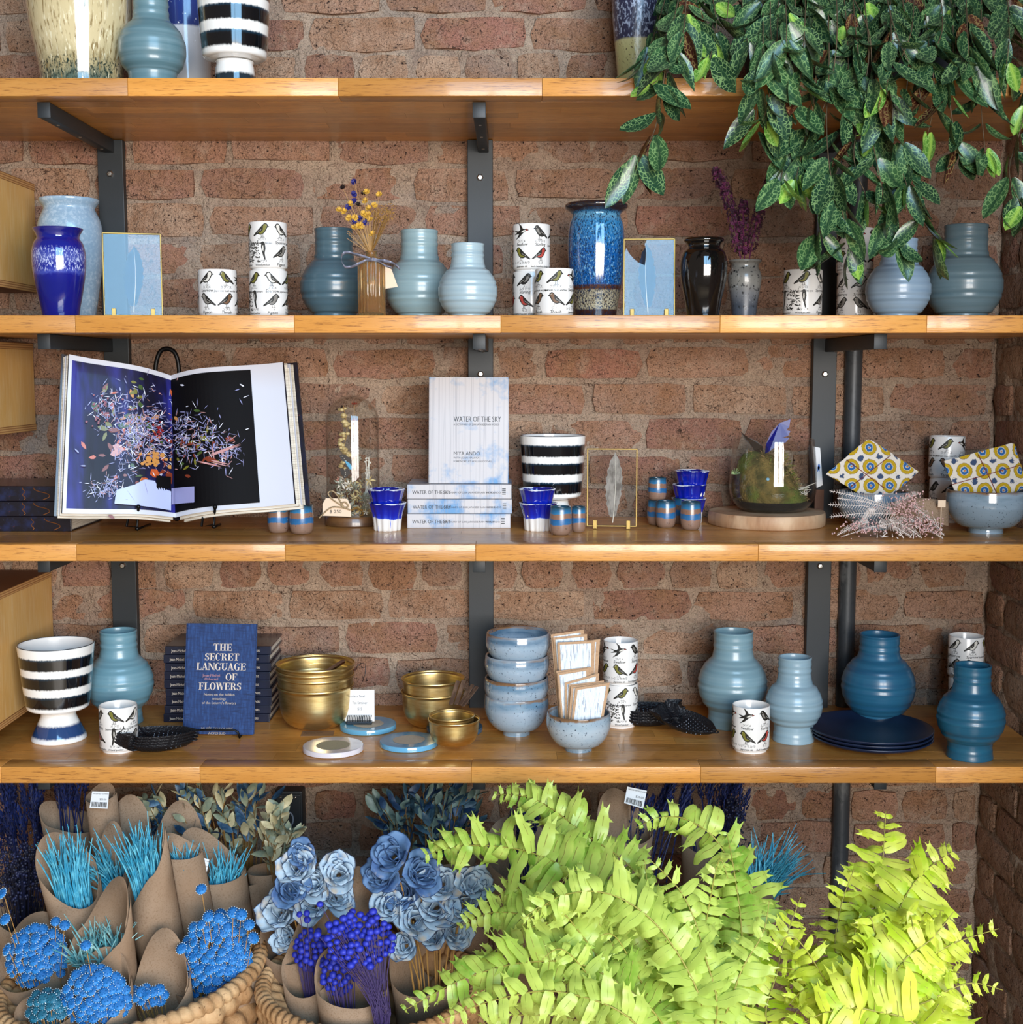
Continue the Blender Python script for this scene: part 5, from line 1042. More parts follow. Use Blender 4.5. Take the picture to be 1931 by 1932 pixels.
# ------------------------------------------------------------------ dried white and pink bunch
KR = mat('kraft_paper', '#97806a', .85, var=[(400, '#7c634c', .5, .7, (1, 1, 1)), (6, '#876c54', .4, .7, (1, 1, 1))], bump=[(30, .25, .003, 3, (1, 1, 1))], spec=.2)
Yd = 2.17; t = thing('dried_bunch', 'bunch of dried white fronds and tiny pink flowers lying before the cloth squares', 'dried flowers', (xat(1675, Yd, z3), Yd, z3)); O4 = t.location
def L(u, v, dy=0):
    p = pt(u, v, Yd+dy)-O4; p.z = max(p.z, .0015); return p
mb = MB(); g = [[L(1680+110*i/8, 948-8*math.sin(i/8*3)+(42+4*i/8)*j/6, .05-.02*j/6+.01*math.sin(i)) for j in range(7)] for i in range(9)]; mb.thick(g, .0006); mb.build('kraft_wrap', KR, t, True)
FRW = M1('white_frond', '#cfc4bd', .8); PKB = M1('pink_bud', '#c9a3a0', .7)
mb = MB()
def frond2(p0, p1, w, n=26, sag=0):
    p0, p1 = Vector(p0), Vector(p1); d = (p1-p0); s_ = Vector((-d.z, 0, d.x)).normalized()
    mb.tube([p0, p0.lerp(p1, .5)+Vector((0, 0, sag)), p1], .0006, 4)
    for i in range(n):
        k = i/n; p = p0.lerp(p1, k)+Vector((0, 0, sag*4*k*(1-k))); ww = w*(1-k*.8)*U(.8, 1.1)
        for q in (-1, 1): e = p+s_*q*ww+d.normalized()*ww*.6+Vector((0, U(-.003, .003), 0)); mb.tube([p, e], [.0006, .0002], 3, cap=False)
for a, b_, w in (((1690, 960), (1566, 926), .012), ((1690, 965), (1564, 952), .016), ((1690, 970), (1566, 975), .014), ((1680, 960), (1580, 940), .012), ((1690, 955), (1735, 930), .01), ((1700, 975), (1780, 1018), .010), ((1680, 980), (1740, 1015), .012), ((1660, 985), (1720, 1012), .012), ((1640, 985), (1580, 1010), .01), ((1700, 985), (1590, 1012), .006), ((1650, 960), (1620, 995), .010), ((1720, 950), (1782, 1010), .01)):
    frond2(L(*a, U(-.01, .03)), L(*b_, U(-.015, .01)), w, sag=.004)
for k in range(60): u, v = U(1655, 1780), U(980, 1018); p = L(u, v, U(-.02, .01)); mb.tube([p, p+Vector((U(-.012, .012), U(-.005, .005), U(-.002, .010)))], [.0012, .0004], 4, cap=False)
tag(mb.build('white_fronds', FRW, t), kind='stuff')
mb = MB()
for k in range(700):
    g_ = U(0, 1)
    if g_ < .4: u, v = rng.gauss(1712, 18), rng.gauss(955, 14)
    elif g_ < .75: u, v = rng.gauss(1740, 22), rng.gauss(992, 9)
    else: u, v = rng.gauss(1630, 22), rng.gauss(993, 8)
    if v > 1017 or u > 1783: continue
    mb.ball(L(u, v, U(-.03, .02)), U(.0010, .0019), 5, 3)
tag(mb.build('pink_buds', PKB, t), kind='stuff')
tg = thing('paper_tag', 'tiny tan paper tag standing between the two cloth bowls', 'tag', pt(1777, 957, 2.2)); tg.location.z = z3+.0; mb = MB(); mb.box((-.006, 0, 0), (.007, .001, .012), 0, T(0, 0, zat(957, 2.2)-z3)); mb.tube([(0, .001, 0), (0, .001, zat(957, 2.2)-z3+.002)], .0008, 4); mb.build('tag_paper', PAPERT, tg)
# ------------------------------------------------------------------ lowest shelf small things
def coaster(label, u, vf, hw, col, inlay, H=.0095, rough=.12):
    r0 = hw*mpp(2.2, z4); Y = yat(vf, z4)+r0; r = hw*mpp(Y, z4); t = thing('coaster', label, 'coaster', (xat(u, Y, z4), Y, z4), U(0, 6), 'round ceramic coasters'); mb = MB()
    mb.lathe([(.0001, 0), (r*.97, 0), (r, .001), (r, H-.0014), (r*.985, H-.0002), (r*.95, H), (r*.56, H-.0006), (.0001, H-.0006)], 64); mb.build('coaster_body', mat('coaster_glaze', col, rough, var=[(6, inlay[1], .55, .75, (1, 1, 1))], coat=.6), t, .7)
    if inlay[0]:
        mb = MB(); n = 48; vs = [(0, 0, H-.0003)]+[(r*.55*(1+.04*noise.noise(Vector((math.cos(a)*2, math.sin(a)*2, 7))))*math.cos(a), r*.55*(1+.04*noise.noise(Vector((math.cos(a)*2, math.sin(a)*2, 7))))*math.sin(a), H-.0003) for a in [2*PI*k/n for k in range(n)]]
        mb.add(vs, [(0, 1+k, 1+(k+1) % n) for k in range(n)]); mb.build('centre_inlay', mat('inlay_clay', inlay[0], .7, var=[(300, '#8a7c6a', .6, .68, (1, 1, 1))]), t)
    return t
coaster('light blue coaster under the small card holder', 695, 1388, 53, '#5f9dbd', ('#b3a795', '#6fadc9'))
coaster('light blue coaster with a bare clay centre, in front of the brass bowls', 772, 1421, 55, '#5f9fc4', ('#b9ac9b', '#6fadc9'))
coaster('white coaster with a glossy cream centre at the shelf front', 629, 1432, 57, '#cfc9cf', ('#a59c80', '#d8d4da'))
coaster('dark slate-blue coaster under the small brass bowls', 858, 1393, 53, '#2f4f66', (None, '#3d627c'))
tg = thing('kraft_label', 'small kraft paper label lying flat on the lowest shelf', 'label', (xat(592, 2.27, z4), yat(1384, z4), z4), .05); mb = MB(); mb.box((-.026, -.016, 0), (.032, .016, .0006)); mb.build('label_paper', mat('kraft_label_paper', '#7a5a3e', .8), tg)
mb = MB(); put_text(mb, 'Stainless Steel', T(-.022, .004, .0007), .006); put_text(mb, 'Tea Strainer', T(-.022, -.004, .0007), .006); mb.build('label_text', INK, tg)
Yc = yat(1363, z4+.0095)-.004; zc_ = z4+.0095; t = thing('card_holder', 'small comb-like metal holder with a handwritten white price card on the blue coaster', 'card holder', (xat(679, Yc, zc_), Yc, zc_)); m = mpp(Yc, zc_); mb = MB()
mb.bbox((-24*m, -.012, 0), (24*m, .004, .005), .0008)
for k in range(15): x = (-22+44*k/14)*m; mb.tube([(x, -.010, .004), (x+.0006, -.0105, .013), (x+.0016, -.009, .017)], .0008, 5)
mb.build('holder_comb', mat('dark_steel', '#39424c', .3, metal=.9), t)
mb = MB(); cw, ch = 28*m, 57*m; mb.box((-cw, .0, .003), (cw, .0008, .006+ch), 0, R(-.06, 'X')); mb.build('card', M1('white_card', '#dcdcdc', .6), t)
mb = MB(); B = R(-.06, 'X') @ T(0, -.0003, 0) @ R(PI/2, 'X')
for s_, x, z_ in (('Stainless Steel', -cw*.8, .78), ('Tea Strainer', -cw*.5, .56), ('$15', -cw*.15, .36)): put_text(mb, s_, B @ T(x, .004+ch*z_, 0) @ Matrix.Shear('XZ', 4, (0, 0)), .0068, sx=.82)
mb.build('handwriting', mat('pencil', '#55555a', .7), t)
# plates
Yp = yat(1433, z4)+.105; m = mpp(Yp, z4); NV = mat('navy_matte_plate', '#0e1a34', .42, var=[(8, '#13233f', .4, .6, (1, 1, 1))], coat=.1)
for k, L_ in enumerate(('bottom', 'middle', 'top')):
    r = [113, 114, 116][k]*m; t = thing('plate', 'matte navy plate, %s of the stack of three' % L_, 'plate', (xat([1644, 1643, 1641][k], Yp, z4), Yp, z4+k*.0072), 0, 'matte navy plates'); mb = MB()
    mb.lathe([(.0001, 0), (r*.6, 0), (r*.66, .0006), (r*.93, .008), (r, .0135), (r*.995, .0152), (r*.975, .0150), (r*.90, .0115), (r*.66, .0048), (.0001, .0046)], 72); mb.build('plate_body', NV, t, True)
# spoons and sticks
RW = mat('rosewood', '#2e120c', .18, var=[(30, '#4a1c10', .45, .6, (1, 1, .2))], coat=.9); zr = z4+.1179; Yq = 2.35
def stick(name, label, cat, pa, pb, w, th_, M_, grp, strap=False):
    pa, pb = Vector(pa), Vector(pb); t = thing(name, label, cat, pa, 0, grp); d = pb-pa; L_ = d.length; mb = MB(); q = d.to_track_quat('Y', 'Z').to_matrix().to_4x4()
    P = [(-w*.6, 0), (w*.6, 0), (w*.5, L_*.5), (w*.8, L_*.85), (w*.4, L_), (-w*.4, L_), (-w*.8, L_*.85), (-w*.5, L_*.5)] if strap else [(-w/2, 0), (w/2, 0), (w/2, L_*.97), (w*.3, L_), (-w*.3, L_), (-w/2, L_*.97)]
    mb.prism(P, th_, 0, q); mb.build('blade', M_, t)
    if strap: mb = MB(); mb.tube([(q @ Vector((0, L_*k, .002+z_)))+Vector((dx, 0, 0)) for k, z_, dx in ((.97, 0, 0), (1.05, .008, .006), (1.08, .006, .014), (1.02, -.012, .016), (.98, -.026, .013))], .0007, 5); mb.build('leather_strap', DKW, t, True)
P3 = lambda u, v, y: pt(u, v, y)
stick('rosewood_spoon', 'left rosewood spoon resting across the large brass bowls', 'spoon', P3(590, 1287, 2.31), P3(649, 1249, 2.40), .010, .004, RW, 'rosewood spoons')
stick('rosewood_spoon', 'right rosewood spoon with a leather strap resting in the large brass bowls', 'spoon', P3(613, 1288, 2.31), P3(672, 1262, 2.41), .008, .004, RW, 'rosewood spoons', True)
SW = mat('grey_brown_stick', '#4a362a', .6, var=[(60, '#6b5342', .5, .65, (1, 1, .3))])
for k, (a, b_) in enumerate((((851, 1330), (865, 1285)), ((861, 1330), (876, 1284)), ((868, 1331), (893, 1292)), ((873, 1333), (901, 1296)))):
    stick('wooden_stick', 'flat brown wooden stick, %s of four in the small brass bowl' % ('leftmost', 'second from left', 'third from left', 'rightmost')[k], 'stick', P3(*a, 2.195), P3(*b_, 2.215+k*.003), .0075, .0016, SW, 'flat wooden sticks')
# paper packets
KP = mat('kraft_packet', '#b08d6c', .8, var=[(300, '#9a785a', .5, .7, (1, 1, 1))]); CELL = mat('pale_slip', '#a9b8c2', .5, var=[(330, '#5f7084', .50, .6, (1, .3, .06)), (500, '#c9d4da', .54, .62, (1, 1, .04))], coat=.2)
pk = [((1040, 1197), (1102, 1188), 1330, 2.245), ((1044, 1203), (1108, 1196), 1330, 2.24), ((1056, 1213), (1133, 1206), 1330, 2.232), ((1052, 1212), (1123, 1209), 1330, 2.225), ((1050, 1266), (1116, 1258), 1330, 2.212), ((1052, 1270), (1112, 1260), 1330, 2.207), ((1066, 1288), (1131, 1270), 1326, 2.20), ((1074, 1292), (1140, 1284), 1326, 2.193), ((1078, 1295), (1146, 1287), 1326, 2.186), ((1086, 1298), (1151, 1288), 1326, 2.179)]
for k, (a, b_, vb, y) in enumerate(pk):
    pa, pb = pt(*a, y+.01), pt(*b_, y+.01); uc = 1092+((a[0]+b_[0])/2-1092)*.35; c0 = pt(uc, vb+6, y-.012); c0.z = z4+.030; c0.x = xat(uc, 2.2, z4+.03)
    t = thing('paper_packet', 'kraft-backed paper packet, %s in the speckled bowl' % ('tallest at the back', 'second from the back', 'third from the back', 'fourth, tall with a pale slip', 'fifth from the back', 'sixth, with a pale short slip', 'fourth from the front', 'third from the front', 'second from the front', 'frontmost')[k], 'packet', c0, 0, 'paper packets in the bowl')
    wv = (pb-pa); wv.z *= 1.0; up = Vector((-.004, .012, 0)); qa = pa-c0; qb = pb-c0; sh = .55; c_ = Vector((0, 0, 0)); hb_ = min(.027, wv.x*.44)
    ba = Vector((-hb_, 0, 0)); bb = Vector((hb_, 0, 0))
    mb = MB(); mb.thick([[qa, ba], [qb, bb]], .0009); mb.build('kraft_sheet', KP, t)
    i1, i2, o_ = qa.lerp(qb, .07), qa.lerp(qb, .9), Vector((0, -.0014, -.004)); mb = MB(); mb.thick([[i1+o_, ba.lerp(bb, .07)+o_], [i2+o_, ba.lerp(bb, .9)+o_]], .0006); mb.build('pale_slip', CELL, t)
# ------------------------------------------------------------------ black owl dishes
OWLM = mat('black_cast_iron', '#14161c', .45, metal=.3, var=[(260, '#7c8696', .69, .74, (1, 1, 1))], bump=[(260, .8, .003, 2, (1, 1, 1))])
def owl_mesh():
    mb = MB(); n = 64; rings = []
    def rad(a):
        r = .052/math.sqrt((math.cos(a)*.78)**2+(math.sin(a)*1.28)**2)*.8
        for e in (2.72, 3.56): r += .014*math.exp(-((a % (2*PI)-e)/.13)**2)    # ear tufts
        r += .007*math.exp(-(min(a % (2*PI), 2*PI-a % (2*PI))/.16)**2); return r  # tail
    for k, z_ in ((.01, .001), (.35, .001), (.62, .002), (.82, .0055), (.95, .0105), (1.0, .0135)): rings.append([(rad(2*PI*j/n)*k*math.cos(2*PI*j/n), rad(2*PI*j/n)*k*math.sin(2*PI*j/n), z_+(.006*(k**3) if abs((2*PI*j/n)-PI) < .7 else 0)) for j in range(n)])
    g = [[rings[i][j] for i in range(6)] for j in range(n)]; top = [[Vector(p)+Vector((0, 0, .0022)) for p in row] for row in g]
    mb.sheet([row+list(reversed(tp)) for row, tp in zip(g, top)], closed=True); me1 = mb.mesh('dish', OWLM, .8)
    mb = MB()
    for y in (-.013, .013):
        for r in (.011, .007): mb.tube([(-.028+r*math.cos(a), y+r*math.sin(a), .0058+.001*abs(math.cos(a))) for a in [2*PI*k/24 for k in range(24)]], .0010, 5, closed=True)
    me2 = mb.mesh('eye_rings', OWLM, True); mb = MB(); mb.ball((-.017, 0, .005), .005, 8, 6, 0, (1.4, .5, .6)); me3 = mb.mesh('beak', OWLM, True)
    mb = MB(); mb.tube([(.056+.006*math.cos(a)+.002, .004*math.sin(a), .014) for a in [2*PI*k/16 for k in range(16)]], .0011, 5, closed=True); me4 = mb.mesh('tail_ring', OWLM, True)
    mb = MB()
    for i in range(9):
        for j in range(-4, 5):
            x = -.006+i*.0068; y = j*.0068+(.0034 if i % 2 else 0)
            if (x/.055)**2+(y/.033)**2 < .85: mb.ball((x, y, .0042+.008*((x/.06)**2+(y/.036)**2)**1.5), .0009, 5, 4)
    me5 = mb.mesh('raised_dots', mat('worn_dot', '#8a93a2', .35, metal=.5), True); return (me1, me2, me3, me4, me5)
OW = owl_mesh()
def owl(label, u, v, y, z, rot, grp, s=1):
    t = thing('owl_dish', label, 'dish', (xat(u, y, z), y, z), 0, grp, rot=rot)
    for me, nm in zip(OW, ('dish', 'eye_rings', 'beak', 'tail_ring', 'raised_dots')): inst(me, nm, t)
    t.scale = (s, s, s); return t
ya = yat(1424, z4)+.031
for k, L_ in enumerate(('bottom', 'second', 'third', 'top')): owl('black owl-shaped dish, %s of four stacked before the left bird cup' % L_, 293+k*1.2, 0, ya-.001*k, z4+.0002+k*.0052, (0, 0, .10+.02*k), 'left stack of black owl dishes', 1.12)
yc = yat(1378, z4)+.04
for k, L_ in enumerate(('bottom', 'second', 'third', 'top')): owl('black owl-shaped dish, %s of four stacked right of the paper packets' % L_, 1222+k, 0, yc, z4+.0002+k*.0052, (0, 0, PI+.05-.02*k), 'right stack of black owl dishes', 1.14)
owl('black owl-shaped dish leaning on the right stack, eyes and beak showing', 1292, 0, yat(1400, z4)+.03, z4+.018, (.14, .16, -.70), 'leaning black owl dish', 1.08)
# ------------------------------------------------------------------ trailing plant with veined leaves
def leafmat(name, base, vein, rib, rough=.35, cells=190):
    m, N, b = bsdf(name, rough, coat=.15); v = coords(N, (1.2, 1.2, .75), True)
    vo = N.add('ShaderNodeTexVoronoi', feature='DISTANCE_TO_EDGE'); vo.inputs['Scale'].default_value = cells; N.link(v, vo.inputs['Vector'])
    oi = N.add('ShaderNodeObjectInfo'); bc = ramp(N, oi.outputs['Random'], [(0, base[0]), (.5, base[1]), (1, base[2])])
    f = ramp(N, vo.outputs['Distance'], [(.02, (.8, .8, .8)), (.10, (0, 0, 0))]); c = mix(N, f, bc, vein)
    tc = N.add('ShaderNodeTexCoord'); sp = N.add('ShaderNodeSeparateXYZ'); N.link(tc.outputs['Object'], sp.inputs[0]); ab = N.add('ShaderNodeMath', operation='ABSOLUTE'); N.link(sp.outputs[0], ab.inputs[0])
    f = ramp(N, ab.outputs[0], [(.0004, (1, 1, 1)), (.0009, (0, 0, 0))]); c = mix(N, f, c, rib); N.link(c, b.inputs['Base Color']); return m
VG = leafmat('veined_leaf', ['#16301f', '#1f3f2a', '#31542f'], '#7d9c62', '#1c3a24')
VN = leafmat('young_leaf', ['#4c7c2c', '#5f8f35', '#44702f'], '#a2c46a', '#9cc050')
VR = leafmat('bronze_leaf', ['#3b1a18', '#4a2418', '#5a2c22'], '#9a8450', '#3a1a12')
def leaf_mesh(L, W, bend, fold, mt, name='leaf', twist=0, n=7):
    mb = MB(); g = []
    for j in range(n+1):
        k = j/n; w = W/2*math.sin(PI*min(1, k*.93+.035))**.8*(1.12-.35*k); ang = bend*k; z = -L*math.sin(ang)/max(bend, .01) if bend else -L*k; y = -L*(1-math.cos(ang))/max(bend, .01) if bend else 0
        if k == 1: w = .0003
        g.append([Vector((x*w*math.cos(twist*k)+ (0), y+abs(x)*w*fold+x*w*math.sin(twist*k), z)) for x in (-1, 0, 1)])
    mb.sheet([[g[j][i] for j in range(n+1)] for i in range(3)]); return mb.mesh(name, mt, True)
LV = [leaf_mesh(*a) for a in ((.064, .030, .5, -.35, VG), (.058, .027, .9, -.3, VG, 'leaf', .5), (.068, .028, .25, -.45, VG, 'leaf', -.6), (.054, .026, 1.3, -.25, VG), (.060, .024, .6, -.6, VG, 'leaf', .9))]
LVN = leaf_mesh(.045, .022, .7, -.4, VN); LVR = leaf_mesh(.055, .023, .5, -.6, VR)
VST = M1('vine_stem', '#5a4a34', .7)
def vines(label, pot_u, pot_y, pot_hw, pot_col, lst, seed, vtop=15):
    r = random.Random(seed); Yp_ = 2.32; zb_ = ST[0]; t = thing('hanging_plant', label, 'plant', (xat(pot_u, Yp_, zb_+.1), Yp_, zb_)); O = Vector(t.location); cnt = 0
    m = mpp(Yp_, zb_+.1); R1 = pot_hw*m; Hh = .17; mb = MB()
    mb.lathe(solid([(R1*.62, 0), (R1*.66, .004), (R1*.85, Hh*.35), (R1*.98, Hh*.7), (R1, Hh*.95), (R1*1.03, Hh)], .006, 5), 56); mb.build('planter', mat('planter_glaze', pot_col, .55, var=[(6, '#55585e' if pot_col[1] != '1' else '#1c1c20', .4, .65, (1, 1, 1))]), t, .8)
    mb = MB(); mb.lathe([(.0001, Hh-.012), (R1*.95, Hh-.014)], 30); mb.build('potting_soil', mat('soil', '#1a130e', .95), t)
    stem = MB()
    for path in lst:
        P = []; n0 = len(path)
        for i, (u, v) in enumerate(path):
            y = 2.25 if v < -10 else (2.17 if v < 60 else (2.06 if v < 330 else 2.04+.0))
            P.append(tuple(pt(u, v, y-r.uniform(0, .05))-O))
        P = [(P[0][0]*.3, 0, Hh-.02), (P[0][0]*.8, P[0][1]*.5, Hh+.05)]+P[0:]
        Q = catmull(P, 6); stem.tube(Q, [.0014-.0008*i/len(Q) for i in range(len(Q))], 5)
        acc = 0; last = Vector(Q[8]); flip = 1
        for i in range(9, len(Q)):
            q = Vector(Q[i]); acc += (q-last).length; last = q
            if acc > .031 or i == len(Q)-1:
                acc = 0; flip = -flip
                for sd in (-1, 1):
                    if cnt >= 298: continue
                    yaw = r.uniform(-1.45, 1.45); spl = sd*(r.uniform(.12, .75)); til = r.uniform(-.5, .25)
                    tip = i > len(Q)-3; me = r.choice(LV)
                    z = r.random()
                    if tip and z < .5 or z < .04: me = LVN
                    elif z > .955: me = LVR
                    s_ = r.uniform(.9, 1.3); p = q+Vector((sd*.004, -.002, 0))
                    if p.z+O.z > ST[0]+.35: continue
                    Mx = T(*p) @ R(-spl, 'Y') @ R(til, 'X') @ R(yaw, 'Z') @ Matrix.Diagonal((s_, s_, s_, 1)); inst(me, 'leaf', t, Mx); cnt += 1
    stem.build('vine_stems', VST, t, True); return t
VA = [[(1290, -30), (1262, 90), (1250, 170), (1232, 255), (1192, 305)], [(1300, -30), (1290, 60), (1262, 130), (1230, 160)], [(1268, -30), (1240, 50), (1215, 120)], [(1345, -30), (1352, 50), (1340, 110)], [(1320, -20), (1310, 30), (1300, 80)],
      [(1400, -30), (1405, 50), (1412, 80)], [(1440, -30), (1440, 100), (1430, 180), (1425, 250)], [(1470, -30), (1465, 100), (1450, 190), (1440, 230)], [(1500, -30), (1502, 120), (1490, 230), (1480, 300), (1474, 340)],
      [(1530, -30), (1540, 150), (1520, 260), (1502, 340)], [(1560, -30), (1565, 120), (1560, 230), (1568, 330), (1590, 400), (1604, 480)], [(1590, -30), (1602, 150), (1592, 280), (1570, 350), (1560, 410), (1545, 445)],
      [(1480, -30), (1485, 60), (1478, 150)], [(1520, -30), (1518, 70), (1510, 160)], [(1380, -30), (1372, 40)], [(1455, -30), (1455, 60), (1470, 130)], [(1575, -30), (1580, 60), (1570, 150), (1545, 230)]]
VB = [[(1610, -30), (1620, 100), (1640, 230), (1660, 330), (1676, 400), (1695, 460)], [(1650, -30), (1655, 150), (1680, 260), (1715, 330), (1722, 390), (1770, 455)], [(1630, -30), (1640, 100), (1625, 200), (1612, 300), (1640, 380)],
      [(1700, -30), (1715, 100), (1708, 200), (1700, 300), (1712, 350)], [(1680, -30), (1682, 80), (1672, 180)], [(1740, -30), (1755, 100), (1765, 180), (1752, 250)], [(1790, -30), (1800, 80), (1792, 170), (1800, 240), (1812, 290)],
      [(1850, -30), (1850, 100), (1852, 200), (1860, 290)], [(1895, -30), (1905, 60), (1900, 120)], [(1945, -30), (1935, 200), (1905, 320), (1930, 390)], [(1770, -30), (1778, 60), (1740, 130)], [(1820, -30), (1826, 60), (1830, 120)], [(1670, -30), (1690, 60), (1730, 150), (1740, 210)],
      [(1870, -30), (1880, 50), (1890, 100)], [(1725, -30), (1720, 60), (1690, 130)], [(1600, -30), (1640, 60), (1650, 170), (1690, 260)]]
vines('trailing plant with green veined leaves in a black planter, left half of the greenery', 1500, 2.3, 105, '#111113', VA, 5)
vines('trailing plant with green veined leaves in a grey planter at the upper right', 1738, 2.3, 88, '#6b6e74', VB, 9)
# ------------------------------------------------------------------ ferns
def fernmat(name, cols):
    m = bpy.data.materials.new(name); m.use_nodes = True; N = NT(m); b = N.n['Principled BSDF']; b.inputs['Roughness'].default_value = .4
    oi = N.add('ShaderNodeObjectInfo'); bc = ramp(N, oi.outputs['Random'], [(i/(len(cols)-1), c) for i, c in enumerate(cols)])
    f = ramp(N, noise_n(N, coords(N, (1, 1, 1), True), 30, 3, .6), [(.4, (0, 0, 0)), (.7, (1, 1, 1))]); c = mix(N, f, bc, cols[-1])
    tc = N.add('ShaderNodeTexCoord'); N.link(c, b.inputs['Base Color']); tr = N.add('ShaderNodeBsdfTranslucent'); N.link(c, tr.inputs[0]); mx = N.add('ShaderNodeMixShader'); mx.inputs[0].default_value = .35
    N.link(b.outputs[0], mx.inputs[1]); N.link(tr.outputs[0], mx.inputs[2]); N.link(mx.outputs[0], N.n['Material Output'].inputs[0]); return m
FRIB = M1('fern_rib', '#8f8a3c', .6); FA = fernmat('fern_green', ['#7fae3c', '#9bc04a', '#aecb57', '#c3d66a']); FB = fernmat('fern_yellow', ['#a8cc2c', '#bfd834', '#cfdd45', '#dbe464'])
def pinna(L, W, bend, fork, mt, seed):
    r = random.Random(seed); mb = MB(); n = 8; g = []
    for j in range(n+1):
        k = j/n; w = W/2*(math.sin(PI*min(1, k*.8+.12))**.55)*(1-.35*k); 
        if k == 1: w = W*.06
        x = L*math.sin(bend*k)/bend; z = -L*(1-math.cos(bend*k))/bend+.0022*math.sin(k*9+seed)*(.3+k); off = L*.10*k*k
        g.append([Vector((x, off+y*w, z-abs(y)*w*.22+.0012*math.sin(k*13+y*2+seed))) for y in (-1, 0, 1)])
    mb.sheet([[g[j][i] for j in range(n+1)] for i in range(3)])
    if fork:
        p = g[n][1]; q = g[n-1]
        for s_ in (-1, 1): e = p+Vector((L*.16, s_*L*.10, -L*.07*r.random())); mb.add([q[1], q[1+s_], e], [(0, 1, 2)])
        e = g[n-3][0]+Vector((L*.04, -L*.10, 0)); mb.add([g[n-3][0], g[n-2][0], e], [(0, 1, 2)])
    v = [Vector(p) for p in g[0]]; mb.tube([row[1]+Vector((0, 0, .0003)) for row in g[:-1:2]], .00035, 3, 1, cap=False)
    return mb.mesh('leaflet', [mt, FRIB], True)
PA = [pinna(.05, .0205, b_, f_, FA, i) for i, (b_, f_) in enumerate(((.6, 1), (1.1, 1), (.9, 0), (1.5, 1), (.35, 1), (1.8, 0)))]
PBm = [pinna(.05, .0200, b_, f_, FB, i+9) for i, (b_, f_) in enumerate(((.5, 1), (.9, 0), (.7, 1), (1.3, 1), (.3, 0), (1.0, 1)))]
def fern(label, pu, py_, lst, fills, meshes, mt, seed, wfac=1):
    r = random.Random(seed); pos = (xat(pu, py_, .55), py_, 0); t = thing('potted_fern', label, 'fern', pos); O = Vector(pos); Zp = .50
    mb = MB(); mb.lathe([(.0001, 0), (.115, 0), (.12, .01), (.12, Zp-.20), (.11, Zp-.19), (.0001, Zp-.19)], 40); mb.build('plant_stand', mat('stand_wood', '#6e4a2c', .5), t, .7)
    mb = MB(); mb.lathe([(.0001, Zp-.19), (.085, Zp-.19), (.115, Zp-.02), (.122, Zp), (.112, Zp), (.105, Zp-.03), (.0001, Zp-.03)], 40); mb.build('pot', mat('terracotta_pot', '#9a5b3c', .8), t, .7)
    rest = MB(); cnt = 0; allf = [(p, pl, y0, y1, up) for p, pl, y0, y1, up in lst]
    for k in range(fills[0]):
        u0, v0, u1, v1 = fills[1]; u, v = r.uniform(u0, u1), r.uniform(v0, v1); bu = pu+r.uniform(-60, 60); allf.append(([(bu, 2030), ((bu*.55+u*.45), min(1932, (2030+v)*.5-20)), (u*.8+bu*.2, v+8), (u, v+r.uniform(0, 40))], r.uniform(38, 62), py_+r.uniform(-.05, .12), py_+r.uniform(-.1, .2), r.uniform(-.4, .5)))
    for fi, (path, pl, y0, y1, up) in enumerate(allf):
        n = len(path); P = [(0, 0, Zp-.03)]+[tuple(pt(u, v, y0+(y1-y0)*i/(n-1))-O) for i, (u, v) in enumerate(path)]
        Q = [Vector(q) for q in catmull(P, 12)]; fm = MB(); fm.tube(Q, [.0016-.0011*i/len(Q) for i in range(len(Q))], 5); fo_ = fm.build('frond', FRIB, t, True)
        D = [0]
        for i in range(1, len(Q)): D.append(D[-1]+(Q[i]-Q[i-1]).length)
        tot = D[-1]; s = max(D[12]*1.0, tot*.12); step = .0135 if pl > 45 else .0115; wid = pl*mpp(y1, 1.0)/.05
        while s < tot:
            i = next((q for q in range(1, len(D)) if D[q] >= s), len(D)-1); k = (s-D[i-1])/max(D[i]-D[i-1], 1e-6); p = Q[i-1].lerp(Q[i], k); d = (Q[i]-Q[i-1]).normalized()
            cam_d = (Vector((0, 0, ZC))-(p+O)).normalized(); side = d.cross(cam_d).normalized(); f = s/tot; env = min(1, .55+f*1.5)*min(1, (1-f)*3.2+.22)
            for sd in (-1, 1):
                sc_ = wid*env*r.uniform(.82, 1.12); x = (side*sd+d*.28+Vector((0, 0, .25*up))+cam_d*r.uniform(-.5, .5)+d*r.uniform(-.3,.3)).normalized(); zz_ = (cam_d+Vector((0, 0, .8))+Vector((r.uniform(-.9, .9), r.uniform(-.3,.3), r.uniform(-.6, .6)))); y_ = zz_.cross(x).normalized(); zz_ = x.cross(y_)
                Mx = Matrix(((x.x, y_.x, zz_.x, p.x), (x.y, y_.y, zz_.y, p.y), (x.z, y_.z, zz_.z, p.z), (0, 0, 0, 1))) @ Matrix.Diagonal((sc_, sc_*wfac*(1 if sd > 0 else -1)*min(1.3, .55/max(sc_, .3)+.55), sc_, 1)); me = r.choice(meshes)
                if cnt < 298 and fi < len(lst): inst(me, 'leaflet', fo_, Mx); cnt += 1
                else:
                    rest.add([v.co for v in me.vertices], [tuple(q.vertices) for q in me.polygons], 0, Mx)
            s += step*(1.0+.25*r.random())
    tag(rest.build('leaflets', mt, t, True), kind='stuff')
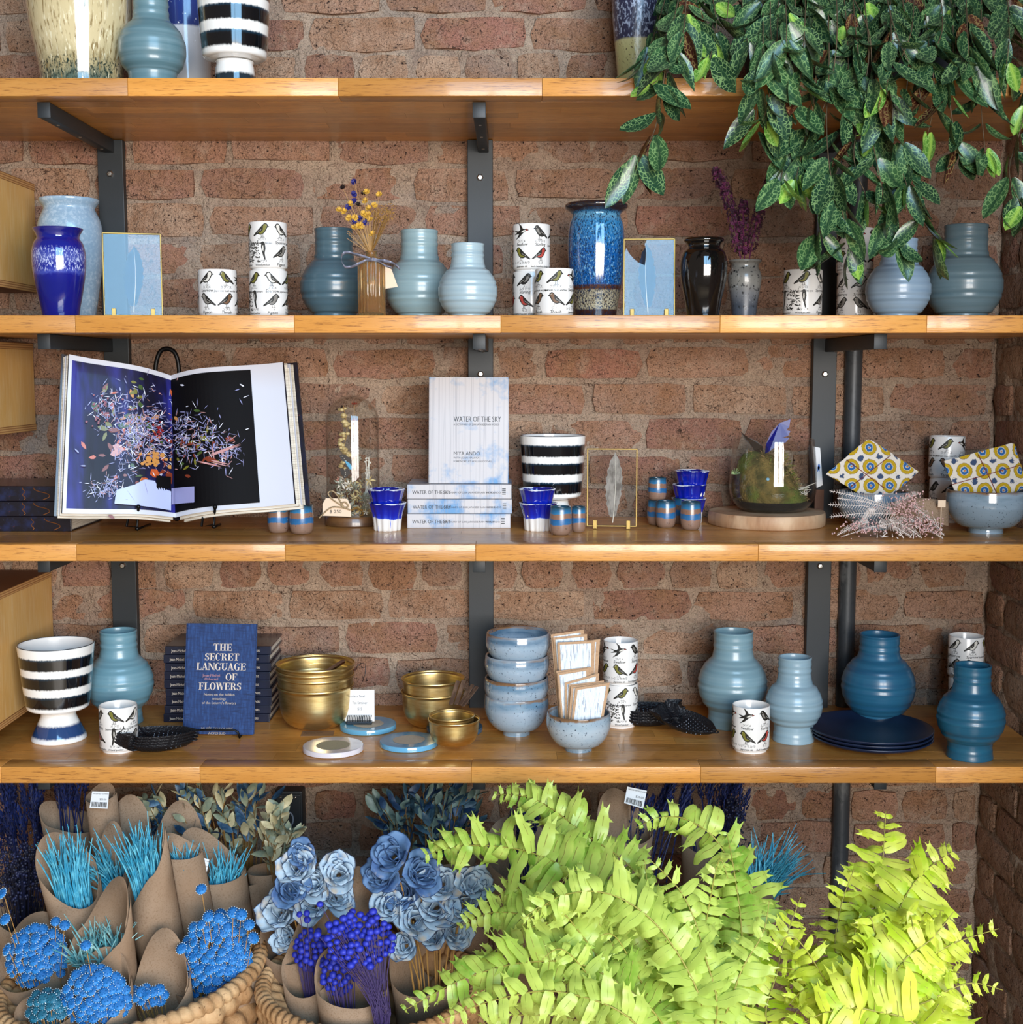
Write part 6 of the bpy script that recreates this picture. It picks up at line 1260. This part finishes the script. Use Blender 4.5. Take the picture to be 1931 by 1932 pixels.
fern('large green fern with crested fronds spilling over the bottom centre', 1262, 1.66,
  [([(1330, 1932), (1180, 1730), (1090, 1650), (990, 1605), (880, 1595), (805, 1612)], 80, 1.62, 1.86, .2), ([(1290, 1850), (1210, 1660), (1100, 1570), (1010, 1508), (930, 1498)], 58, 1.7, 1.95, .1), ([(1420, 1750), (1362, 1600), (1300, 1548), (1245, 1542), (1200, 1562)], 66, 1.7, 1.8, 0),
   ([(1250, 1932), (1120, 1828), (1000, 1815), (880, 1845), (765, 1905)], 66, 1.58, 1.66, .1), ([(1400, 1932), (1400, 1760), (1385, 1640), (1372, 1572)], 58, 1.62, 1.72, 0), ([(1300, 1932), (1150, 1800), (1020, 1735), (930, 1722), (865, 1750)], 60, 1.62, 1.8, .1), ([(1330, 1932), (1260, 1770), (1160, 1690), (1060, 1690), (985, 1745)], 66, 1.56, 1.62, 0),
   ([(1200, 1932), (1060, 1872), (940, 1885), (830, 1925)], 56, 1.54, 1.6, 0), ([(1350, 1932), (1330, 1800), (1290, 1690), (1225, 1620)], 60, 1.55, 1.62, .1), ([(1280, 1932), (1180, 1850), (1080, 1785), (960, 1785), (890, 1815)], 54, 1.6, 1.7, 0), ([(1360, 1932), (1400, 1830), (1440, 1760), (1452, 1700)], 54, 1.55, 1.6, 0)],
  (38, (880, 1620, 1480, 1925)), PA, FA, 3, 1.05)
fern('bright yellow-green fern with crested fronds at the bottom right', 1680, 1.6,
  [([(1650, 1932), (1640, 1790), (1664, 1640), (1672, 1530)], 84, 1.62, 1.75, .05), ([(1640, 1932), (1680, 1760), (1730, 1660), (1795, 1608)], 92, 1.58, 1.72, .1), ([(1640, 1932), (1580, 1820), (1585, 1720), (1612, 1640)], 56, 1.62, 1.7, 0), ([(1460, 1960), (1468, 1830), (1490, 1750), (1512, 1692)], 56, 1.6, 1.68, .1),
   ([(1660, 1932), (1720, 1840), (1790, 1785), (1885, 1752)], 58, 1.55, 1.6, .1), ([(1680, 1940), (1760, 1885), (1830, 1855), (1893, 1868)], 46, 1.54, 1.56, -.2), ([(1740, 1955), (1640, 1905), (1560, 1910), (1490, 1945)], 96, 1.50, 1.52, .7), ([(1640, 1932), (1700, 1820), (1760, 1770), (1800, 1720)], 84, 1.54, 1.56, .3), ([(1600, 1960), (1560, 1880), (1500, 1830), (1450, 1830)], 54, 1.56, 1.6, 0)],
  (40, (1450, 1700, 1850, 1928)), PBm, FB, 8, 1.0)
# ------------------------------------------------------------------ braided baskets
WICK = mat('water_hyacinth', '#a9835a', .75, var=[(40, '#8a6238', .45, .68, (1, 1, .3)), (12, '#c6a67c', .5, .7, (1, 1, 1)), (150, '#5b3d22', .62, .72, (1, 1, 1))], bump=[(130, .5, .003, 3, (1, 1, 1))])
def rope(mb, cx, cy, z, R0, r0, turns, tilt=0, n=480, sides=9, ph=0, wob=0):
    vs = []; fs = []
    for i in range(n):
        s = 2*PI*i/n; c, d = math.cos(s), math.sin(s); rr = R0+wob*math.sin(turns*.5*s+ph)
        for k in range(sides):
            a = 2*PI*k/sides; q = r0*(.74+.34*abs(math.sin((turns*s+a+ph)/2))); vs.append(((rr+q*math.cos(a))*c, (rr+q*math.cos(a))*d, z+q*math.sin(a)+tilt*rr*c))
    for i in range(n):
        for k in range(sides): fs.append((i*sides+k, ((i+1) % n)*sides+k, ((i+1) % n)*sides+(k+1) % sides, i*sides+(k+1) % sides))
    mb.add([(x+cx, y+cy, q) for x, y, q in vs], fs)
def basket(label, u, v, Y, R0, tilt):
    Zr = zat(v, Y); t = thing('braided_basket', label, 'basket', (xat(u, Y, Zr), Y, 0), 0, 'braided baskets'); mb = MB(); rope(mb, 0, 0, Zr, R0, .0125, 74, tilt); mb.build('rim', WICK, t, True)
    nrow = 13; H = Zr-.012
    for k in range(nrow):
        z = .014+(H-.02)*k/(nrow-1)-.004; k2 = z/H; mb = MB(); rope(mb, 0, 0, z, R0*(.86+.10*math.sin(PI*k2*.8)), H/nrow*.56, 34, tilt*k2, 300, 8, ph=(k % 2)*PI, wob=.003); mb.build('woven_row', WICK, t, True)
    mb = MB(); mb.lathe([(.0001, .004), (R0*.84, .004), (R0*.84, .012), (.0001, .012)], 40); mb.build('basket_floor', WICK, t); return Zr
basket('braided basket of wrapped blue flowers at the lower left', 250, 1838, 1.95, .196, .10)
basket('braided basket of wrapped blue flowers beside the left basket, under the ball flowers', 700, 1856, 1.93, .165, -.02)
# ------------------------------------------------------------------ wrapped dried-flower bouquets
def blob(name, c, c2, r=.6, **k): return mat(name, c, r, var=[(60, c2, .42, .66, (1, 1, 1))], **k)
TEAL = blob('teal_grass', '#2a8fb0', '#6cc4d8'); TEALP = blob('pale_teal_grass', '#4d96a0', '#9cc8c4'); BLUEB = blob('cornflower_blue', '#1260a4', '#2480c8'); BLUED = blob('deep_teal_button', '#10566f', '#1c7190'); TIPS = M1('pale_tips', '#bcd3e4', .6); ULT = blob('ultramarine_ball', '#131f90', '#2433b0'); NAV2 = blob('navy_ear', '#0b1640', '#142a6a'); VSTM = M1('violet_stem', '#3a2c5c', .6); BERR = blob('black_berry', '#0b0f22', '#17204a')
RUS = [blob('grey_green_leaf', '#6f7a68', '#97997a', .5), blob('blue_dyed_leaf', '#24405c', '#4f7894', .5), blob('straw_leaf', '#a39b78', '#c6bc98', .5)]; RUD = [blob('slate_leaf', '#27404e', '#4c6a78', .5), blob('navy_leaf', '#162c48', '#31506e', .5), blob('sage_leaf', '#566860', '#7a8a7c', .5)]
PET = mat('blue_dyed_petal', '#9fb4c4', .7, var=[(24, '#4f7fae', .5, .68, (1, 1, 1)), (30, '#b5a68e', .52, .68, (1, 1, 1))]); PED = mat('petal_edge', '#16305c', .7); PETD = mat('dusky_petal', '#54749a', .7, var=[(24, '#2c4a80', .45, .66, (1, 1, 1)), (30, '#8f8878', .6, .72, (1, 1, 1))])
btn = MB(); btn.lathe([(.0001, -.003), (.0045, -.0022), (.0078, .0002), (.0082, .0012), (.006, .0026), (.0032, .0034), (.0001, .003)], 14)
for k in range(14): a = 2*PI*k/14; btn.ball((.0082*math.cos(a), .0082*math.sin(a), .0012), .0009, 4, 3, 1)
for k in range(6): a = PI*k/3+.3; btn.ball((.0042*math.cos(a), .0042*math.sin(a), .0028), .0016, 5, 3, 0)
BTN = [btn.mesh('flower_head', [m_, TIPS], True) for m_ in (BLUEB, BLUED)]
bl = MB(); bl.ball((0, 0, 0), .0062, 12, 8, 0, (1, 1, .82)); BALL = bl.mesh('flower_head', ULT, True)
def ear_mesh(mt):
    mb = MB()
    for k in range(46):
        h = k/46*.06; a = k*2.4; rr = .0055*math.sin(PI*min(1, k/46*.85+.15)); p = Vector((rr*math.cos(a), rr*math.sin(a), h)); e = p+Vector((math.cos(a)*.003, math.sin(a)*.003, .009)); s_ = Vector((-math.sin(a), math.cos(a), 0))*.0022
        mb.add([p-s_, p+s_, e, p+Vector((0, 0, .004))*1.0], [(0, 1, 2), (0, 3, 1)])
    mb.tube([(0, 0, -.12), (0, 0, .06)], .001, 4); return mb.mesh('flower_ear', mt, False)
EAR = ear_mesh(NAV2)
def small_leaf(mt): return leaf_mesh(.032, .014, .8, -.4, mt, 'leaf', .4, 4)
def petal_bloom(mts, r, seed):
    rr = random.Random(seed); mb = MB()
    for k in range(11):
        a = 2*PI*k*.382+rr.uniform(-.7, .7); lay = k/11; L_ = r*(1.05-.35*lay); W_ = L_*rr.uniform(.85, 1.2); cur = rr.uniform(.8, 2.0); up = .35+1.0*lay; g = []
        for i in range(9):
            row = []
            for j in range(7):
                u = (j/6-.5)*2; k2 = i/8; w = W_*.55*math.sin(PI*min(1, k2*.62+.12))**.7; x = u*w; rad_ = .10*r+L_*k2*math.cos(up+.5*math.sin(cur)*k2)-abs(u)**2*w*.35; z = L_*k2*math.sin(up+.5*k2)*.95+abs(u)**2*w*.5+.004*math.sin(u*6+k+seed)*k2
                if k2 > .7: rad_ += L_*.2*(k2-.7)*3.3; z -= L_*.22*(k2-.7)*3.3
                row.append(Vector((rad_*math.cos(a)-x*math.sin(a), rad_*math.sin(a)+x*math.cos(a), z)))
            g.append(row)
        mb.thick(g, .0007, 0)
        e = [g[i][0] for i in range(3, 9)]+[g[8][j] for j in range(1, 7)]+[g[i][6] for i in range(7, 2, -1)]; mb.tube(e, .00035, 4, 1)
    return mb.mesh('bloom', mts, True)
BLOOM = [petal_bloom([PET, PED], .036, 1), petal_bloom([PET, PED], .030, 2), petal_bloom([PETD, PED], .034, 3)]
def wrap_(label, u, v, Y, hw, base, peak, pk, drop, cat='bouquet', kr=None):
    """kraft paper cone: rim centre at image (u, v) depth Y, foot at base=(X, Y) on the floor; peak = angle where paper stands highest"""
    C_ = pt(u, v, Y); hw *= 1.08; pk *= .8; drop *= 1.5; B_ = Vector((base[0], base[1], .016 if v > 1600 and u < 900 else .004)); t = thing('wrapped_bouquet', label, cat, B_, 0, 'kraft-wrapped dried bouquets'); A = C_-B_; L_ = A.length; m = mpp(Y, C_.z); r1 = hw*m; r0 = .022
    ax = A.normalized(); ex = Vector((1, 0, 0)); ey = ax.cross(ex).normalized(); ex = ey.cross(ax); g = []; n = 40; p1, d1 = pk*m/L_*1.05, drop*m/L_*1.05
    for i in range(n+1):
        a = -.25+(2*PI+.5)*i/n; cc = math.cos(a-peak); hE = 1+(p1*(max(cc, 0)**1.6) if cc > 0 else -d1*((-cc)**1.3)); row = []
        for j in range(13):
            h = hE*j/12; q = r0+(r1-r0)*min(h, 1.15)**1.25+.0009*(i/n*4-2)*h; w_ = 1+.03*noise.noise(Vector((a*1.5, h*4, u*.01))); row.append(A*h+(ex*math.cos(a)+ey*math.sin(a))*q*w_)
        g.append(row)
    mb = MB(); mb.thick(g, .0005); mb.build('paper_wrap', kr or KR, t, True)
    return t, A, ex, ey, ax, r1, m
def fill_spikes(W, n, ln, M_, curl=.3, spread=1.0, lean=(0, 0), rad=.0011, name='dyed_grass'):
    t, A, ex, ey, ax, r1, m = W; mb = MB()
    for k in range(int(n*1.5)):
        a = U(0, 6.28); q = r1*.85*math.sqrt(U(0, 1))*spread; o = ex*math.cos(a)*q+ey*math.sin(a)*q; s0 = A*.9+o*.75; l_ = ln*m*U(.8, 1.5); dirn = (ax+o*(4.5*curl)+Vector((lean[0]+U(-.12, .12), 0, lean[1]+U(-.1, .1)))).normalized(); cv = Vector((U(-1, 1), U(-1, 1), U(-1, .4)))*curl*l_
        P = [s0+dirn*l_*i/5+cv*(i/5)**2.2 for i in range(6)]; P.insert(0, A*.5+o*.2); mb.tube(P, [rad, rad, rad*1.3, rad*1.3, rad*1.15, rad, rad*.4], 4)
        for q2 in range(5):
            p = P[2+q2 % 4].lerp(P[3+q2 % 4], U(0, 1)); e = p+Vector((U(-1, 1), U(-1, 1), U(-.3, 1))).normalized()*.0035; mb.tube([p, e], [.0004, .0001], 3, cap=False)
    tag(mb.build(name, M_, t), kind='stuff')
def fill_heads(W, n, me, cu, cv, ru, rv, Y, lift=.5, stem=STEM, s=1, strays=()):
    """heads packed in an ellipse of the picture region (cu, cv, ru, rv) at depth about Y, stems running into the paper"""
    t, A, ex, ey, ax, r1, m = W; O = Vector(t.location); sb = MB(); pts = []; tries = 0
    while len(pts) < n and tries < 6000:
        tries += 1; a = U(0, 6.28); q = math.sqrt(U(0, 1)); u, v = cu+ru*q*math.cos(a), cv+rv*q*math.sin(a); dome = math.sqrt(max(0, 1-q*q))
        if all((u-p[0])**2+(v-p[1])**2 > (11.5*s)**2 for p in pts): pts.append((u, v, dome))
    for u, v, dome in pts+[(a, b, 1.2) for a, b in strays]:
        p = pt(u, v, Y-.035*dome+U(-.006, .006))-O; nn = Vector((U(-.35, .35)+(u-cu)/ru*.5, -.75, .7)).normalized(); Mx = T(*p) @ nn.to_track_quat('Z', 'Y').to_matrix().to_4x4() @ Matrix.Diagonal((s*U(.85, 1.15),)*3+(1,)); inst(me, 'flower_head', t, Mx)
        sb.tube([p-nn*.002, p*.6+A*.32+Vector((0, 0, -.02)), A*.4], .0006, 3, cap=False)
    sb.build('flower_stems', stem, t)
def fill_leaves(W, n, mts, cu, cv, ru, rv, Y, dep=.06):
    t, A, ex, ey, ax, r1, m = W; O = Vector(t.location); ms = [small_leaf(q) for q in mts]; sb = MB(); far_ = MB()
    for k in range(n//4):
        a = U(0, 6.28); q = math.sqrt(U(0, 1)); u, v = cu+ru*q*math.cos(a), cv+rv*q*math.sin(a); p = pt(u, v, Y-dep*math.sqrt(max(0, 1-q*q))*U(.3, 1))-O; d = ((p-A*.75).normalized()+Vector((U(-.5, .5), U(-.5, .5), U(-.2, .4)))).normalized(); b0 = p-d*.035; sb.tube([A*.6, b0.lerp(A*.6, .4), b0, p], .0007, 3, cap=False)
        for i in range(4):
            pp_ = b0+d*.035*(i/3.2); Mx = T(*pp_) @ (d+Vector((U(-1, 1), U(-1, 1), U(-.8, .8)))*.8).to_track_quat('-Z', 'Y').to_matrix().to_4x4() @ R(U(0, 6.28), 'Z') @ Matrix.Diagonal((U(.8, 1.25),)*3+(1,))
            inst(rng.choice(ms), 'leaf', t, Mx)
    sb.build('twigs', STEM, t)
def fill_blooms(W, lst, Y):
    t, A = W[0], W[1]; O = Vector(t.location); sb = MB()
    for u, v, k, s in lst:
        p = pt(u, v, Y+U(-.02, .02))-O; nn = Vector((U(-.5, .5)+(u-lst[0][0])*.002, -.9, .55)).normalized(); inst(BLOOM[k], 'bloom', t, T(*p) @ nn.to_track_quat('Z', 'Y').to_matrix().to_4x4() @ R(U(0, 6), 'Z') @ Matrix.Diagonal((s, s, s, 1))); sb.tube([p, p*.6+A*.3, A*.4], .0014, 4)
    sb.build('flower_stems', STEM, t)
def fill_ears(W, n, cu, cv, ru, rv, Y, s=1.0):
    t, A = W[0], W[1]; O = Vector(t.location)
    for k in range(n):
        u, v = cu+U(-ru, ru), cv+U(-rv, rv); p = pt(u, v, Y+U(-.03, .03))-O; d = (p-A*.7).normalized()+Vector((U(-.2, .2), U(-.2, .2), .3)); inst(EAR, 'flower_ear', t, T(*p) @ d.to_track_quat('Z', 'Y').to_matrix().to_4x4() @ R(U(0, 6), 'Z') @ Matrix.Diagonal((s, s, s, 1)))
def fill_berries(W, n, cu, cv, ru, rv, Y):
    t, A = W[0], W[1]; O = Vector(t.location); mb = MB(); sb = MB()
    for k in range(n):
        p = pt(cu+rng.gauss(0, ru/2), cv+rng.gauss(0, rv/2), Y+U(-.04, .04))-O; sb.tube([A*.7, p], .0005, 3, cap=False)
        for q in range(6): mb.ball(p+Vector((U(-.009, .009), U(-.009, .009), U(-.009, .009))), .0024, 6, 4)
    tag(mb.build('berries', BERR, t, True), kind='stuff'); sb.build('twigs', BERR, t)
LBL = M1('white_label', '#d6dade', .5)
def barcode(W, pts, Y):
    t = W[0]; O = Vector(t.location); q = [pt(u, v, Y)-O for u, v in pts]; mb = MB(); mb.add(q+[p+Vector((0, .0005, 0)) for p in q], [(3, 2, 1, 0), (4, 5, 6, 7), (0, 1, 5, 4), (1, 2, 6, 5), (2, 3, 7, 6), (3, 0, 4, 7)]); lb = mb.build('price_label', LBL, t); mb = MB()
    f = lambda a, b_: q[0].lerp(q[1], a).lerp(q[3].lerp(q[2], a), b_)+Vector((0, -.0004, 0)); x = .08
    while x < .9: w_ = rng.choice((.015, .03, .04)); mb.add([f(x, .62), f(x+w_, .62), f(x+w_, .92), f(x, .92)], [(3, 2, 1, 0)]); x += w_+rng.choice((.015, .03))
    ex_ = (q[1]-q[0]); W_ = ex_.length; an = math.atan2(-ex_.z, ex_.x)
    for s_, a, b_, z_ in (('PRESERVED FLOWERS', .08, .16, .095), ('$30.00', .5, .5, .15)): put_text(mb, s_, T(*f(a, b_)) @ R(an, 'Y') @ R(PI/2, 'X'), W_*z_)
    mb.build('label_print', INK, lb)
b1 = (-.52, 1.97)
W = wrap_('left wrapped bunch of upright turquoise grass in the left basket', 128, 1640, 2.02, 50, (-.60, 2.02), 2.3, 75, 42); fill_spikes(W, 75, 105, TEAL, .18, .9)
W = wrap_('second wrapped bunch of turquoise grass, with stray strands curling out', 205, 1640, 2.07, 38, (-.53, 2.06), 1.2, 95, 38); fill_spikes(W, 65, 90, TEAL, .35, .9, (-.05, 0))
W = wrap_('third and fullest wrapped bunch of bright turquoise grass', 272, 1642, 1.99, 46, (-.47, 2.0), .5, 92, 42); fill_spikes(W, 90, 118, TEAL, .16, .9)
W = wrap_('wrapped bunch seen from outside, tips of turquoise grass showing over the paper', 343, 1606, 2.04, 34, (-.42, 2.03), 2.6, 40, 5); fill_spikes(W, 50, 60, TEAL, .4, .9, (.05, 0))
W = wrap_('wrapped turquoise bunch leaning right with a barcode label', 405, 1640, 2.10, 52, (-.38, 2.08), 2.4, 90, 10); fill_spikes(W, 50, 80, TEAL, .25, .8, (.25, 0)); barcode(W, [(373, 1615), (395, 1622), (389, 1652), (372, 1645)], 2.045)
W = wrap_('front wrapped bunch of curled pale turquoise grass with a tall paper point', 184, 1768, 1.90, 60, (-.56, 1.94), .85, 110, 34); fill_spikes(W, 110, 62, TEALP, .5, 1.0, (-.05, 0), .0012)
W = wrap_('wrapped blue button flowers at the far left of the left basket', 62, 1808, 1.95, 66, (-.62, 1.96), 1.6, 72, 20); fill_heads(W, 85, BTN[0], 72, 1806, 54, 56, 1.93, strays=((5, 1686), (10, 1735), (105, 1739), (122, 1746), (20, 1828), (14, 1792)))
W = wrap_('wrapped blue button flowers at the front centre of the left basket', 180, 1872, 1.83, 62, (-.52, 1.86), 1.4, 66, 30); fill_heads(W, 80, BTN[0], 182, 1880, 62, 54, 1.82, strays=((162, 1784),))
W = wrap_('half-hidden wrapped teal button flowers at the lower left of the left basket', 85, 1905, 1.83, 50, (-.58, 1.85), 2.6, 20, 10); fill_heads(W, 40, BTN[1], 92, 1900, 40, 30, 1.83)
W = wrap_('wrapped deep blue button flowers beneath a tall folded paper point', 300, 1868, 1.87, 54, (-.45, 1.9), 1.35, 112, 26); fill_heads(W, 36, BTN[0], 276, 1878, 36, 18, 1.86)
W = wrap_('large wrapped bunch of blue button flowers at the right of the left basket', 412, 1842, 1.95, 78, (-.40, 1.97), 5.6, 20, 10); fill_heads(W, 120, BTN[0], 408, 1808, 62, 84, 1.93, strays=((380, 1678), (380, 1745), (393, 1730), (412, 1732), (343, 1790), (455, 1726), (440, 1722), (470, 1745), (478, 1770)))
W = wrap_('dark navy ears of dried grass at the back left under the lowest shelf', 45, 1640, 2.30, 40, (-.75, 2.3), 1.6, 10, 10); fill_ears(W, 26, 42, 1560, 40, 55, 2.28, 1.2)
W = wrap_('wrapped navy dried ears behind the turquoise grass', 128, 1545, 2.22, 44, (-.7, 2.2), 2.8, 40, 15); fill_ears(W, 16, 130, 1510, 34, 30, 2.23)
W = wrap_('wrapped bunch with a barcode label high at the back left', 190, 1500, 2.17, 26, (-.64, 2.16), 1.5, 20, 4); barcode(W, [(174, 1493), (206, 1494), (203, 1526), (169, 1524)], 2.125)
W = wrap_('wrapped bunch whose paper point rises in the middle behind the turquoise grass', 238, 1590, 2.16, 46, (-.58, 2.16), 1.5, 92, 20); fill_spikes(W, 20, 60, TEAL, .3, .8)
W = wrap_('wrapped bunch whose paper point rises left of the grey-green foliage', 335, 1590, 2.17, 46, (-.48, 2.18), 1.5, 78, 20); fill_spikes(W, 25, 55, TEAL, .4, .8)
W = wrap_('bunch of tiny black berries at the left edge, below the navy ears', 35, 1720, 2.10, 44, (-.80, 2.1), 2.4, 60, 20); fill_berries(W, 130, 38, 1650, 44, 60, 2.10)
W = wrap_('broad wrapped bunch of grey-green dried leaves behind the left basket', 430, 1650, 2.20, 90, (-.42, 2.25), 4.6, 20, 15); fill_leaves(W, 290, RUS, 395, 1545, 150, 72, 2.26); 
W = wrap_('wrapped spray of straw-coloured leaves at the right edge of the grey-green bunch', 500, 1640, 2.16, 30, (-.38, 2.3), 4.6, 10, 5); fill_leaves(W, 90, [RUS[2], RUS[2], RUS[0]], 527, 1575, 38, 56, 2.14, .04)
W = wrap_('wrapped large pale-blue dyed blooms, left of the ball flowers', 575, 1740, 2.0, 82, (-.28, 1.98), 1.15, 100, 30); fill_blooms(W, [(565, 1640, 0, 1), (598, 1668, 1, 1.1), (640, 1652, 0, 1), (545, 1680, 2, 1), (600, 1710, 0, 1.1), (535, 1725, 0, 1.15), (560, 1700, 1, 1), (632, 1695, 1, 1), (548, 1770, 1, .9), (572, 1615, 2, .8)], 1.97)
W = wrap_('wrapped dark ultramarine ball flowers, the smaller bunch', 590, 1812, 1.92, 56, (-.27, 1.9), 1.3, 108, 30); fill_heads(W, 55, BALL, 590, 1795, 34, 42, 1.92, stem=VSTM, s=.85, strays=((565, 1725), (579, 1723), (580, 1735)))
W = wrap_('wrapped paper with a tall point behind the ultramarine ball flowers', 665, 1760, 1.95, 48, (-.20, 1.93), 1.3, 130, 24)
W = wrap_('wrapped ultramarine ball flowers with a fan of long violet stems', 662, 1858, 1.86, 62, (-.22, 1.87), 2.2, 60, 10); fill_heads(W, 40, BALL, 640, 1835, 34, 40, 1.87, stem=VSTM, s=.85)
t_, A_ = W[0], W[1]; O = Vector(t_.location); sb = MB(); hub = pt(722, 1912, 1.80)-O; pts = []
for k in range(4000):
    a = U(0, 6.28); q = math.sqrt(U(0, 1)); u, v = 680+62*q*math.cos(a), 1768+52*q*math.sin(a)-(.35*(680-700))
    if u > 742 or any((u-p[0])**2+(v-p[1])**2 < 90 for p in pts): continue
    pts.append((u, v))
for u, v in pts+[(599, 1723+40), (604, 1706), (665, 1720), (704, 1720), (621, 1745), (632, 1755), (651, 1745)]:
    p = pt(u, v, 1.80+U(-.012, .012))-O; inst(BALL, 'flower_head', t_, T(*p) @ Matrix.Diagonal((U(.8, 1.05),)*3+(1,))); sb.tube([p, p.lerp(hub, .5)+Vector((0, -.004, .006)), hub+Vector((U(-.012, .012), U(-.01, .01), U(-.01, .01))), hub+Vector((U(-.008, .008), 0, -.06))], .0006, 4, cap=False)
sb.build('long_stems', VSTM, t_)
W = wrap_('wrapped large pale-blue dyed blooms left of the green fern', 825, 1800, 1.98, 88, (-.12, 1.97), .9, 40, 30); fill_blooms(W, [(745, 1618, 2, 1.1), (790, 1650, 2, 1.1), (728, 1655, 2, 1), (765, 1690, 2, 1), (835, 1670, 0, 1.1), (880, 1672, 0, 1.0), (825, 1715, 0, 1.15), (870, 1710, 1, 1.2), (780, 1738, 0, 1.1), (820, 1765, 1, 1.1), (768, 1785, 1, .9), (850, 1760, 0, .9), (735, 1710, 1, 1)], 1.95)
W = wrap_('wrapped bunch of dark slate dried leaves behind the pale-blue blooms', 805, 1600, 2.24, 88, (-.15, 2.27), 4.6, 10, 10); fill_leaves(W, 270, RUD, 812, 1530, 104, 58, 2.25)
W = wrap_('wrapped bunch behind the left fronds of the green fern', 985, 1610, 2.2, 66, (.02, 2.2), 1.8, 60, 20); fill_ears(W, 8, 1000, 1590, 40, 30, 2.2)
W = wrap_('wrapped navy ears with a barcode label behind the green fern', 1180, 1560, 2.2, 48, (.18, 2.2), 2.0, 70, 10); fill_ears(W, 20, 1240, 1540, 60, 45, 2.24, 1.1); barcode(W, [(1184, 1484), (1221, 1492), (1214, 1526), (1178, 1515)], 2.14)
W = wrap_('wrapped navy ears at the right, behind the top fronds of the green fern', 1340, 1580, 2.28, 50, (.34, 2.3), 1.5, 40, 10); fill_ears(W, 22, 1345, 1530, 55, 45, 2.3, 1.1); fill_berries(W, 30, 1385, 1540, 22, 40, 2.26)
W = wrap_('wrapped turquoise grass leaning right above the green fern', 1420, 1650, 2.05, 44, (.33, 2.05), 3.4, 20, 14, ); fill_spikes(W, 120, 105, TEAL, .35, 1.0, (.45, .1))
# dark metal outlet box on the wall
t = thing('electrical_box', 'dark metal electrical box on the brick wall above the pale-blue blooms', 'electrical box', pt(545, 1535, 2.47)); m = mpp(2.47, 1.0); mb = MB(); mb.bbox((-27*m, 0, -44*m), (27*m, .04, 44*m), .004); mb.build('box_body', STEEL, t)
mb = MB(); mb.bbox((-23*m, -.003, -38*m), (23*m, .001, 38*m), .002); mb.build('cover_plate', STEEL, t); mb = MB(); mb.tube([(9*m*math.cos(a), -.004, 14*m*math.sin(a)-10*m) for a in [2*PI*k/24 for k in range(24)]], .0016, 6, closed=True); mb.build('socket_ring', M1('ring_grey', '#8a93a0', .4), t)
for x, z_ in ((14, 33), (-14, 33), (14, -33), (-14, -33)): mb = MB(); mb.ball((x*m, -.003, z_*m), .0028, 8, 5); inst(mb.mesh('screw', BOLT, True), 'screw', t)
